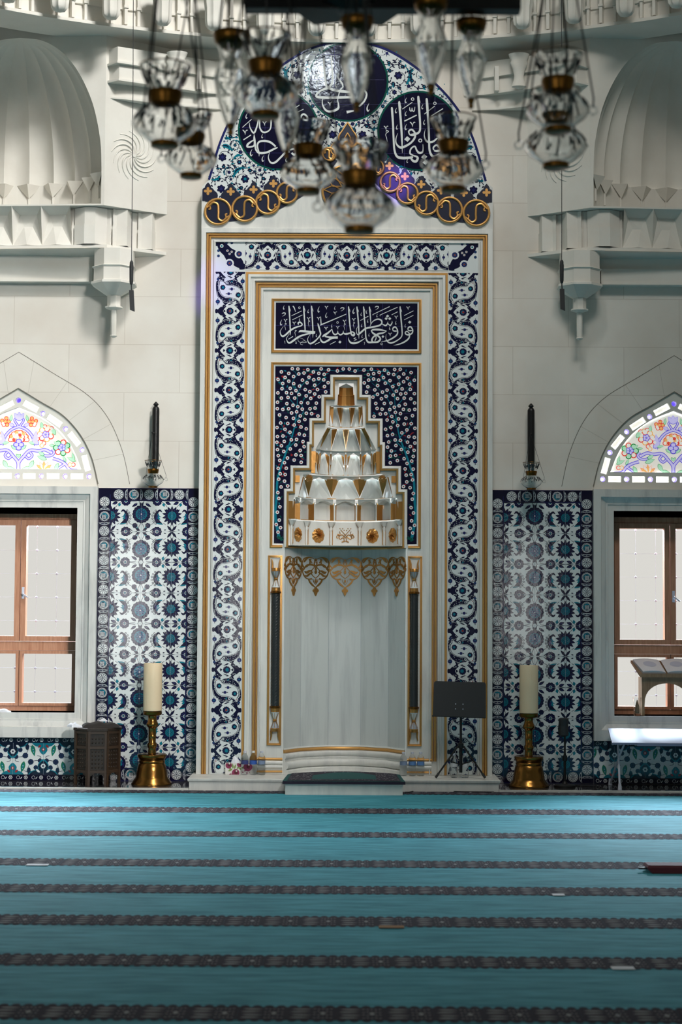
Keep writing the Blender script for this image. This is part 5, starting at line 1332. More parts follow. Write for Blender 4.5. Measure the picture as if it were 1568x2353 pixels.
for x, y, s in ((572, 252, 1.1), (395, 432, 1.1), (572, 488, 1.0), (412, 732, 1.0), (572, 732, 1.2), (870, 365, 1.0), (902, 645, 1.0), (598, 1340, 0.8)): comma(LT, x, y, s)
vee(LT, 215, 720, 1.0); mim(LT, 225, 800, 1.3)
pen, dotd, ringd, comma, vee, mim, hook, alif = writer(535, 230, 8.71)
for a, b_, w_ in (((195, 552), (380, 388), 14), ((215, 802), (367, 703), 20), ((1255, 156), (1342, 103), 16), ((1295, 246), (1417, 188), 16), ((1125, 796), (1202, 754), 16)): pen(LT, [(*a, w_), (*b_, w_)], curved=False)
vee(LT, 250, 620, 1.3); vee(LT, 640, 450, 1.1)
pen(LT, [(335, 455, 6), (350, 560, 22), (420, 662, 36), (470, 580, 32), (510, 420, 26), (532, 200, 34), (530, 100, 4)]); pen(LT, [(540, 100, 4), (545, 300, 34), (540, 430, 28), (546, 560, 30), (602, 642, 36), (680, 642, 32), (760, 560, 26), (770, 300, 34), (765, 120, 4)])
pen(LT, [(430, 688, 6), (435, 782, 42), (450, 900, 36), (470, 1002, 36), (540, 1062, 46), (680, 1052, 42), (830, 982, 38), (900, 952, 20)]); pen(LT, [(425, 800, 20), (310, 882, 42), (300, 942, 36), (420, 922, 32), (435, 832, 20)])
pen(LT, [(530, 1132, 4), (525, 1050, 24), (495, 922, 32), (530, 842, 38), (640, 822, 46), (760, 852, 42), (862, 936, 34)])
pen(LT, [(742, 1048, 6), (715, 1152, 18), (760, 1252, 36), (850, 1252, 42), (960, 1152, 38), (1060, 1052, 42), (1140, 1032, 44)])
pen(LT, [(1140, 1000, 20), (1130, 922, 28), (1180, 852, 32), (1262, 902, 26)]); pen(LT, [(1150, 1002, 30), (1230, 982, 42), (1272, 1032, 42), (1240, 1102, 42), (1180, 1062, 38)])
pen(LT, [(1372, 382, 26), (1380, 312, 36), (1430, 287, 38), (1490, 340, 36), (1500, 392, 30), (1430, 390, 30), (1372, 380, 26)])
for x, y, s in ((278, 330, 1.2), (592, 730, 1.0), (372, 1065, 1.6), (604, 1182, 1.4), (1076, 1200, 1.2)): comma(LT, x, y, s)
pen, dotd, ringd, comma, vee, mim, hook, alif = writer(700, 110, 7.84)
pen(LT, [(345, 190, 32), (365, 480, 36), (386, 640, 36), (410, 722, 42), (470, 682, 36), (507, 600, 36), (500, 430, 32), (480, 138, 20)])
pen(LT, [(612, 470, 30), (605, 540, 28), (680, 650, 30), (692, 702, 18)]); pen(LT, [(410, 732, 44), (300, 772, 36), (220, 842, 36), (240, 890, 46), (450, 902, 48), (700, 897, 46), (860, 892, 40)]); pen(LT, [(440, 732, 42), (560, 772, 48), (720, 792, 48), (860, 802, 40)])
pen(LT, [(325, 925, 14), (325, 1022, 22), (380, 1122, 36), (470, 1152, 40), (600, 1102, 42), (612, 1022, 26), (600, 932, 16), (640, 782, 20), (702, 698, 20)]); pen(LT, [(760, 1162, 52), (892, 1138, 24)])
alif(LT, [(900, 200, 4), (905, 240, 36), (925, 560, 34), (950, 880, 34), (955, 980, 6)]); pen(LT, [(1020, 880, 20), (1010, 800, 28), (1070, 770, 34), (1120, 840, 32), (1080, 960, 34), (980, 1060, 34)])
vee(LT, 460, 992, 1.1); vee(LT, 230, 490, 1.2); mim(LT, 228, 595, 1.0); comma(LT, 570, 665, 1.1); comma(LT, 1145, 1085, 1.7)
mb = MB(); LT.into(mb, on_wall(-0.0075)); mb.build('lettering', tym)

# ------------------------------------------------------------------ its platform and step
mb = MB(); mb.box(-1.402, 1.402, -0.47, YW, 0, PZ-0.022, 'marble'); mb.sweep_plan([(0, PZ-0.022), (0.0, PZ-0.03), (-0.012, PZ-0.022), (-0.016, PZ-0.004), (-0.012, PZ), (0.05, PZ)], [(-1.402, YW), (-1.402, -0.47), (1.402, -0.47), (1.402, YW)], 'marble'); mb.box(-1.398, 1.398, -0.468, YW, PZ-0.022, PZ-0.0015, 'marble')
mb.build('platform', mih)
mb = MB(); mb.box(-0.522, 0.522, -0.775, -0.47, 0, PZ-0.028, 'marble'); mb.box(-0.526, 0.526, -0.779, -0.466, PZ-0.026, PZ, 'marble'); mb.build('step', mih)
# ------------------------------------------------------------------ glazed tile panels on the wall
TS = 0.2905                                      # side of one tile
def tile_unit():
    """one tile, unit square: round medallion on the left edge, star flower on the right edge"""
    c = Pat()
    def stem(pts, w=0.014): c.stroke(pts, 1, 'ink', w, 4)
    c.rect(0, 1, 0, 1, 0, 'tile_white')
    stem([(0.0, 0.88), (0.05, 0.95), (0.10, 1.02)]); stem([(0.04, 0.02), (0.09, 0.12), (0.02, 0.27)]); stem([(0.06, 0.07), (0.2, 0.0), (0.5, 0.0), (0.78, -0.01), (1.0, 0.02)])
    stem([(0.16, 0.96), (0.34, 0.99), (0.5, 1.0), (0.72, 0.94), (0.84, 0.80)]); stem([(0.21, 0.2), (0.36, 0.25), (0.44, 0.33)]); stem([(1.0, 0.02), (0.95, 0.14), (0.98, 0.24)]); stem([(0.74, 0.98), (0.9, 0.99), (1.0, 1.0)]); stem([(0.72, 0.28), (0.80, 0.22)])
    # medallion
    c.star(0, 0.57, 0.30, 17, 2, 'ink', 0.93); c.petals(0, 0.57, 0.275, 18, 3, 'indigo', 0.16, 0.19); c.disk(0, 0.57, 0.19, 3, 'turquoise', 22); c.star(0, 0.57, 0.165, 9, 4, 'indigo', 0.8)
    for r, n in ((0.13, 11), (0.08, 8)):
        for k in range(n): c.disk(r*math.cos(6.283*k/n), 0.57+r*math.sin(6.283*k/n), 0.022, 5, 'turquoise', 7)
    c.disk(0, 0.57, 0.025, 5, 'tile_white', 8)
    for a in (-0.5, -0.2, 0.2): c.leaf(0.02, 0.83, PI/2-a*1.3, 0.16, 0.028, 2, 'ink')
    # star flower
    c.petals(1, 0.52, 0.33, 14, 2, 'ink', 0.24, 0.10, 0.22); c.petals(1, 0.52, 0.26, 14, 3, 'indigo', 0.10, 0.16, 0.22); c.disk(1, 0.52, 0.19, 2.5, 'ink', 20); c.disk(1, 0.52, 0.145, 4, 'turquoise', 18)
    for r, n in ((0.115, 10), (0.065, 7)):
        for k in range(n): c.ring(1+r*math.cos(6.283*k/n), 0.52+r*math.sin(6.283*k/n), 0.026, 0.009, 5, 'ink', 8)
    # saz leaf, toothed, with a turquoise lining and a row of eyes
    c.poly(spline([(0.70, 0.235), (0.56, 0.24), (0.46, 0.32), (0.41, 0.45), (0.43, 0.58), (0.52, 0.68), (0.64, 0.715), (0.57, 0.64), (0.53, 0.55), (0.545, 0.45), (0.60, 0.36)], 5, True), 2, 'ink')
    c.poly(spline([(0.72, 0.23), (0.58, 0.235), (0.48, 0.28), (0.56, 0.275), (0.66, 0.265)], 4, True), 3, 'turquoise'); c.poly(spline([(0.55, 0.40), (0.50, 0.50), (0.55, 0.60), (0.59, 0.52), (0.66, 0.47), (0.585, 0.47), (0.62, 0.40)], 3, True), 2, 'turquoise')
    c.poly(spline([(0.52, 0.62), (0.60, 0.66), (0.68, 0.63), (0.62, 0.72), (0.54, 0.70)], 3, True), 2, 'ink'); c.leaf(0.49, 0.36, 1.2, 0.22, 0.035, 3, 'indigo', 0.12)
    for k in range(6):
        t = k/5; a = 2.15+2.0*t; x, y = 0.60+0.235*math.cos(a), 0.47-0.25*math.sin(a)+0.0
        c.disk(x-0.005, y, 0.036, 2, 'tile_white', 10); c.ring(x-0.005, y, 0.028, 0.016, 3, 'ink', 10); c.disk(x-0.005, y, 0.008, 3, 'ink', 6)
    # secondary flowers
    for x, y in ((0.51, 0.0), (0.51, 1.0)):
        c.star(x, y, 0.165, 10, 2, 'ink', 0.88); c.petals(x, y, 0.14, 10, 3, 'indigo', 0.20, 0.06); c.ring(x, y, 0.05, 0.014, 3, 'tile_white', 10); c.disk(x, y, 0.028, 4, 'turquoise', 8)
    c.star(0.21, 0.195, 0.088, 7, 2, 'ink', 0.88); c.petals(0.21, 0.195, 0.075, 7, 3, 'indigo', 0.2, 0.03)
    # leaves and buds
    c.leaf(0.05, 0.03, 0.5, 0.17, 0.045, 2, 'ink'); c.leaf(0.11, 0.10, 0.9, 0.08, 0.02, 3, 'turquoise'); c.leaf(0.13, 0.92, -0.55, 0.22, 0.05, 2, 'ink'); c.leaf(0.16, 0.905, -0.5, 0.12, 0.018, 3, 'indigo')
    c.leaf(0.78, 0.96, -0.35, 0.2, 0.055, 2, 'ink'); c.leaf(0.82, 0.94, -0.35, 0.12, 0.02, 3, 'indigo'); c.leaf(0.70, 0.93, -1.2, 0.13, 0.05, 2, 'turquoise')
    c.leaf(0.99, 0.02, 2.25, 0.24, 0.045, 2, 'ink'); c.leaf(0.985, 0.0, 1.75, 0.10, 0.03, 2, 'ink'); c.leaf(0.74, 0.05, 0.2, 0.08, 0.02, 2, 'ink'); c.leaf(0.80, 0.74, -0.7, 0.10, 0.02, 2, 'ink')
    for k in range(3): c.leaf(0.36+0.03*k, 0.06+0.025*k, 3.6, 0.09, 0.015, 2, 'ink')
    return c.clip(0, 1, 0, 1)
TU = tile_unit()
def border_run(L, w):
    """band of discs and crescents along u, height w"""
    c = Pat(); c.rect(0, L, 0, w, 0, 'navy'); n = max(1, round(L/0.1425)); st = L/n
    c.rect(0, L, 0.001, 0.004, 1, 'indigo'); c.rect(0, L, w-0.010, w-0.006, 1, 'indigo')
    for k in range(n):
        x = (k+0.5)*st; y = w*0.5; r = 0.046
        if k % 2 == 0:
            c.disk(x, y, r, 1, 'ink', 22); c.petals(x, y, r*0.98, 10, 2, 'tile_white', 0.15, r*0.25)
            for q in range(10): a = 6.283*(q+0.5)/10; c.ring(x+r*0.80*math.cos(a), y+r*0.80*math.sin(a), 0.0062, 0.003, 3, 'tile_white', 7)
            c.ring(x, y, r*0.2, 0.004, 3, 'tile_white', 10); c.ring(x, y, r, 0.0025, 3, 'tile_white', 22)
        else:
            for q in range(17): a = 6.283*q/17; c.ring(x+r*0.88*math.cos(a), y+r*0.88*math.sin(a), 0.0062, 0.0032, 2, 'tile_white', 7)
            c.disk(x, y, r*0.66, 2, 'turquoise', 18); c.disk(x+r*0.12, y-r*0.08, r*0.55, 3, 'ink', 16)
            for q in range(3):
                for p in range(3): c.ring(x+r*(0.12+0.3*(q-1)), y+r*(-0.08+0.3*(p-1)), 0.0052, 0.003, 4, 'tile_white', 7)
        xs = (k+1)*st; sg = 1 if k % 2 else -1
        ar = [(xs-0.018*sg+0.02*sg*math.cos(a), y+0.052*math.sin(a)) for a in [(-1.35+2.7*i/8) for i in range(9)]]
        c.stroke([(p[0], p[1], 0.021*math.sin(PI*(i+0.4)/9)) for i, p in enumerate(ar)], 2, 'tile_white', None, 3); c.stroke([(p[0], p[1], 0.012*math.sin(PI*(i+0.4)/9)) for i, p in enumerate(ar)], 3, 'ink', None, 3)
        for i in (2, 4, 6): c.disk(ar[i][0], ar[i][1], 0.0028, 4, 'tile_white', 6)
    return c
BWd = 0.122
def wall_panel(s):
    side = 'left' if s < 0 else 'right'
    x0, x1 = (-2.350, -1.384) if s < 0 else (1.384, 2.350)
    z1 = at(338 if s < 0 else 1246, 1122 if s < 0 else 1126.5, YW).z; z0 = 0.02
    near = 'in front of the tiled recess to the left' if s < 0 else ''
    root = thing('flower_tiling', ('tall blue and white flowered wall tiling with navy border beside the left window' if s < 0 else 'tall blue and white flowered wall tiling with navy border behind the microphone stand'), 'wall tiling', (s*1.86, YW, 0.02), kind='thing')
    fx0, fx1, fz0, fz1 = x0+BWd, x1-BWd, z0+BWd, z1-BWd
    y = YW-0.012
    mb = MB().box(fx0, fx1, y, YW-0.001, fz0, fz1, 'tile_white')
    p = Pat(); clip = (fx0, fx1, fz0, fz1)
    # the second seam carries the stars; the first tile is mirrored
    for i in range(3):
        for j in range(10):
            ux = (lambda u: 1-u) if i in (0, 2) else (lambda u: u)
            vz = (lambda v: v) if j % 2 else (lambda v: 1-v)
            xo, zo = fx0+i*TS, fz1-j*TS
            p.put(TU, lambda u, v, ux=ux, vz=vz, xo=xo, zo=zo: (xo+TS*ux(u), zo-TS*vz(v)), clip)
    for i in (1, 2): p.rect(fx0+i*TS-0.0009, fx0+i*TS+0.0009, fz0, fz1, 7, 'grout')
    for j in range(1, 9): p.rect(fx0, fx1, fz1-j*TS-0.0009, fz1-j*TS+0.0009, 7, 'grout')
    p.into(mb, on_wall(y-0.0004)); mb.build('tile_field', root)
    mb = MB(); frame_boxes(mb, (x0+x1)/2, (x1-x0)/2, z0, z1, BWd, y, YW-0.001, 'navy'); p = Pat()
    H = z1-z0; R = border_run(H-BWd*1.0, BWd); T_ = border_run(x1-x0-2*BWd, BWd)
    for sg, xa in ((1, x0), (-1, x1)): p.put(R, lambda u, v, sg=sg, xa=xa: (xa+sg*v, z1-BWd*0.5-u+0.0))
    p.put(T_, lambda u, v: (x0+BWd+u, z1-v)); p.put(T_, lambda u, v: (x0+BWd+u, z0+v))
    for q, l, m in list(p.p): pass
    p.clip(x0, x1, z0, z1)
    p.into(mb, on_wall(y-0.0004)); mb.build('tile_border', root)
    return root
wall_panel(-1); wall_panel(1)

def dado(s):
    """low tile strip under the window"""
    xa, xb = sorted((s*2.352, s*4.4)); z0, z1 = 0.02, FRZ0
    root = thing('tile_dado', 'low strip of white tiles with green leaves under the left window' if s < 0 else 'low strip of white flowered tiles in the shade under the right window', 'tile strip', (s*3.2, YW, 0.02), kind='thing')
    y = YW-0.012; mb = MB().box(xa, xb, y, YW-0.001, z0, z1, 'tile_white'); p = Pat()
    zf0, zf1 = z0+0.055, z1-0.055; h = zf1-zf0; per = 0.575; n = 4
    c = Pat()
    def stem(pts, w=0.0045): c.stroke([(a*per, b_*h) for a, b_ in pts], 1, 'ink', w, 5)
    for m_ in (0, 1):
        f = (lambda a: a) if m_ == 0 else (lambda a: 1-a)
        for fl in (0, 1):
            g = (lambda a, b_: (f(a), b_)) if fl == 0 else (lambda a, b_: (f(0.5-a+0.0), 1-b_))
            stem([g(a, b_) for a, b_ in ((0.03, 0.36), (0.06, 0.22), (0.13, 0.13), (0.24, 0.09), (0.32, 0.12))]); stem([g(a, b_) for a, b_ in ((0.06, 0.45), (0.16, 0.43), (0.22, 0.34), (0.26, 0.16))]); stem([g(a, b_) for a, b_ in ((0.06, 0.44), (0.04, 0.56), (0.1, 0.6))])
            for x, yy, r in ((0.055, 0.44, 0.022), (0.12, 0.22, 0.023), (0.205, 0.40, 0.028)):
                x, yy = g(x, yy); c.star(x*per, yy*h, r, 9, 2, 'ink', 0.86); c.petals(x*per, yy*h, r*0.8, 9, 3, 'indigo', 0.2, r*0.35)
            x, yy = g(0.235, 0.13); c.disk(x*per, yy*h, 0.018, 2, 'ink', 12, ry=0.028); 
            for q in (-1, 0, 1): c.leaf(x*per, yy*h+(-0.02 if fl == 0 else 0.02), (-PI/2 if fl == 0 else PI/2)+q*0.4, 0.03, 0.006, 2, 'ink')
            x, yy = g(0.335, 0.24); a = (-1.35 if (m_ == 0) == (fl == 0) else -1.8)
            c.leaf(x*per-0.055*math.cos(a), yy*h-0.055*math.sin(a), a, 0.11, 0.024, 2, 'leaf_green'); c.leaf(x*per-0.04*math.cos(a), yy*h-0.04*math.sin(a), a, 0.08, 0.008, 3, 'turquoise')
            for q in (-0.01, 0.015): c.disk(x*per+q*math.cos(a), yy*h+q*math.sin(a), 0.004, 4, 'tile_white', 7)
    for x, b_, big in ((0.0, 0, True), (1.0, 0, True), (0.5, 1, True), (0.5, 0, False), (0.0, 1, False), (1.0, 1, False)):
        sg = 1 if b_ == 0 else -1; yy = b_*h; k = 1.0 if big else 0.75
        lobes = spline([(-0.13*k, 0), (-0.10*k, 0.03*k), (-0.045*k, 0.05*k), (-0.045*k, 0.09*k), (0, 0.135*k), (0.045*k, 0.09*k), (0.045*k, 0.05*k), (0.10*k, 0.03*k), (0.13*k, 0)], 4)
        c.poly([(x*per+a*1.1, yy+sg*q*1.08) for a, q in lobes], 4, 'turquoise'); 
        if big: c.poly([(x*per+a, yy+sg*q*0.96) for a, q in lobes], 5, 'navy')
        c.star(x*per, yy+sg*0.08*k, 0.024*k, 6, 6, 'tile_white' if big else 'tile_red', 0.8); c.disk(x*per, yy+sg*0.08*k, 0.010*k, 7, 'ink' if big else 'tile_white', 8)
        for q in (-1, 1): c.leaf(x*per+q*0.03*k, yy+sg*0.02, PI/2*sg-q*0.9*sg, 0.05*k, 0.012, 6, 'tile_white' if big else 'tile_red')
    c.clip(0, per, 0, h)
    for i in range(n): p.put(c, lambda u, v, i=i: ((s*(2.36-0.10+i*per+u)), zf0+v), (xa, xb, zf0, zf1))
    for zz, zz2 in ((z0, zf0), (zf1, z1)):
        p.rect(xa, xb, zz, zz2, 8, 'navy')
        for i in range(30):
            x = xa+0.035+i*0.072; r = 0.019
            if i % 2: p.star(x, (zz+zz2)/2, r, 6, 9, 'tile_white', 0.8); p.petals(x, (zz+zz2)/2, r*0.85, 6, 10, 'ink', 0.28, 0.003)
            else: p.ring(x, (zz+zz2)/2, r*0.8, 0.003, 9, 'tile_white', 12); p.leaf(x+0.02, zz+0.012, 0.9, 0.03, 0.004, 9, 'tile_white')
    for i in range(5): p.rect(s*(2.36+0.185+i*per/2)-0.0009, s*(2.36+0.185+i*per/2)+0.0009, zf0, zf1, 11, 'grout')
    p.clip(xa, xb, z0, z1)
    p.into(mb, on_wall(y-0.0004)); mb.build('tile_field', root)
dado(-1); dado(1)
# ------------------------------------------------------------------ things standing about
LEDGE = 0.019
I3 = Matrix.Identity(3)
# brass candle holders with thick candles
def candle_pair():
    spots = []
    for px, py in ((346, 1804), (1215, 1806)):
        p = on_floor(px, py, LEDGE); spots.append(Vector((p.x, -0.10, LEDGE)))
    for i, c in enumerate(spots):
        t = thing('candle_holder', ('bell-footed brass candle holder beside the carved octagonal table' if i == 0 else 'bell-footed brass candle holder beside the microphone stand'), 'candle holder', c, 'brass candle holders')
        u = 0.0040/3.409
        zf = lambda y: (1165-y)*u
        prof = [(0.188, zf(1165)), (0.188, zf(1158)), (0.182, zf(1150)), (0.165, zf(1128)), (0.150, zf(1112)), (0.146, zf(1100)), (0.139, zf(1060)), (0.127, zf(1010)), (0.118, zf(1000)), (0.122, zf(990)), (0.122, zf(982)), (0.117, zf(975)), (0.131, zf(955)), (0.135, zf(940)), (0.133, zf(930)), (0.120, zf(926)), (0.045, zf(928))]
        MB().lathe(c, prof, 'brass', 48).build('bell_foot', t, 40)
        prof = [(0.037, zf(930)), (0.037, zf(900)), (0.036, zf(885)), (0.044, zf(870)), (0.046, zf(860)), (0.044, zf(850)), (0.034, zf(838)), (0.035, zf(800)), (0.035, zf(792)), (0.037, zf(788)), (0.035, zf(784)), (0.035, zf(735)), (0.038, zf(722)), (0.050, zf(712)), (0.056, zf(700)), (0.055, zf(690)), (0.046, zf(675)), (0.039, zf(655)), (0.041, zf(632)), (0.046, zf(626))]
        MB().lathe(c, prof, 'brass', 32).build('shaft', t, 40)
        MB().lathe(c, [(0.044, zf(628)), (0.083, zf(622)), (0.088, zf(614)), (0.088, zf(594)), (0.082, zf(592))], 'bronze', 32).build('drip_cup', t, 40)
        c2 = c + Vector((0, 0, zf(592)+0.001))
        k = thing('candle', ('thick cream candle on the brass holder beside the octagonal table' if i == 0 else 'thick cream candle on the brass holder beside the microphone stand'), 'candle', c2, 'thick cream candles')
        h = zf(215)-zf(592)
        MB().lathe(c2, [(0.080, 0), (0.0865, 0.004), (0.0875, h*0.5), (0.0868, h-0.008), (0.083, h), (0.070, h-0.006), (0.02, h-0.010)], 'wax', 36).build('candle_body', k, 40)
        MB().tube([(c2.x, c2.y, c2.z+h-0.012), (c2.x+0.002, c2.y, c2.z+h+0.006)], 0.002, 'black_metal', 5).build('wick', k)
candle_pair()

# carved octagonal table with folded cloths
p = on_floor(222, 1801, LEDGE); c = Vector((p.x, -0.075, LEDGE))
t = thing('octagonal_table', 'dark carved wooden octagonal table below the left window', 'side table', c)
H = 0.50; R = 0.222; a0 = PI/8+0.13
mb = MB()
for k in range(8):
    a, b_ = a0+2*PI*k/8, a0+2*PI*(k+1)/8; am = (a+b_)/2; ap = R*math.cos(PI/8); w_ = R*math.sin(PI/8)
    rot = Matrix.Rotation(am+PI/2, 3, 'Z')
    P = lambda u, d, z: Vector((c.x, c.y, c.z)) + rot @ Vector((u, -0.0, 0)) + Vector((math.cos(am)*(ap+d), math.sin(am)*(ap+d), z))
    m2 = MB()
    for z0, z1, d, m_ in ((0.14, 0.33, -0.012, 'dark_wood'), (0.36, 0.47, -0.012, 'dark_wood')):
        m2.obox(P(0, d, (z0+z1)/2), w_-0.012, 0.006, (z1-z0)/2, rot, m_)
    for u in (-1, 1): m2.obox(P(u*(w_-0.010), 0, H/2), 0.011, 0.009, H/2, rot, 'dark_wood_edge')
    for z in (0.125, 0.345, H-0.018): m2.obox(P(0, -0.002, z), w_-0.02, 0.008, 0.013, rot, 'dark_wood_edge')
    for q in range(4):                            # pierced carving
        for r_ in range(5): m2.lathe(P((q-1.5)*0.030, -0.004, 0.165+0.036*r_)[:], [(0.002, -0.010), (0.008, 0), (0.002, 0.010)], 'dark_wood', 6)
        for r_ in range(2): m2.lathe(P((q-1.5)*0.030, -0.004, 0.39+0.036*r_)[:], [(0.002, -0.010), (0.008, 0), (0.002, 0.010)], 'dark_wood', 6)
    for sg in (-1, 1):                           # arched foot opening
        for q in range(4): m2.obox(P(sg*(w_-0.022-0.010*q), -0.002, 0.108-0.004*q*q*0.3+0.004*q), 0.006, 0.007, 0.010+0.006*(3-q), rot, 'dark_wood')
    m2.build('side_panel', t)
MB().lathe(c, [(R+0.005, H-0.004), (R+0.018, H), (R+0.018, H+0.018), (R+0.010, H+0.024)], 'dark_wood', 8, a0=a0).build('table_top', t)
zt = c.z+H+0.0245
def cloth(name, label, cx, cy, w_, d_, h, mat, seed, rz=0.0, z=zt):
    rr = random.Random(seed); ph = [rr.uniform(0, 6) for _ in range(6)]
    def f(u, v):
        x, y = (u-0.5)*w_, (v-0.5)*d_
        e = min(1, 6*min(u, 1-u))*min(1, 6*min(v, 1-v))
        hh = h*(0.25+0.75*e**0.5)*(0.75+0.25*math.sin(5*u+ph[0])*math.sin(4*v+ph[1])) + 0.006*math.sin(17*u+ph[2])*e
        if e <= 0: hh = 0.0
        x += 0.012*math.sin(6*v+ph[3]); y += 0.012*math.sin(6*u+ph[4])
        X_, Y_ = x*math.cos(rz)-y*math.sin(rz), x*math.sin(rz)+y*math.cos(rz)
        return (cx+X_, cy+Y_, z+hh)
    mb = MB().grid(f, 28, 20, mat)
    mb.grid(lambda u, v: (f(u, v)[0], f(u, v)[1], z), 6, 5, mat)
    return tag(mb.build(name, None, 60), label, 'cloth')
cloth('folded_cloth', 'dark folded cloth lying on top of the octagonal table', c.x+0.03, c.y-0.02, 0.34, 0.26, 0.045, 'black_cloth', 2, 0.1)
cloth('folded_cloth', 'white cloth with a blue edge hanging at the left of the octagonal table top', c.x-0.212, c.y-0.04, 0.10, 0.20, 0.036, 'white_cloth', 4, 0.3)
tag(MB().add([(c.x+0.0, c.y+0.03, zt+0.05), (c.x+0.075, c.y+0.03, zt+0.046), (c.x+0.05, c.y+0.05, zt+0.075), (c.x+0.015, c.y+0.05, zt+0.062), (c.x+0.0, c.y+0.10, zt+0.045), (c.x+0.08, c.y+0.10, zt+0.045)], [(0, 1, 2, 3), (3, 2, 5, 4), (0, 3, 4), (1, 5, 2), (0, 4, 5, 1)], 'white_cloth').build('paper_tissue'), 'small white tissue crumpled on top of the dark folded cloth', 'tissue')

# tissue box with a flower print
p = on_floor(549, 1779.5, PZ); bw, bd, bh = 0.255, 0.075, 0.105
t = thing('tissue_box', 'flower printed tissue box with a white tissue pulled up', 'tissue box', (p.x, p.y+bd/2-0.012, PZ), rz=0.04)
mb = MB().box(-bw/2, bw/2, -bd/2, bd/2, 0, bh, 'box_white'); pp = Pat()
for x, y, r in ((-0.095, 0.085, 0.03), (0.005, 0.092, 0.024), (0.085, 0.07, 0.042), (-0.03, 0.015, 0.036), (-0.075, -0.01, 0.02)): pp.disk(x, y, r, 2, 'box_plum', 16); pp.disk(x+0.004, y+0.004, r*0.5, 3, 'maroon', 12); pp.disk(x+r*0.2, y+r*0.5, r*0.22, 4, 'box_white', 8)
for x, y, a, L in ((-0.045, 0.05, 1.2, 0.05), (-0.02, 0.05, 0.9, 0.055), (-0.07, 0.04, 2.2, 0.045), (0.03, 0.04, 2.5, 0.05), (-0.1, 0.03, 0.5, 0.05), (0.03, 0.06, 0.4, 0.04), (-0.055, 0.055, 1.7, 0.05)): pp.leaf(x, y, a, L, 0.010, 1, 'box_green')
for x, y in ((0.04, 0.022), (0.055, 0.035), (0.07, 0.015), (0.025, 0.03), (0.10, 0.02)): pp.disk(x, y, 0.006, 2, 'box_plum', 8)
pp.clip(-bw/2, bw/2, 0, bh); pp.into(mb, lambda u, v, h: (u, -bd/2-0.0003-h*0.4, v)); mb.build('carton', t, local=True)
mb = MB()
def ts(u, v):
    a = 2*PI*u; k = 1-v
    return (-0.03+0.045*k*math.cos(a)-0.012*v, 0.018*k*math.sin(a)*(1+0.4*math.sin(3*a)), bh+0.001+0.062*v**0.7+0.006*math.sin(5*a)*v*k)
mb.grid(ts, 20, 8, 'paper'); mb.build('tissue', t, 60, local=True)

# water bottles
def bottle(name, c, label, group, lab, cap):
    t = thing(name, label, 'bottle', c, group)
    prof = [(0.020, 0.004), (0.030, 0.0), (0.0335, 0.006), (0.034, 0.02), (0.0325, 0.027), (0.034, 0.034), (0.034, 0.05), (0.0325, 0.056), (0.034, 0.062), (0.034, 0.085), (0.0325, 0.09), (0.0335, 0.095), (0.0335, 0.135), (0.0345, 0.140), (0.0345, 0.150), (0.031, 0.165), (0.024, 0.18), (0.015, 0.193), (0.013, 0.197), (0.013, 0.203)]
    MB().lathe(c, prof, 'clear_plastic', 24, cap=True).build('bottle_body', t, 35)
    if lab: MB().lathe(c, [(0.0344, 0.098), (0.0344, 0.133)], lab, 24, cap=False).build('bottle_label', t, 60)
    if cap: MB().lathe(c, [(0.0145, 0.203), (0.0150, 0.205), (0.0150, 0.219), (0.013, 0.221)], cap, 16).build('bottle_cap', t, 40)
    return t
mk('label_blue', srgb(86, 128, 184), 0.4); mk('label_navy', srgb(56, 66, 118), 0.4); mk('label_pale', srgb(206, 210, 214), 0.4); mk('label_grey_blue', srgb(120, 140, 170), 0.4)
for px, py, lb, lab, cap in ((565, 1776, 'bottle with dark blue label, leftmost of three behind the tissue box', 'label_navy', 'white_plastic'), (584.5, 1776, 'bottle with bright blue label, middle of three behind the tissue box', 'bottle_blue', 'box_white'), (603.5, 1776.5, 'water bottle with a faint pale label at the right end of the tissue box', 'label_grey_blue', 'white_plastic')):
    p = on_floor(px, py, PZ); bottle('water_bottle', Vector((p.x, -0.073, PZ)), lb, 'water bottles left of the step', lab, cap)
for px, lb, lab in ((926, 'clear bottle with greyish label, first of three right of the prayer rug', 'label_grey_blue'), (946, 'clear bottle with blue label, middle of three right of the prayer rug', 'label_blue'), (965, 'clear bottle with blue label, last of three right of the prayer rug', 'label_blue')):
    p = on_floor(px, 1778, PZ); bottle('water_bottle', Vector((p.x, -0.073, PZ)), lb, 'water bottles right of the step', lab, 'white_plastic')
for px, lb in ((1044.5, 'water bottle with a pale label under the music stand, nearer the pole'), (1069, 'water bottle with a pale label under the music stand, nearer the right leg')):
    p = on_floor(px, 1787.5, PZ); bottle('water_bottle', Vector((p.x, p.y+0.034, PZ)), lb, 'water bottles under the music stand', 'label_pale', 'white_plastic')

# black music stand
c = Vector((on_floor(1054, 1780, PZ).x, -0.26, PZ)); yd = c.y-0.05
t = thing('music_stand', 'black music stand with a wide solid desk in front of the right tile border', 'music stand', c)
TL, TR_, BL_, BR_ = at(998, 1565, yd+0.03), at(1117, 1568, yd+0.03), at(995, 1645, yd-0.02), at(1117, 1649, yd-0.02)
def desk_pt(u, v, d=0.0):
    a = TL.lerp(TR_, u); b_ = BL_.lerp(BR_, u); q = b_.lerp(a, v); n_ = (TR_-TL).cross(TL-BL_).normalized(); n_ = n_ if n_.y < 0 else -n_
    return q + n_*d
mb = MB(); r_ = 0.035
ol = [(0.0, 0.0), (1.0, 0.0), (1.0, 0.93), (0.995, 0.965), (0.97, 1.0), (0.03, 1.0), (0.005, 0.965), (0.0, 0.93)]
fr = [desk_pt(u, v, 0.004) for u, v in ol]; bk = [desk_pt(u, v, -0.004) for u, v in ol]; n_ = len(ol)
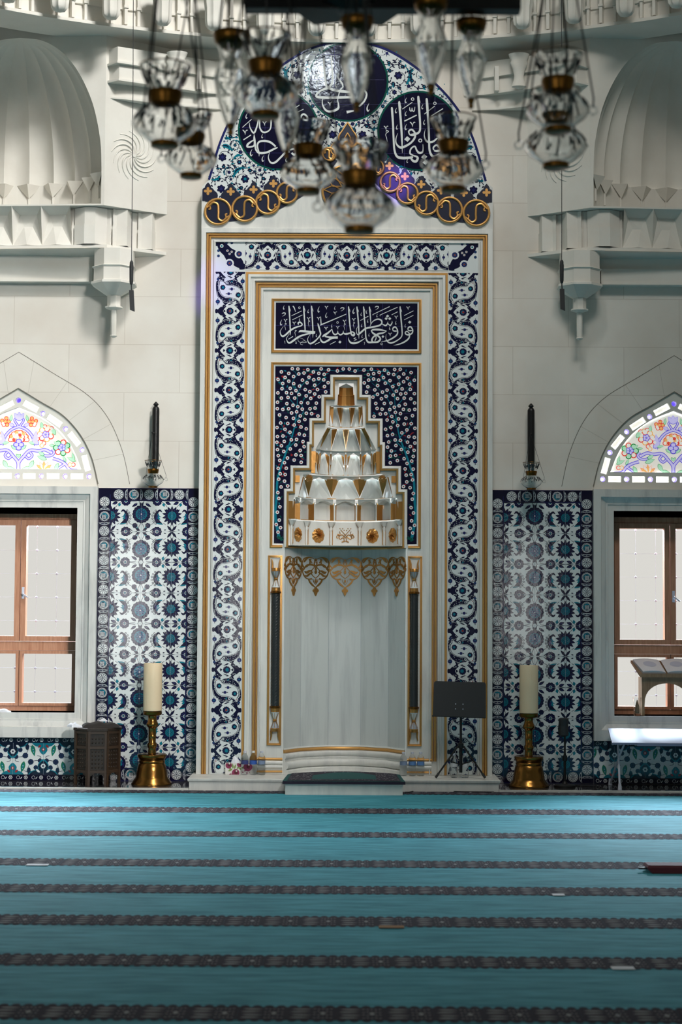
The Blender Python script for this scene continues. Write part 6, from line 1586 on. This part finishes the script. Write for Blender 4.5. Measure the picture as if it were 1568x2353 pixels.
mb.add(fr+bk, [tuple(range(n_)), tuple(range(2*n_-1, n_-1, -1))]+[(i, (i+1) % n_, n_+(i+1) % n_, n_+i) for i in range(n_)], 'black_plastic')
q = [desk_pt(0, 0.0, 0.004), desk_pt(1, 0.0, 0.004), desk_pt(1, 0.03, 0.004), desk_pt(0, 0.03, 0.004)]
mb.add([x for x in q]+[x+Vector((0, 0.004, -0.004)) for x in q], [(0, 1, 2, 3), (0, 4, 5, 1), (7, 6, 5, 4)], 'black_plastic')
dk = mb.build('desk', t)
mb = MB().add([desk_pt(-0.012, 0.02, -0.004), desk_pt(1.0, 0.02, -0.004), desk_pt(1.0, 0.02, -0.05), desk_pt(-0.012, 0.02, -0.05), desk_pt(-0.012, -0.02, -0.004), desk_pt(1.0, -0.02, -0.004), desk_pt(1.0, -0.0, -0.055), desk_pt(-0.012, -0.0, -0.055)], [(0, 1, 2, 3), (4, 7, 6, 5), (0, 4, 5, 1), (1, 5, 6, 2), (2, 6, 7, 3), (3, 7, 4, 0)], 'black_plastic'); mb.build('desk_lip', dk)
for u, v in ((0.425, 0.36), (0.565, 0.36), (0.425, 0.22), (0.565, 0.22)):
    o_ = desk_pt(u, v, 0.004); MB().tube([o_, o_+Vector((0, -0.004, 0))], 0.005, 'white_plastic', 8).build('rivet', dk)
MB().tube([(c.x, c.y, PZ+0.05), (c.x, c.y, 0.40), (c.x, c.y, 0.41), (c.x, c.y, 0.66)], [0.015, 0.015, 0.011, 0.011], 'black_metal', 12).build('pole', t, 40)
MB().lathe(c, [(0.018, 0.27), (0.026, 0.275), (0.026, 0.315), (0.018, 0.32)], 'black_metal', 12).build('leg_collar', t, 40)
for px, py, dy in ((998, 1783, -0.10), (1111, 1785, -0.10), (1058, 1776, 0.14)):
    f = on_floor(px, py, PZ); f = Vector((f.x, c.y+dy, PZ+0.012)); top = Vector((c.x+(f.x-c.x)*0.12, c.y+dy*0.12, PZ+0.29))
    lg = MB().tube([top, f], 0.0085, 'black_metal', 8).build('leg', t, 40)
    d = (f-top).normalized(); MB().tube([f-d*0.05, f], [0.011, 0.0125], 'black_plastic', 8).build('foot_cap', lg, 40)
    MB().tube([Vector((c.x, c.y, PZ+0.12)), top.lerp(f, 0.45)], 0.005, 'black_metal', 6).build('brace', t, 40)

# black microphone stand on the right ledge
p = on_floor(1289, 1800, LEDGE); c = Vector((p.x, -0.12, LEDGE))
t = thing('microphone_stand', 'slim black microphone stand between the right candle holder and the white folding table', 'microphone stand', c)
MB().lathe(c, [(0.10, 0), (0.10, 0.012), (0.09, 0.02), (0.03, 0.03), (0.015, 0.05)], 'black_metal', 28).build('base', t, 40)
MB().tube([c+Vector((0, 0, 0.03)), c+Vector((0, 0, 0.30)), c+Vector((0, 0, 0.31)), c+Vector((0, 0, 0.50))], [0.012, 0.012, 0.009, 0.009], 'black_metal', 10).build('pole', t, 40)
MB().lathe(c, [(0.014, 0.235), (0.022, 0.24), (0.022, 0.285), (0.014, 0.29)], 'black_metal', 12).build('clutch', t, 40)
mb = MB().lathe(c+Vector((-0.012, -0.01, 0)), [(0.020, 0.46), (0.045, 0.475), (0.045, 0.55), (0.042, 0.57), (0.046, 0.58), (0.046, 0.625), (0.03, 0.635)], 'black_plastic', 18); mb.tube([c+Vector((-0.05, -0.01, 0.47)), c+Vector((-0.058, -0.02, 0.53)), c+Vector((-0.05, -0.02, 0.60))], 0.008, 'black_metal', 6); mb.build('microphone_head', t, 40)

# white folding table with a tilted top
t = thing('folding_table', 'white folding table with a tilted top below the right window', 'table', (3.0, -0.15, LEDGE))
A, B_ = at(1407, 1711, -0.36), at(1398, 1678, 0.03); xr = 3.62
mb = MB(); up = Vector((0, 0, 0.018))
ol = [A, Vector((xr, A.y, A.z-0.004)), Vector((xr+0.03, B_.y, B_.z-0.004)), B_]
mb.add([v+up for v in ol]+ol, [(0, 1, 2, 3), (7, 6, 5, 4), (0, 4, 5, 1), (1, 5, 6, 2), (2, 6, 7, 3), (3, 7, 4, 0)], 'table_white')
mb.obox(A.lerp(ol[1], 0.5)+Vector((0, -0.004, 0.004)), 0.36, 0.006, 0.012, I3, 'table_white'); mb.build('table_top', t)
for x in (2.55, 3.50):
    f = Vector((x-0.06, 0.06, LEDGE+0.01)); k = Vector((x+0.01, A.y+0.04, A.z))
    lg = MB().tube([k, Vector((x-0.028, -0.10, 0.22)), f], 0.0095, 'white_plastic', 8).build('leg', t, 40); MB().tube([f+Vector((0, 0, 0.05)), f-Vector((0.0, 0, 0.01))], [0.013, 0.02], 'white_plastic', 8).build('foot_cap', lg, 40)
    f2 = Vector((x-0.04, -0.38, LEDGE+0.01)); k2 = Vector((x, B_.y-0.03, B_.z-0.01))
    lg = MB().tube([k2, f2], 0.0095, 'white_plastic', 8).build('leg', t, 40); MB().tube([f2+Vector((0, 0, 0.05)), f2-Vector((0.0, 0, 0.01))], [0.013, 0.02], 'white_plastic', 8).build('foot_cap', lg, 40)

# arched wooden book rest with an open book, on the right window sill
ys = 0.245; zs = OPZ0+0.001
x0 = at(1476, 1600, ys).x; x1 = x0+0.47; ztp = at(1480, 1556, ys).z
t = thing('book_rest', 'pale wooden book rest with an arched front standing on the right window sill', 'book rest', ((x0+x1)/2, ys+0.1, zs))
archp = [(x0+0.025+0.0, zs+0.09)] 
xm = (x0+x1)/2; rr = (x1-x0)/2-0.025
hol = [(xm+rr*math.cos(PI*i/16)*(1 if True else 1), zs+0.105+0.20*math.sin(PI*i/16)**0.8) for i in range(17)]
mb = MB().plate([(x0, zs), (x0+0.025, zs)]+[(hol[16][0], zs+0.105)]+[p_ for p_ in reversed(hol)][1:-1]+[(hol[0][0], zs+0.105), (x1-0.025, zs), (x1, zs), (x1, ztp), (x0, ztp)], [], ys, ys+0.016, 'pale_wood'); mb.build('arched_front', t)
mb = MB()
for x in (x0, x1-0.016): mb.box(x, x+0.016, ys+0.016, ys+0.20, zs, ztp, 'pale_wood')
mb.build('side_board', t)
mb = MB(); v = [(x0-0.02, ys-0.02, ztp), (x1+0.02, ys-0.02, ztp), (x1+0.0, ys+0.20, ztp+0.13), (x0-0.075, ys+0.20, ztp+0.13)]
mb.add([(a, b_, z+0.022) for a, b_, z in v]+v, [(0, 1, 2, 3), (7, 6, 5, 4), (0, 4, 5, 1), (1, 5, 6, 2), (2, 6, 7, 3), (3, 7, 4, 0)], 'pale_wood'); mb.box(x0-0.02, x1+0.02, ys-0.034, ys-0.02, ztp, ztp+0.034, 'pale_wood'); mb.build('sloping_top', t)
tb = thing('open_book', 'open book with white pages lying on the wooden book rest', 'book', (xm, ys+0.09, ztp+0.09))
sl = 0.13/0.22
def on_top(u, d, h): return Vector((xm+u*(1+0.18*d/0.22)-0.04*d/0.22, ys-0.012+d, ztp+0.024+d*sl*1.0)) + Vector((0, -sl, 1)).normalized()*h
for s in (-1, 1):
    mb = MB()
    def pg(u, v, s=s): 
        h = 0.012+0.022*math.sin(PI*min(1, (1-abs(u)*0.9)))**0.6*(1 if u > 0.02 else 0.5) 
        return on_top(s*(0.008+0.215*u), 0.008+0.185*v, 0.006+h)
    mb.grid(pg, 14, 6, 'paper')
    mb.grid(lambda u, v, s=s: Vector(pg(u, 0)).lerp(on_top(s*(0.008+0.215*u), 0.008, 0.003), v), 14, 1, 'paper'); mb.grid(lambda u, v, s=s: Vector(pg(1, u)).lerp(on_top(s*0.223, 0.008+0.185*u, 0.003), v), 6, 1, 'paper')
    q = []
    for k in range(18): a = 2*PI*k/18; w_ = pg(0.5+0.26*math.cos(a), 0.55+0.22*math.sin(a)); q.append(Vector(w_)+Vector((0, -0.0008, 0.0014)))
    mb.add(q, [tuple(range(18))], 'print_grey'); mb.build('page_block', tb, 50)
mb = MB(); mb.add([on_top(a, b_, 0.0015) for a, b_ in ((-0.232, 0.0), (0.232, 0.0), (0.232, 0.20), (-0.232, 0.20))], [(0, 1, 2, 3)], 'maroon'); mb.build('cover', tb)
# small white holder beside it, and the white cloth on the other sill
p = at(1465, 1640, ys)
t = thing('sill_holder', 'small pale cup with a brown pointed piece in it on the right window sill', 'cup', (p.x, ys, zs))
MB().lathe((p.x, ys, zs), [(0.030, 0), (0.034, 0.01), (0.036, 0.12), (0.040, 0.17), (0.036, 0.165), (0.032, 0.12), (0.028, 0.02)], 'clear_plastic', 20).build('cup', t, 40)
MB().lathe((p.x, ys, zs+0.022), [(0.020, 0.0), (0.022, 0.02), (0.018, 0.07), (0.003, 0.125)], 'pale_wood', 14).build('pointed_piece', t, 40)
p = at(8, 1640, 0.23); cloth('white_cloth', 'small white cloth lying on the left window sill', p.x-0.06, 0.24, 0.24, 0.10, 0.034, 'white_cloth', 9, 0.0, zs)

# prayer rug on the step
t = None
mb = MB(); W_, y0, z0 = 0.545, -0.80, PZ+0.001
def back(x): 
    x = abs(x); return 0.02+0.30*(1-(x/0.56)**2) if x < 0.5 else 0.02-0.35*(x-0.5)
def rug(u, v):
    x = (u-0.5)*2*W_*(1-0.05*v); yb = back(x)-0.16
    y = y0+(yb-y0)*v
    return (x, y, z0+0.014+0.003*math.sin(9*x)*math.sin(PI*v))
mb.grid(rug, 24, 12, 'rug_green')
mb.grid(lambda u, v: (rug(u, 0)[0], rug(u, 0)[1]-0.002, z0+(rug(u, 0)[2]-z0)*v-0.012*(1-v)), 24, 1, 'carpet_dark')
for uu in (0, 1): mb.grid(lambda a, v, uu=uu: (rug(uu, a)[0], rug(uu, a)[1], z0+(rug(uu, a)[2]-z0)*v), 12, 1, 'rug_green')
pp = Pat()

for i_ in range(24):
    for j_ in range(12): pp.rect(0.035+0.93*i_/24, 0.035+0.93*(i_+1)/24, 0.03+0.94*j_/12, 0.03+0.94*(j_+1)/12, 1, 'carpet_dark')

for i_ in range(18):
    u0, u1 = 0.23+0.54*i_/18, 0.23+0.54*(i_+1)/18; tp = lambda u: 0.86-1.6*abs(u-0.5)**2.2*3
    for j_ in range(8): pp.poly([(u0, 0.17+(tp(u0)-0.17)*j_/8), (u1, 0.17+(tp(u1)-0.17)*j_/8), (u1, 0.17+(tp(u1)-0.17)*(j_+1)/8), (u0, 0.17+(tp(u0)-0.17)*(j_+1)/8)], 3, 'rug_green')
rr_ = random.Random(4)
for k in range(520):
    u, v = rr_.uniform(0.05, 0.95), rr_.uniform(0.06, 0.95)
    if 0.22 < u < 0.78 and 0.15 < v < 0.86: continue
    pp.leaf(u, v, rr_.uniform(0, 3.1), rr_.uniform(0.012, 0.026), 0.006, 2, 'carpet_pale')
def rm(u, v, h): x, y, z = rug(u, v); return (x, y, z+h)
def sub(q):                                     # follow the rug's surface
    return q
pp.into(mb, lambda u, v, h: rm(u, v, 0.002+h), 0.0007)
tag(mb.build('prayer_rug', None), 'dark green prayer rug with patterned border lying on the step before the niche', 'rug')

# black cable on the floor, flat case and slips on the carpet
def on_c(px, py, z=0.004): return on_floor(px, py, z)
tag(MB().tube(spline([tuple(on_c(x, y, z)) for x, y, z in ((933, 1822, 0.005), (955, 1817, 0.007), (985, 1811, 0.03), (1010, 1811.5, 0.03), (1030, 1817, 0.01), (1060, 1819, 0.006), (1100, 1819.5, 0.006), (1136, 1820, 0.006))], 8), 0.005, 'black_plastic', 7).build('cable', None, 60), 'thin black cable arching along the foot of the platform', 'cable')
tag(MB().tube(spline([tuple(on_c(x, y, z)) for x, y, z in ((1318, 1804, 0.024), (1345, 1806, 0.024), (1376, 1807, 0.026), (1392, 1813, 0.016), (1410, 1818, 0.006), (1450, 1820, 0.006), (1520, 1819, 0.006), (1600, 1818, 0.006))], 8), 0.005, 'black_plastic', 7).build('cable', None, 60), 'thin black cable running from the microphone stand along the right ledge', 'cable')
p = on_floor(1520, 2008, 0); yk = p.y
mb = MB(); xa = X(1500, 2008, yk); xb = xa+0.45; hh = 0.048
v = [(xa-0.045, yk+0.05, 0.03), (xa, yk, 0.002), (xb, yk, 0.002), (xb, yk+0.20, 0.002), (xa, yk+0.20, 0.002)]
mb.add([(xa, yk, 0.002), (xb, yk, 0.002), (xb, yk+0.2, 0.002), (xa, yk+0.2, 0.002), (xa-0.03, yk+0.012, hh*0.72), (xb, yk+0.012, hh*0.72), (xb, yk+0.19, hh*0.72), (xa-0.03, yk+0.19, hh*0.72), (xa-0.018, yk+0.03, hh), (xb-0.02, yk+0.03, hh), (xb-0.02, yk+0.175, hh), (xa-0.018, yk+0.175, hh)],
       [(3, 2, 1, 0), (0, 1, 5, 4), (1, 2, 6, 5), (2, 3, 7, 6), (3, 0, 4, 7), (4, 5, 9, 8), (5, 6, 10, 9), (6, 7, 11, 10), (7, 4, 8, 11), (8, 9, 10, 11)], 'maroon')
t = thing('flat_case', 'maroon flat case lying on the carpet at the right edge of the picture', 'case', (xa+0.2, yk+0.1, 0)); mb.build('case_body', t)
MB().box(xa-0.075, xa-0.02, yk+0.06, yk+0.09, 0.018, 0.03, 'black_plastic').build('strap_end', t)
for px, py, w_, m_, lb in ((86, 1989, 0.14, 'paper', 'white paper slip lying on the carpet far left'), (1432, 2227, 0.105, 'paper', 'white paper slip lying on the carpet in the right foreground'), (1284, 2058, 0.07, 'paper', 'tiny white paper scrap on the carpet right of the middle'), (900, 2132, 0.13, 'tan_card', 'flat tan slip lying on the carpet near the middle')):
    p = on_floor(px, py, 0.0); tag(MB().box(p.x-w_/2, p.x+w_/2, p.y-0.03, p.y+0.035, 0.0035, 0.0065, m_).build('paper_slip'), lb, 'paper slip', 'slips lying on the carpet')

# microphones hanging on long wires from the dome
for i, (px0, px1, pb, zz) in enumerate(((307, 302.5, 303, (600, 655, 667, 716)), (1290, 1291.5, 1292.5, (598, 652, 664, 714)))):
    y = -0.75
    top = at(px0, -170, y); c = at(px1, zz[0], y); e = at(pb, zz[3], y)
    t = thing('hanging_microphone', 'black microphone hanging on a long wire ' + ('in front of the left corbel' if i == 0 else 'in front of the right corbel'), 'microphone', c, 'hanging microphones')
    MB().tube([top, c.lerp(top, 0.5)+Vector((0.004, 0, 0)), c], 0.0032, 'black_plastic', 6).build('wire', t)
    z = [at(px1, q, y).z-c.z for q in zz]
    MB().lathe(c, [(0.004, z[1]), (0.012, z[1]+0.008), (0.017, z[1]+0.03), (0.019, -0.05), (0.016, -0.025), (0.017, -0.015), (0.008, 0.004)], 'black_plastic', 14).build('upper_body', t, 40)
    MB().tube([c+Vector((0, 0, z[1]+0.004)), c+Vector((0.003, 0, z[2]-0.004))], 0.006, 'black_plastic', 8).build('joint', t, 40)
    dx = e.x-c.x
    MB().add([(c.x-0.018, y-0.01, c.z+z[2]), (c.x+0.022, y-0.01, c.z+z[2]), (c.x+0.022, y+0.01, c.z+z[2]), (c.x-0.018, y+0.01, c.z+z[2]), (c.x+dx-0.016, y-0.01, c.z+z[3]+0.016), (c.x+dx+0.026, y-0.01, c.z+z[3]), (c.x+dx+0.026, y+0.01, c.z+z[3]), (c.x+dx-0.016, y+0.01, c.z+z[3]+0.016)], [(0, 1, 2, 3), (7, 6, 5, 4), (0, 4, 5, 1), (1, 5, 6, 2), (2, 6, 7, 3), (3, 7, 4, 0)], 'black_plastic').build('lower_body', t)
# ------------------------------------------------------------------ glass oil lamps: on the wall, and hanging from the chandelier
def lamp_parts(t, c, k=1.0, chain_h=0.45, spread=None, rings=3, a0=0.5, wire=0.0016, wtop=None):
    """vase lamp of cut glass; c = centre of its foot ring; k scales it"""
    def solid(pr): return [(r*k, z*k) for r, z in pr]
    bulb = [(0.042, 0.016), (0.062, 0.030), (0.088, 0.048), (0.101, 0.066), (0.103, 0.078), (0.095, 0.094), (0.078, 0.112), (0.060, 0.126), (0.047, 0.138)]
    inn = [(r-0.0045, z+0.002) for r, z in bulb]
    MB().lathe(c, solid([(0.0005, 0.016)] + bulb + list(reversed(inn)) + [(0.0005, 0.022)]), 'glass', 32, cap=False).build('bulb', t, 50)
    cup = [(0.045, 0.172), (0.052, 0.190), (0.062, 0.215), (0.073, 0.240), (0.080, 0.258)]
    inn = [(r-0.004, z) for r, z in cup]
    MB().lathe(c, solid([(0.0005, 0.172)] + cup + list(reversed(inn)) + [(0.0005, 0.178)]), 'glass', 32, cap=False).build('cup', t, 50)
    MB().lathe(c, solid([(0.046, 0.134), (0.050, 0.150), (0.055, 0.166), (0.054, 0.178), (0.047, 0.178), (0.043, 0.150), (0.040, 0.134)]), 'bronze', 28, cap=False).build('collar', t, 40)
    MB().lathe(c, solid([(0.036, 0.0), (0.043, 0.003), (0.044, 0.016), (0.040, 0.020)]), 'bronze', 28).build('foot', t, 40)
    MB().tube([(c.x+0.0795*k*math.cos(2*PI*i/28), c.y+0.0795*k*math.sin(2*PI*i/28), c.z+0.258*k) for i in range(28)], 0.0026*k, 'bronze', 6, closed=True).build('rim', t, 60)
    rr = random.Random(8)                            # painted script and sprigs on the glass
    for zc, rad, n in ((0.222, 0.0665, 16), (0.10, 0.0925, 14)):
        mb = MB()
        for i in range(n):
            a = 2*PI*i/n+rr.uniform(-0.1, 0.1); q = []
            sg = rr.choice((-1, 1))
            for j in range(5):
                z = zc + 0.018*math.sin(j*1.5+i) + 0.008*(j-2)*(1 if i % 2 else -1)*0.8; aa = a + sg*0.055*(j-2)
                rz = 0.0005 + (0.064+(z-0.2195)*0.42 if zc > 0.15 else 0.101-abs(z-0.078)**1.25*9.5*0.12-abs(z-0.078)*0.30+0.0035)
                q.append((c.x+rz*k*math.cos(aa), c.y+rz*k*math.sin(aa), c.z+z*k))
            mb.tube(q, [0.0014*k, 0.0040*k, 0.0030*k, 0.0042*k, 0.001*k], 'glass_ink', 5)
        mb.build('painted_script', t)
    top = Vector(wtop) if wtop is not None else c + Vector((0, 0, 0.26*k+chain_h))
    for i in range(rings):
        a = a0+2*PI*i/rings; e = c + Vector((0.104*k*math.cos(a), 0.104*k*math.sin(a), 0.082*k)); d = Vector((math.cos(a), math.sin(a), 0))
        ear = e + d*0.016*k
        mb = MB().tube([ear+d*(0.014*k*math.cos(2*PI*q/14))+Vector((0, 0, 0.014*k*math.sin(2*PI*q/14))) for q in range(14)], 0.0034*k, 'glass', 6, closed=True)
        mb.build('ear', t, 60)
        MB().tube([ear+Vector((0, 0, 0.012*k)), ear+Vector((0, 0, 0.04*k))+d*0.002, top], wire, 'black_metal', 5).build('chain', t)
    return top
# wall lamps in front of black posts
for i, (px, pl, y0) in enumerate(((357, 351.5, 923), (1221, 1221.5, 927))):
    yp, yl = 0.09, -0.035
    b_ = at(px, 1062, yp); tp = at(px, y0, yp)
    t = thing('bracket_post', 'black bracket post with a pointed finial above the ' + ('left' if i == 0 else 'right') + ' tile panel', 'bracket', b_, 'wall brackets')
    h = tp.z-b_.z
    MB().lathe(b_, [(0.033, -0.10), (0.034, 0), (0.034, h*0.86), (0.033, h*0.885), (0.024, h*0.915), (0.014, h*0.925)], 'black_metal', 20).build('post', t, 40)
    MB().lathe(b_, [(0.014, h*0.92), (0.018, h*0.935), (0.027, h*0.950), (0.024, h*0.962), (0.014, h*0.982), (0.004, h)], 'black_metal', 16).build('finial', t, 40)
    mb = MB()
    for z in (-0.06, h*0.45): mb.tube([b_+Vector((0, 0.03, z)), Vector((b_.x, YW, b_.z+z))], 0.012, 'black_metal', 8)
    mb.tube([b_+Vector((0, -0.03, h*0.47)), b_+Vector((-0.02, yl-yp, h*0.47))], 0.006, 'black_metal', 6)
    mb.build('wall_arm', t, 40)
    c = at(pl, 1121.5 if i == 0 else 1126, yl)
    l = thing('glass_lamp', 'cut glass oil lamp hanging at the ' + ('left' if i == 0 else 'right') + ' black bracket post, above the tile panel', 'lamp', c, 'glass oil lamps on the wall')
    lamp_parts(l, c, 1.0, rings=3, a0=-PI/2-0.45 if i == 0 else -PI/2+1.6, wtop=b_+Vector((-0.02, yl-yp, h*0.47)))

# chandelier frame: black star plate with arms, hung from above
cc = Vector((0.0, 5.52-DIST, 3.62))
ch = thing('chandelier_frame', 'black star-shaped chandelier frame at the top of the picture', 'chandelier', cc)
n = 8; st_ = []
for k in range(2*n):
    a = PI*k/n + PI/8; r = 0.30 if k % 2 == 0 else 0.235
    st_.append((cc.x+r*math.cos(a), cc.y+r*math.sin(a)))
mb = MB(); v = [(x, y, cc.z) for x, y in st_]+[(x, y, cc.z+0.05) for x, y in st_]; m_ = 2*n
mb.add(v, [tuple(range(m_-1, -1, -1)), tuple(range(m_, 2*m_))]+[(i, (i+1) % m_, m_+(i+1) % m_, m_+i) for i in range(m_)], 'black_metal')
mb.lathe(cc, [(0.03, -0.05), (0.09, -0.03), (0.10, 0.0)], 'black_metal', 16); mb.build('star_plate', ch)
HZ = 3.90
MB().box(-0.335, 0.555, cc.y-0.03, cc.y+0.03, 3.572, 3.66, 'black_metal').build('cross_bar', ch)
MB().tube([cc+Vector((0, 0, 0.05)), Vector((cc.x, cc.y, 10.99))], 0.02, 'black_metal', 10).build('hanging_rod', ch)
for k in range(6):
    a = 2*PI*k/6; d = Vector((math.cos(a), math.sin(a), 0)); r = 0.72; h0 = Vector((cc.x, cc.y, HZ))
    MB().obox(h0+d*r/2, r/2, 0.02, 0.018, Matrix.Rotation(a, 3, 'Z'), 'black_metal').build('arm', ch)
MB().tube([(cc.x+0.70*math.cos(2*PI*q/48), cc.y+0.70*math.sin(2*PI*q/48), HZ) for q in range(48)], 0.02, 'black_metal', 8, closed=True).build('hoop', ch, 60)

def from_px(px, py, z): 
    d = ray(px, py); t = z/F_PX
    q = Vector((0, -DIST, EYE)) + d*t*(F_PX/ (d.y))
    return q
mk('knot', srgb(20, 18, 18), 0.6)
VASE = [(378, 340, 5.35, 'vase-shaped glass lamp of the chandelier, farthest left of all'),
        (439, 410, 5.9, 'small vase-shaped glass lamp below and right of the farthest left one'),
        (610, 272, 5.25, 'vase-shaped glass lamp hanging before the left edge of the left blue roundel'),
        (708, 446, 6.15, 'vase-shaped glass lamp hanging below the left roundel, left of the lowest lamp'),
        (826, 537, 4.85, 'large vase-shaped glass lamp hanging lowest of all, in the middle'),
        (1042, 442, 5.85, 'vase-shaped glass lamp hanging before the right edge of the right blue roundel'),
        (1283, 306, 5.5, 'vase-shaped glass lamp at the far right, the upper one of two'),
        (1278, 388, 5.85, 'vase-shaped glass lamp at the far right, the lower one of two, half hidden')]
SC = [1.0, 0.97, 1.0, 0.99, 0.985, 0.99, 0.99, 1.04]
proto = None; pc = None
for i, (px, py, dep, lb) in enumerate(VASE):
    c = from_px(px, py, dep); GRP = 'glass lamps of the chandelier'
    if i == 0:
        proto = thing('glass_lamp', lb, 'lamp', c, GRP); lamp_parts(proto, c, SC[0], chain_h=0.56, wire=0.0032, a0=0.2); pc = c; o = proto
        c3 = c
    else:
        o = copy_tree(proto); o['label'] = lb
        o.location = c; s_k = SC[i]*(0.9 if i == 1 else 1.0); o.scale = (s_k, s_k, s_k); o.rotation_euler = (0, 0, 0.7*i)

# slender pointed glass drops
def drop(c, t, cap_mat='bronze'):
    """c = tip of its gilded point"""
    body = [(0.010, 0.024), (0.020, 0.045), (0.030, 0.075), (0.041, 0.115), (0.047, 0.15), (0.046, 0.175), (0.038, 0.198), (0.030, 0.215), (0.033, 0.235), (0.043, 0.262)]
    inn = [(r-0.004, z) for r, z in body]
    MB().lathe(c, body+list(reversed(inn))+[(0.0005, 0.034)], 'glass', 28, cap=False).build('drop_body', t, 50)
    MB().lathe(c, [(0.003, 0.0), (0.008, 0.004), (0.009, 0.012), (0.006, 0.016), (0.010, 0.02), (0.0115, 0.028), (0.008, 0.036)], 'brass', 14).build('gilded_tip', t, 40)
    MB().lathe(c, [(0.024, 0.245), (0.046, 0.262), (0.052, 0.285), (0.050, 0.292), (0.02, 0.292)], 'bronze', 24).build('cap', t, 40)
    mb = MB()
    for i in range(10):
        a = 2*PI*i/10; mb.lathe((c.x+0.047*math.cos(a), c.y+0.047*math.sin(a), c.z+0.16), [(0.001, -0.006), (0.005, 0), (0.001, 0.006)], 'glass', 8)
    mb.build('cut_beads', t, 50)
    for i in range(3):
        a = 2*PI*i/3+0.4; MB().tube([c+Vector((0.05*math.cos(a), 0.05*math.sin(a), 0.288)), c+Vector((0, 0, 0.60))], 0.003, 'black_metal', 5).build('chain', t)
    MB().tube([c+Vector((0, 0, 0.29)), c+Vector((0, 0, 0.62))], 0.003, 'black_metal', 6).build('cord', t)
DROP = [(820, 260, 5.2, 1.0, 'pointed glass drop hanging straight before the top blue roundel'),
        (990, 220, 5.35, 1.05, 'pointed glass drop hanging right of the top blue roundel'),
        (1083, 250, 5.6, 1.0, 'pointed glass drop hanging before the wall, right of the crowning arch'),
        (659, 365, 5.7, 0.86, 'small pointed glass drop hanging before the left blue roundel'),
        (530, 312, 5.5, 1.15, 'pointed glass drop hanging left of the crowning arch')]
pd = None
for i, (px, py, dep, k, lb) in enumerate(DROP):
    c = from_px(px, py, dep)
    if i == 0: pd = thing('glass_drop', lb, 'lamp', c, 'pointed glass drops of the chandelier'); drop(c, pd)
    else:
        o = copy_tree(pd); o['label'] = lb; o.location = c; o.scale = (k, k, k); o.rotation_euler = (0, 0, 0.9*i)
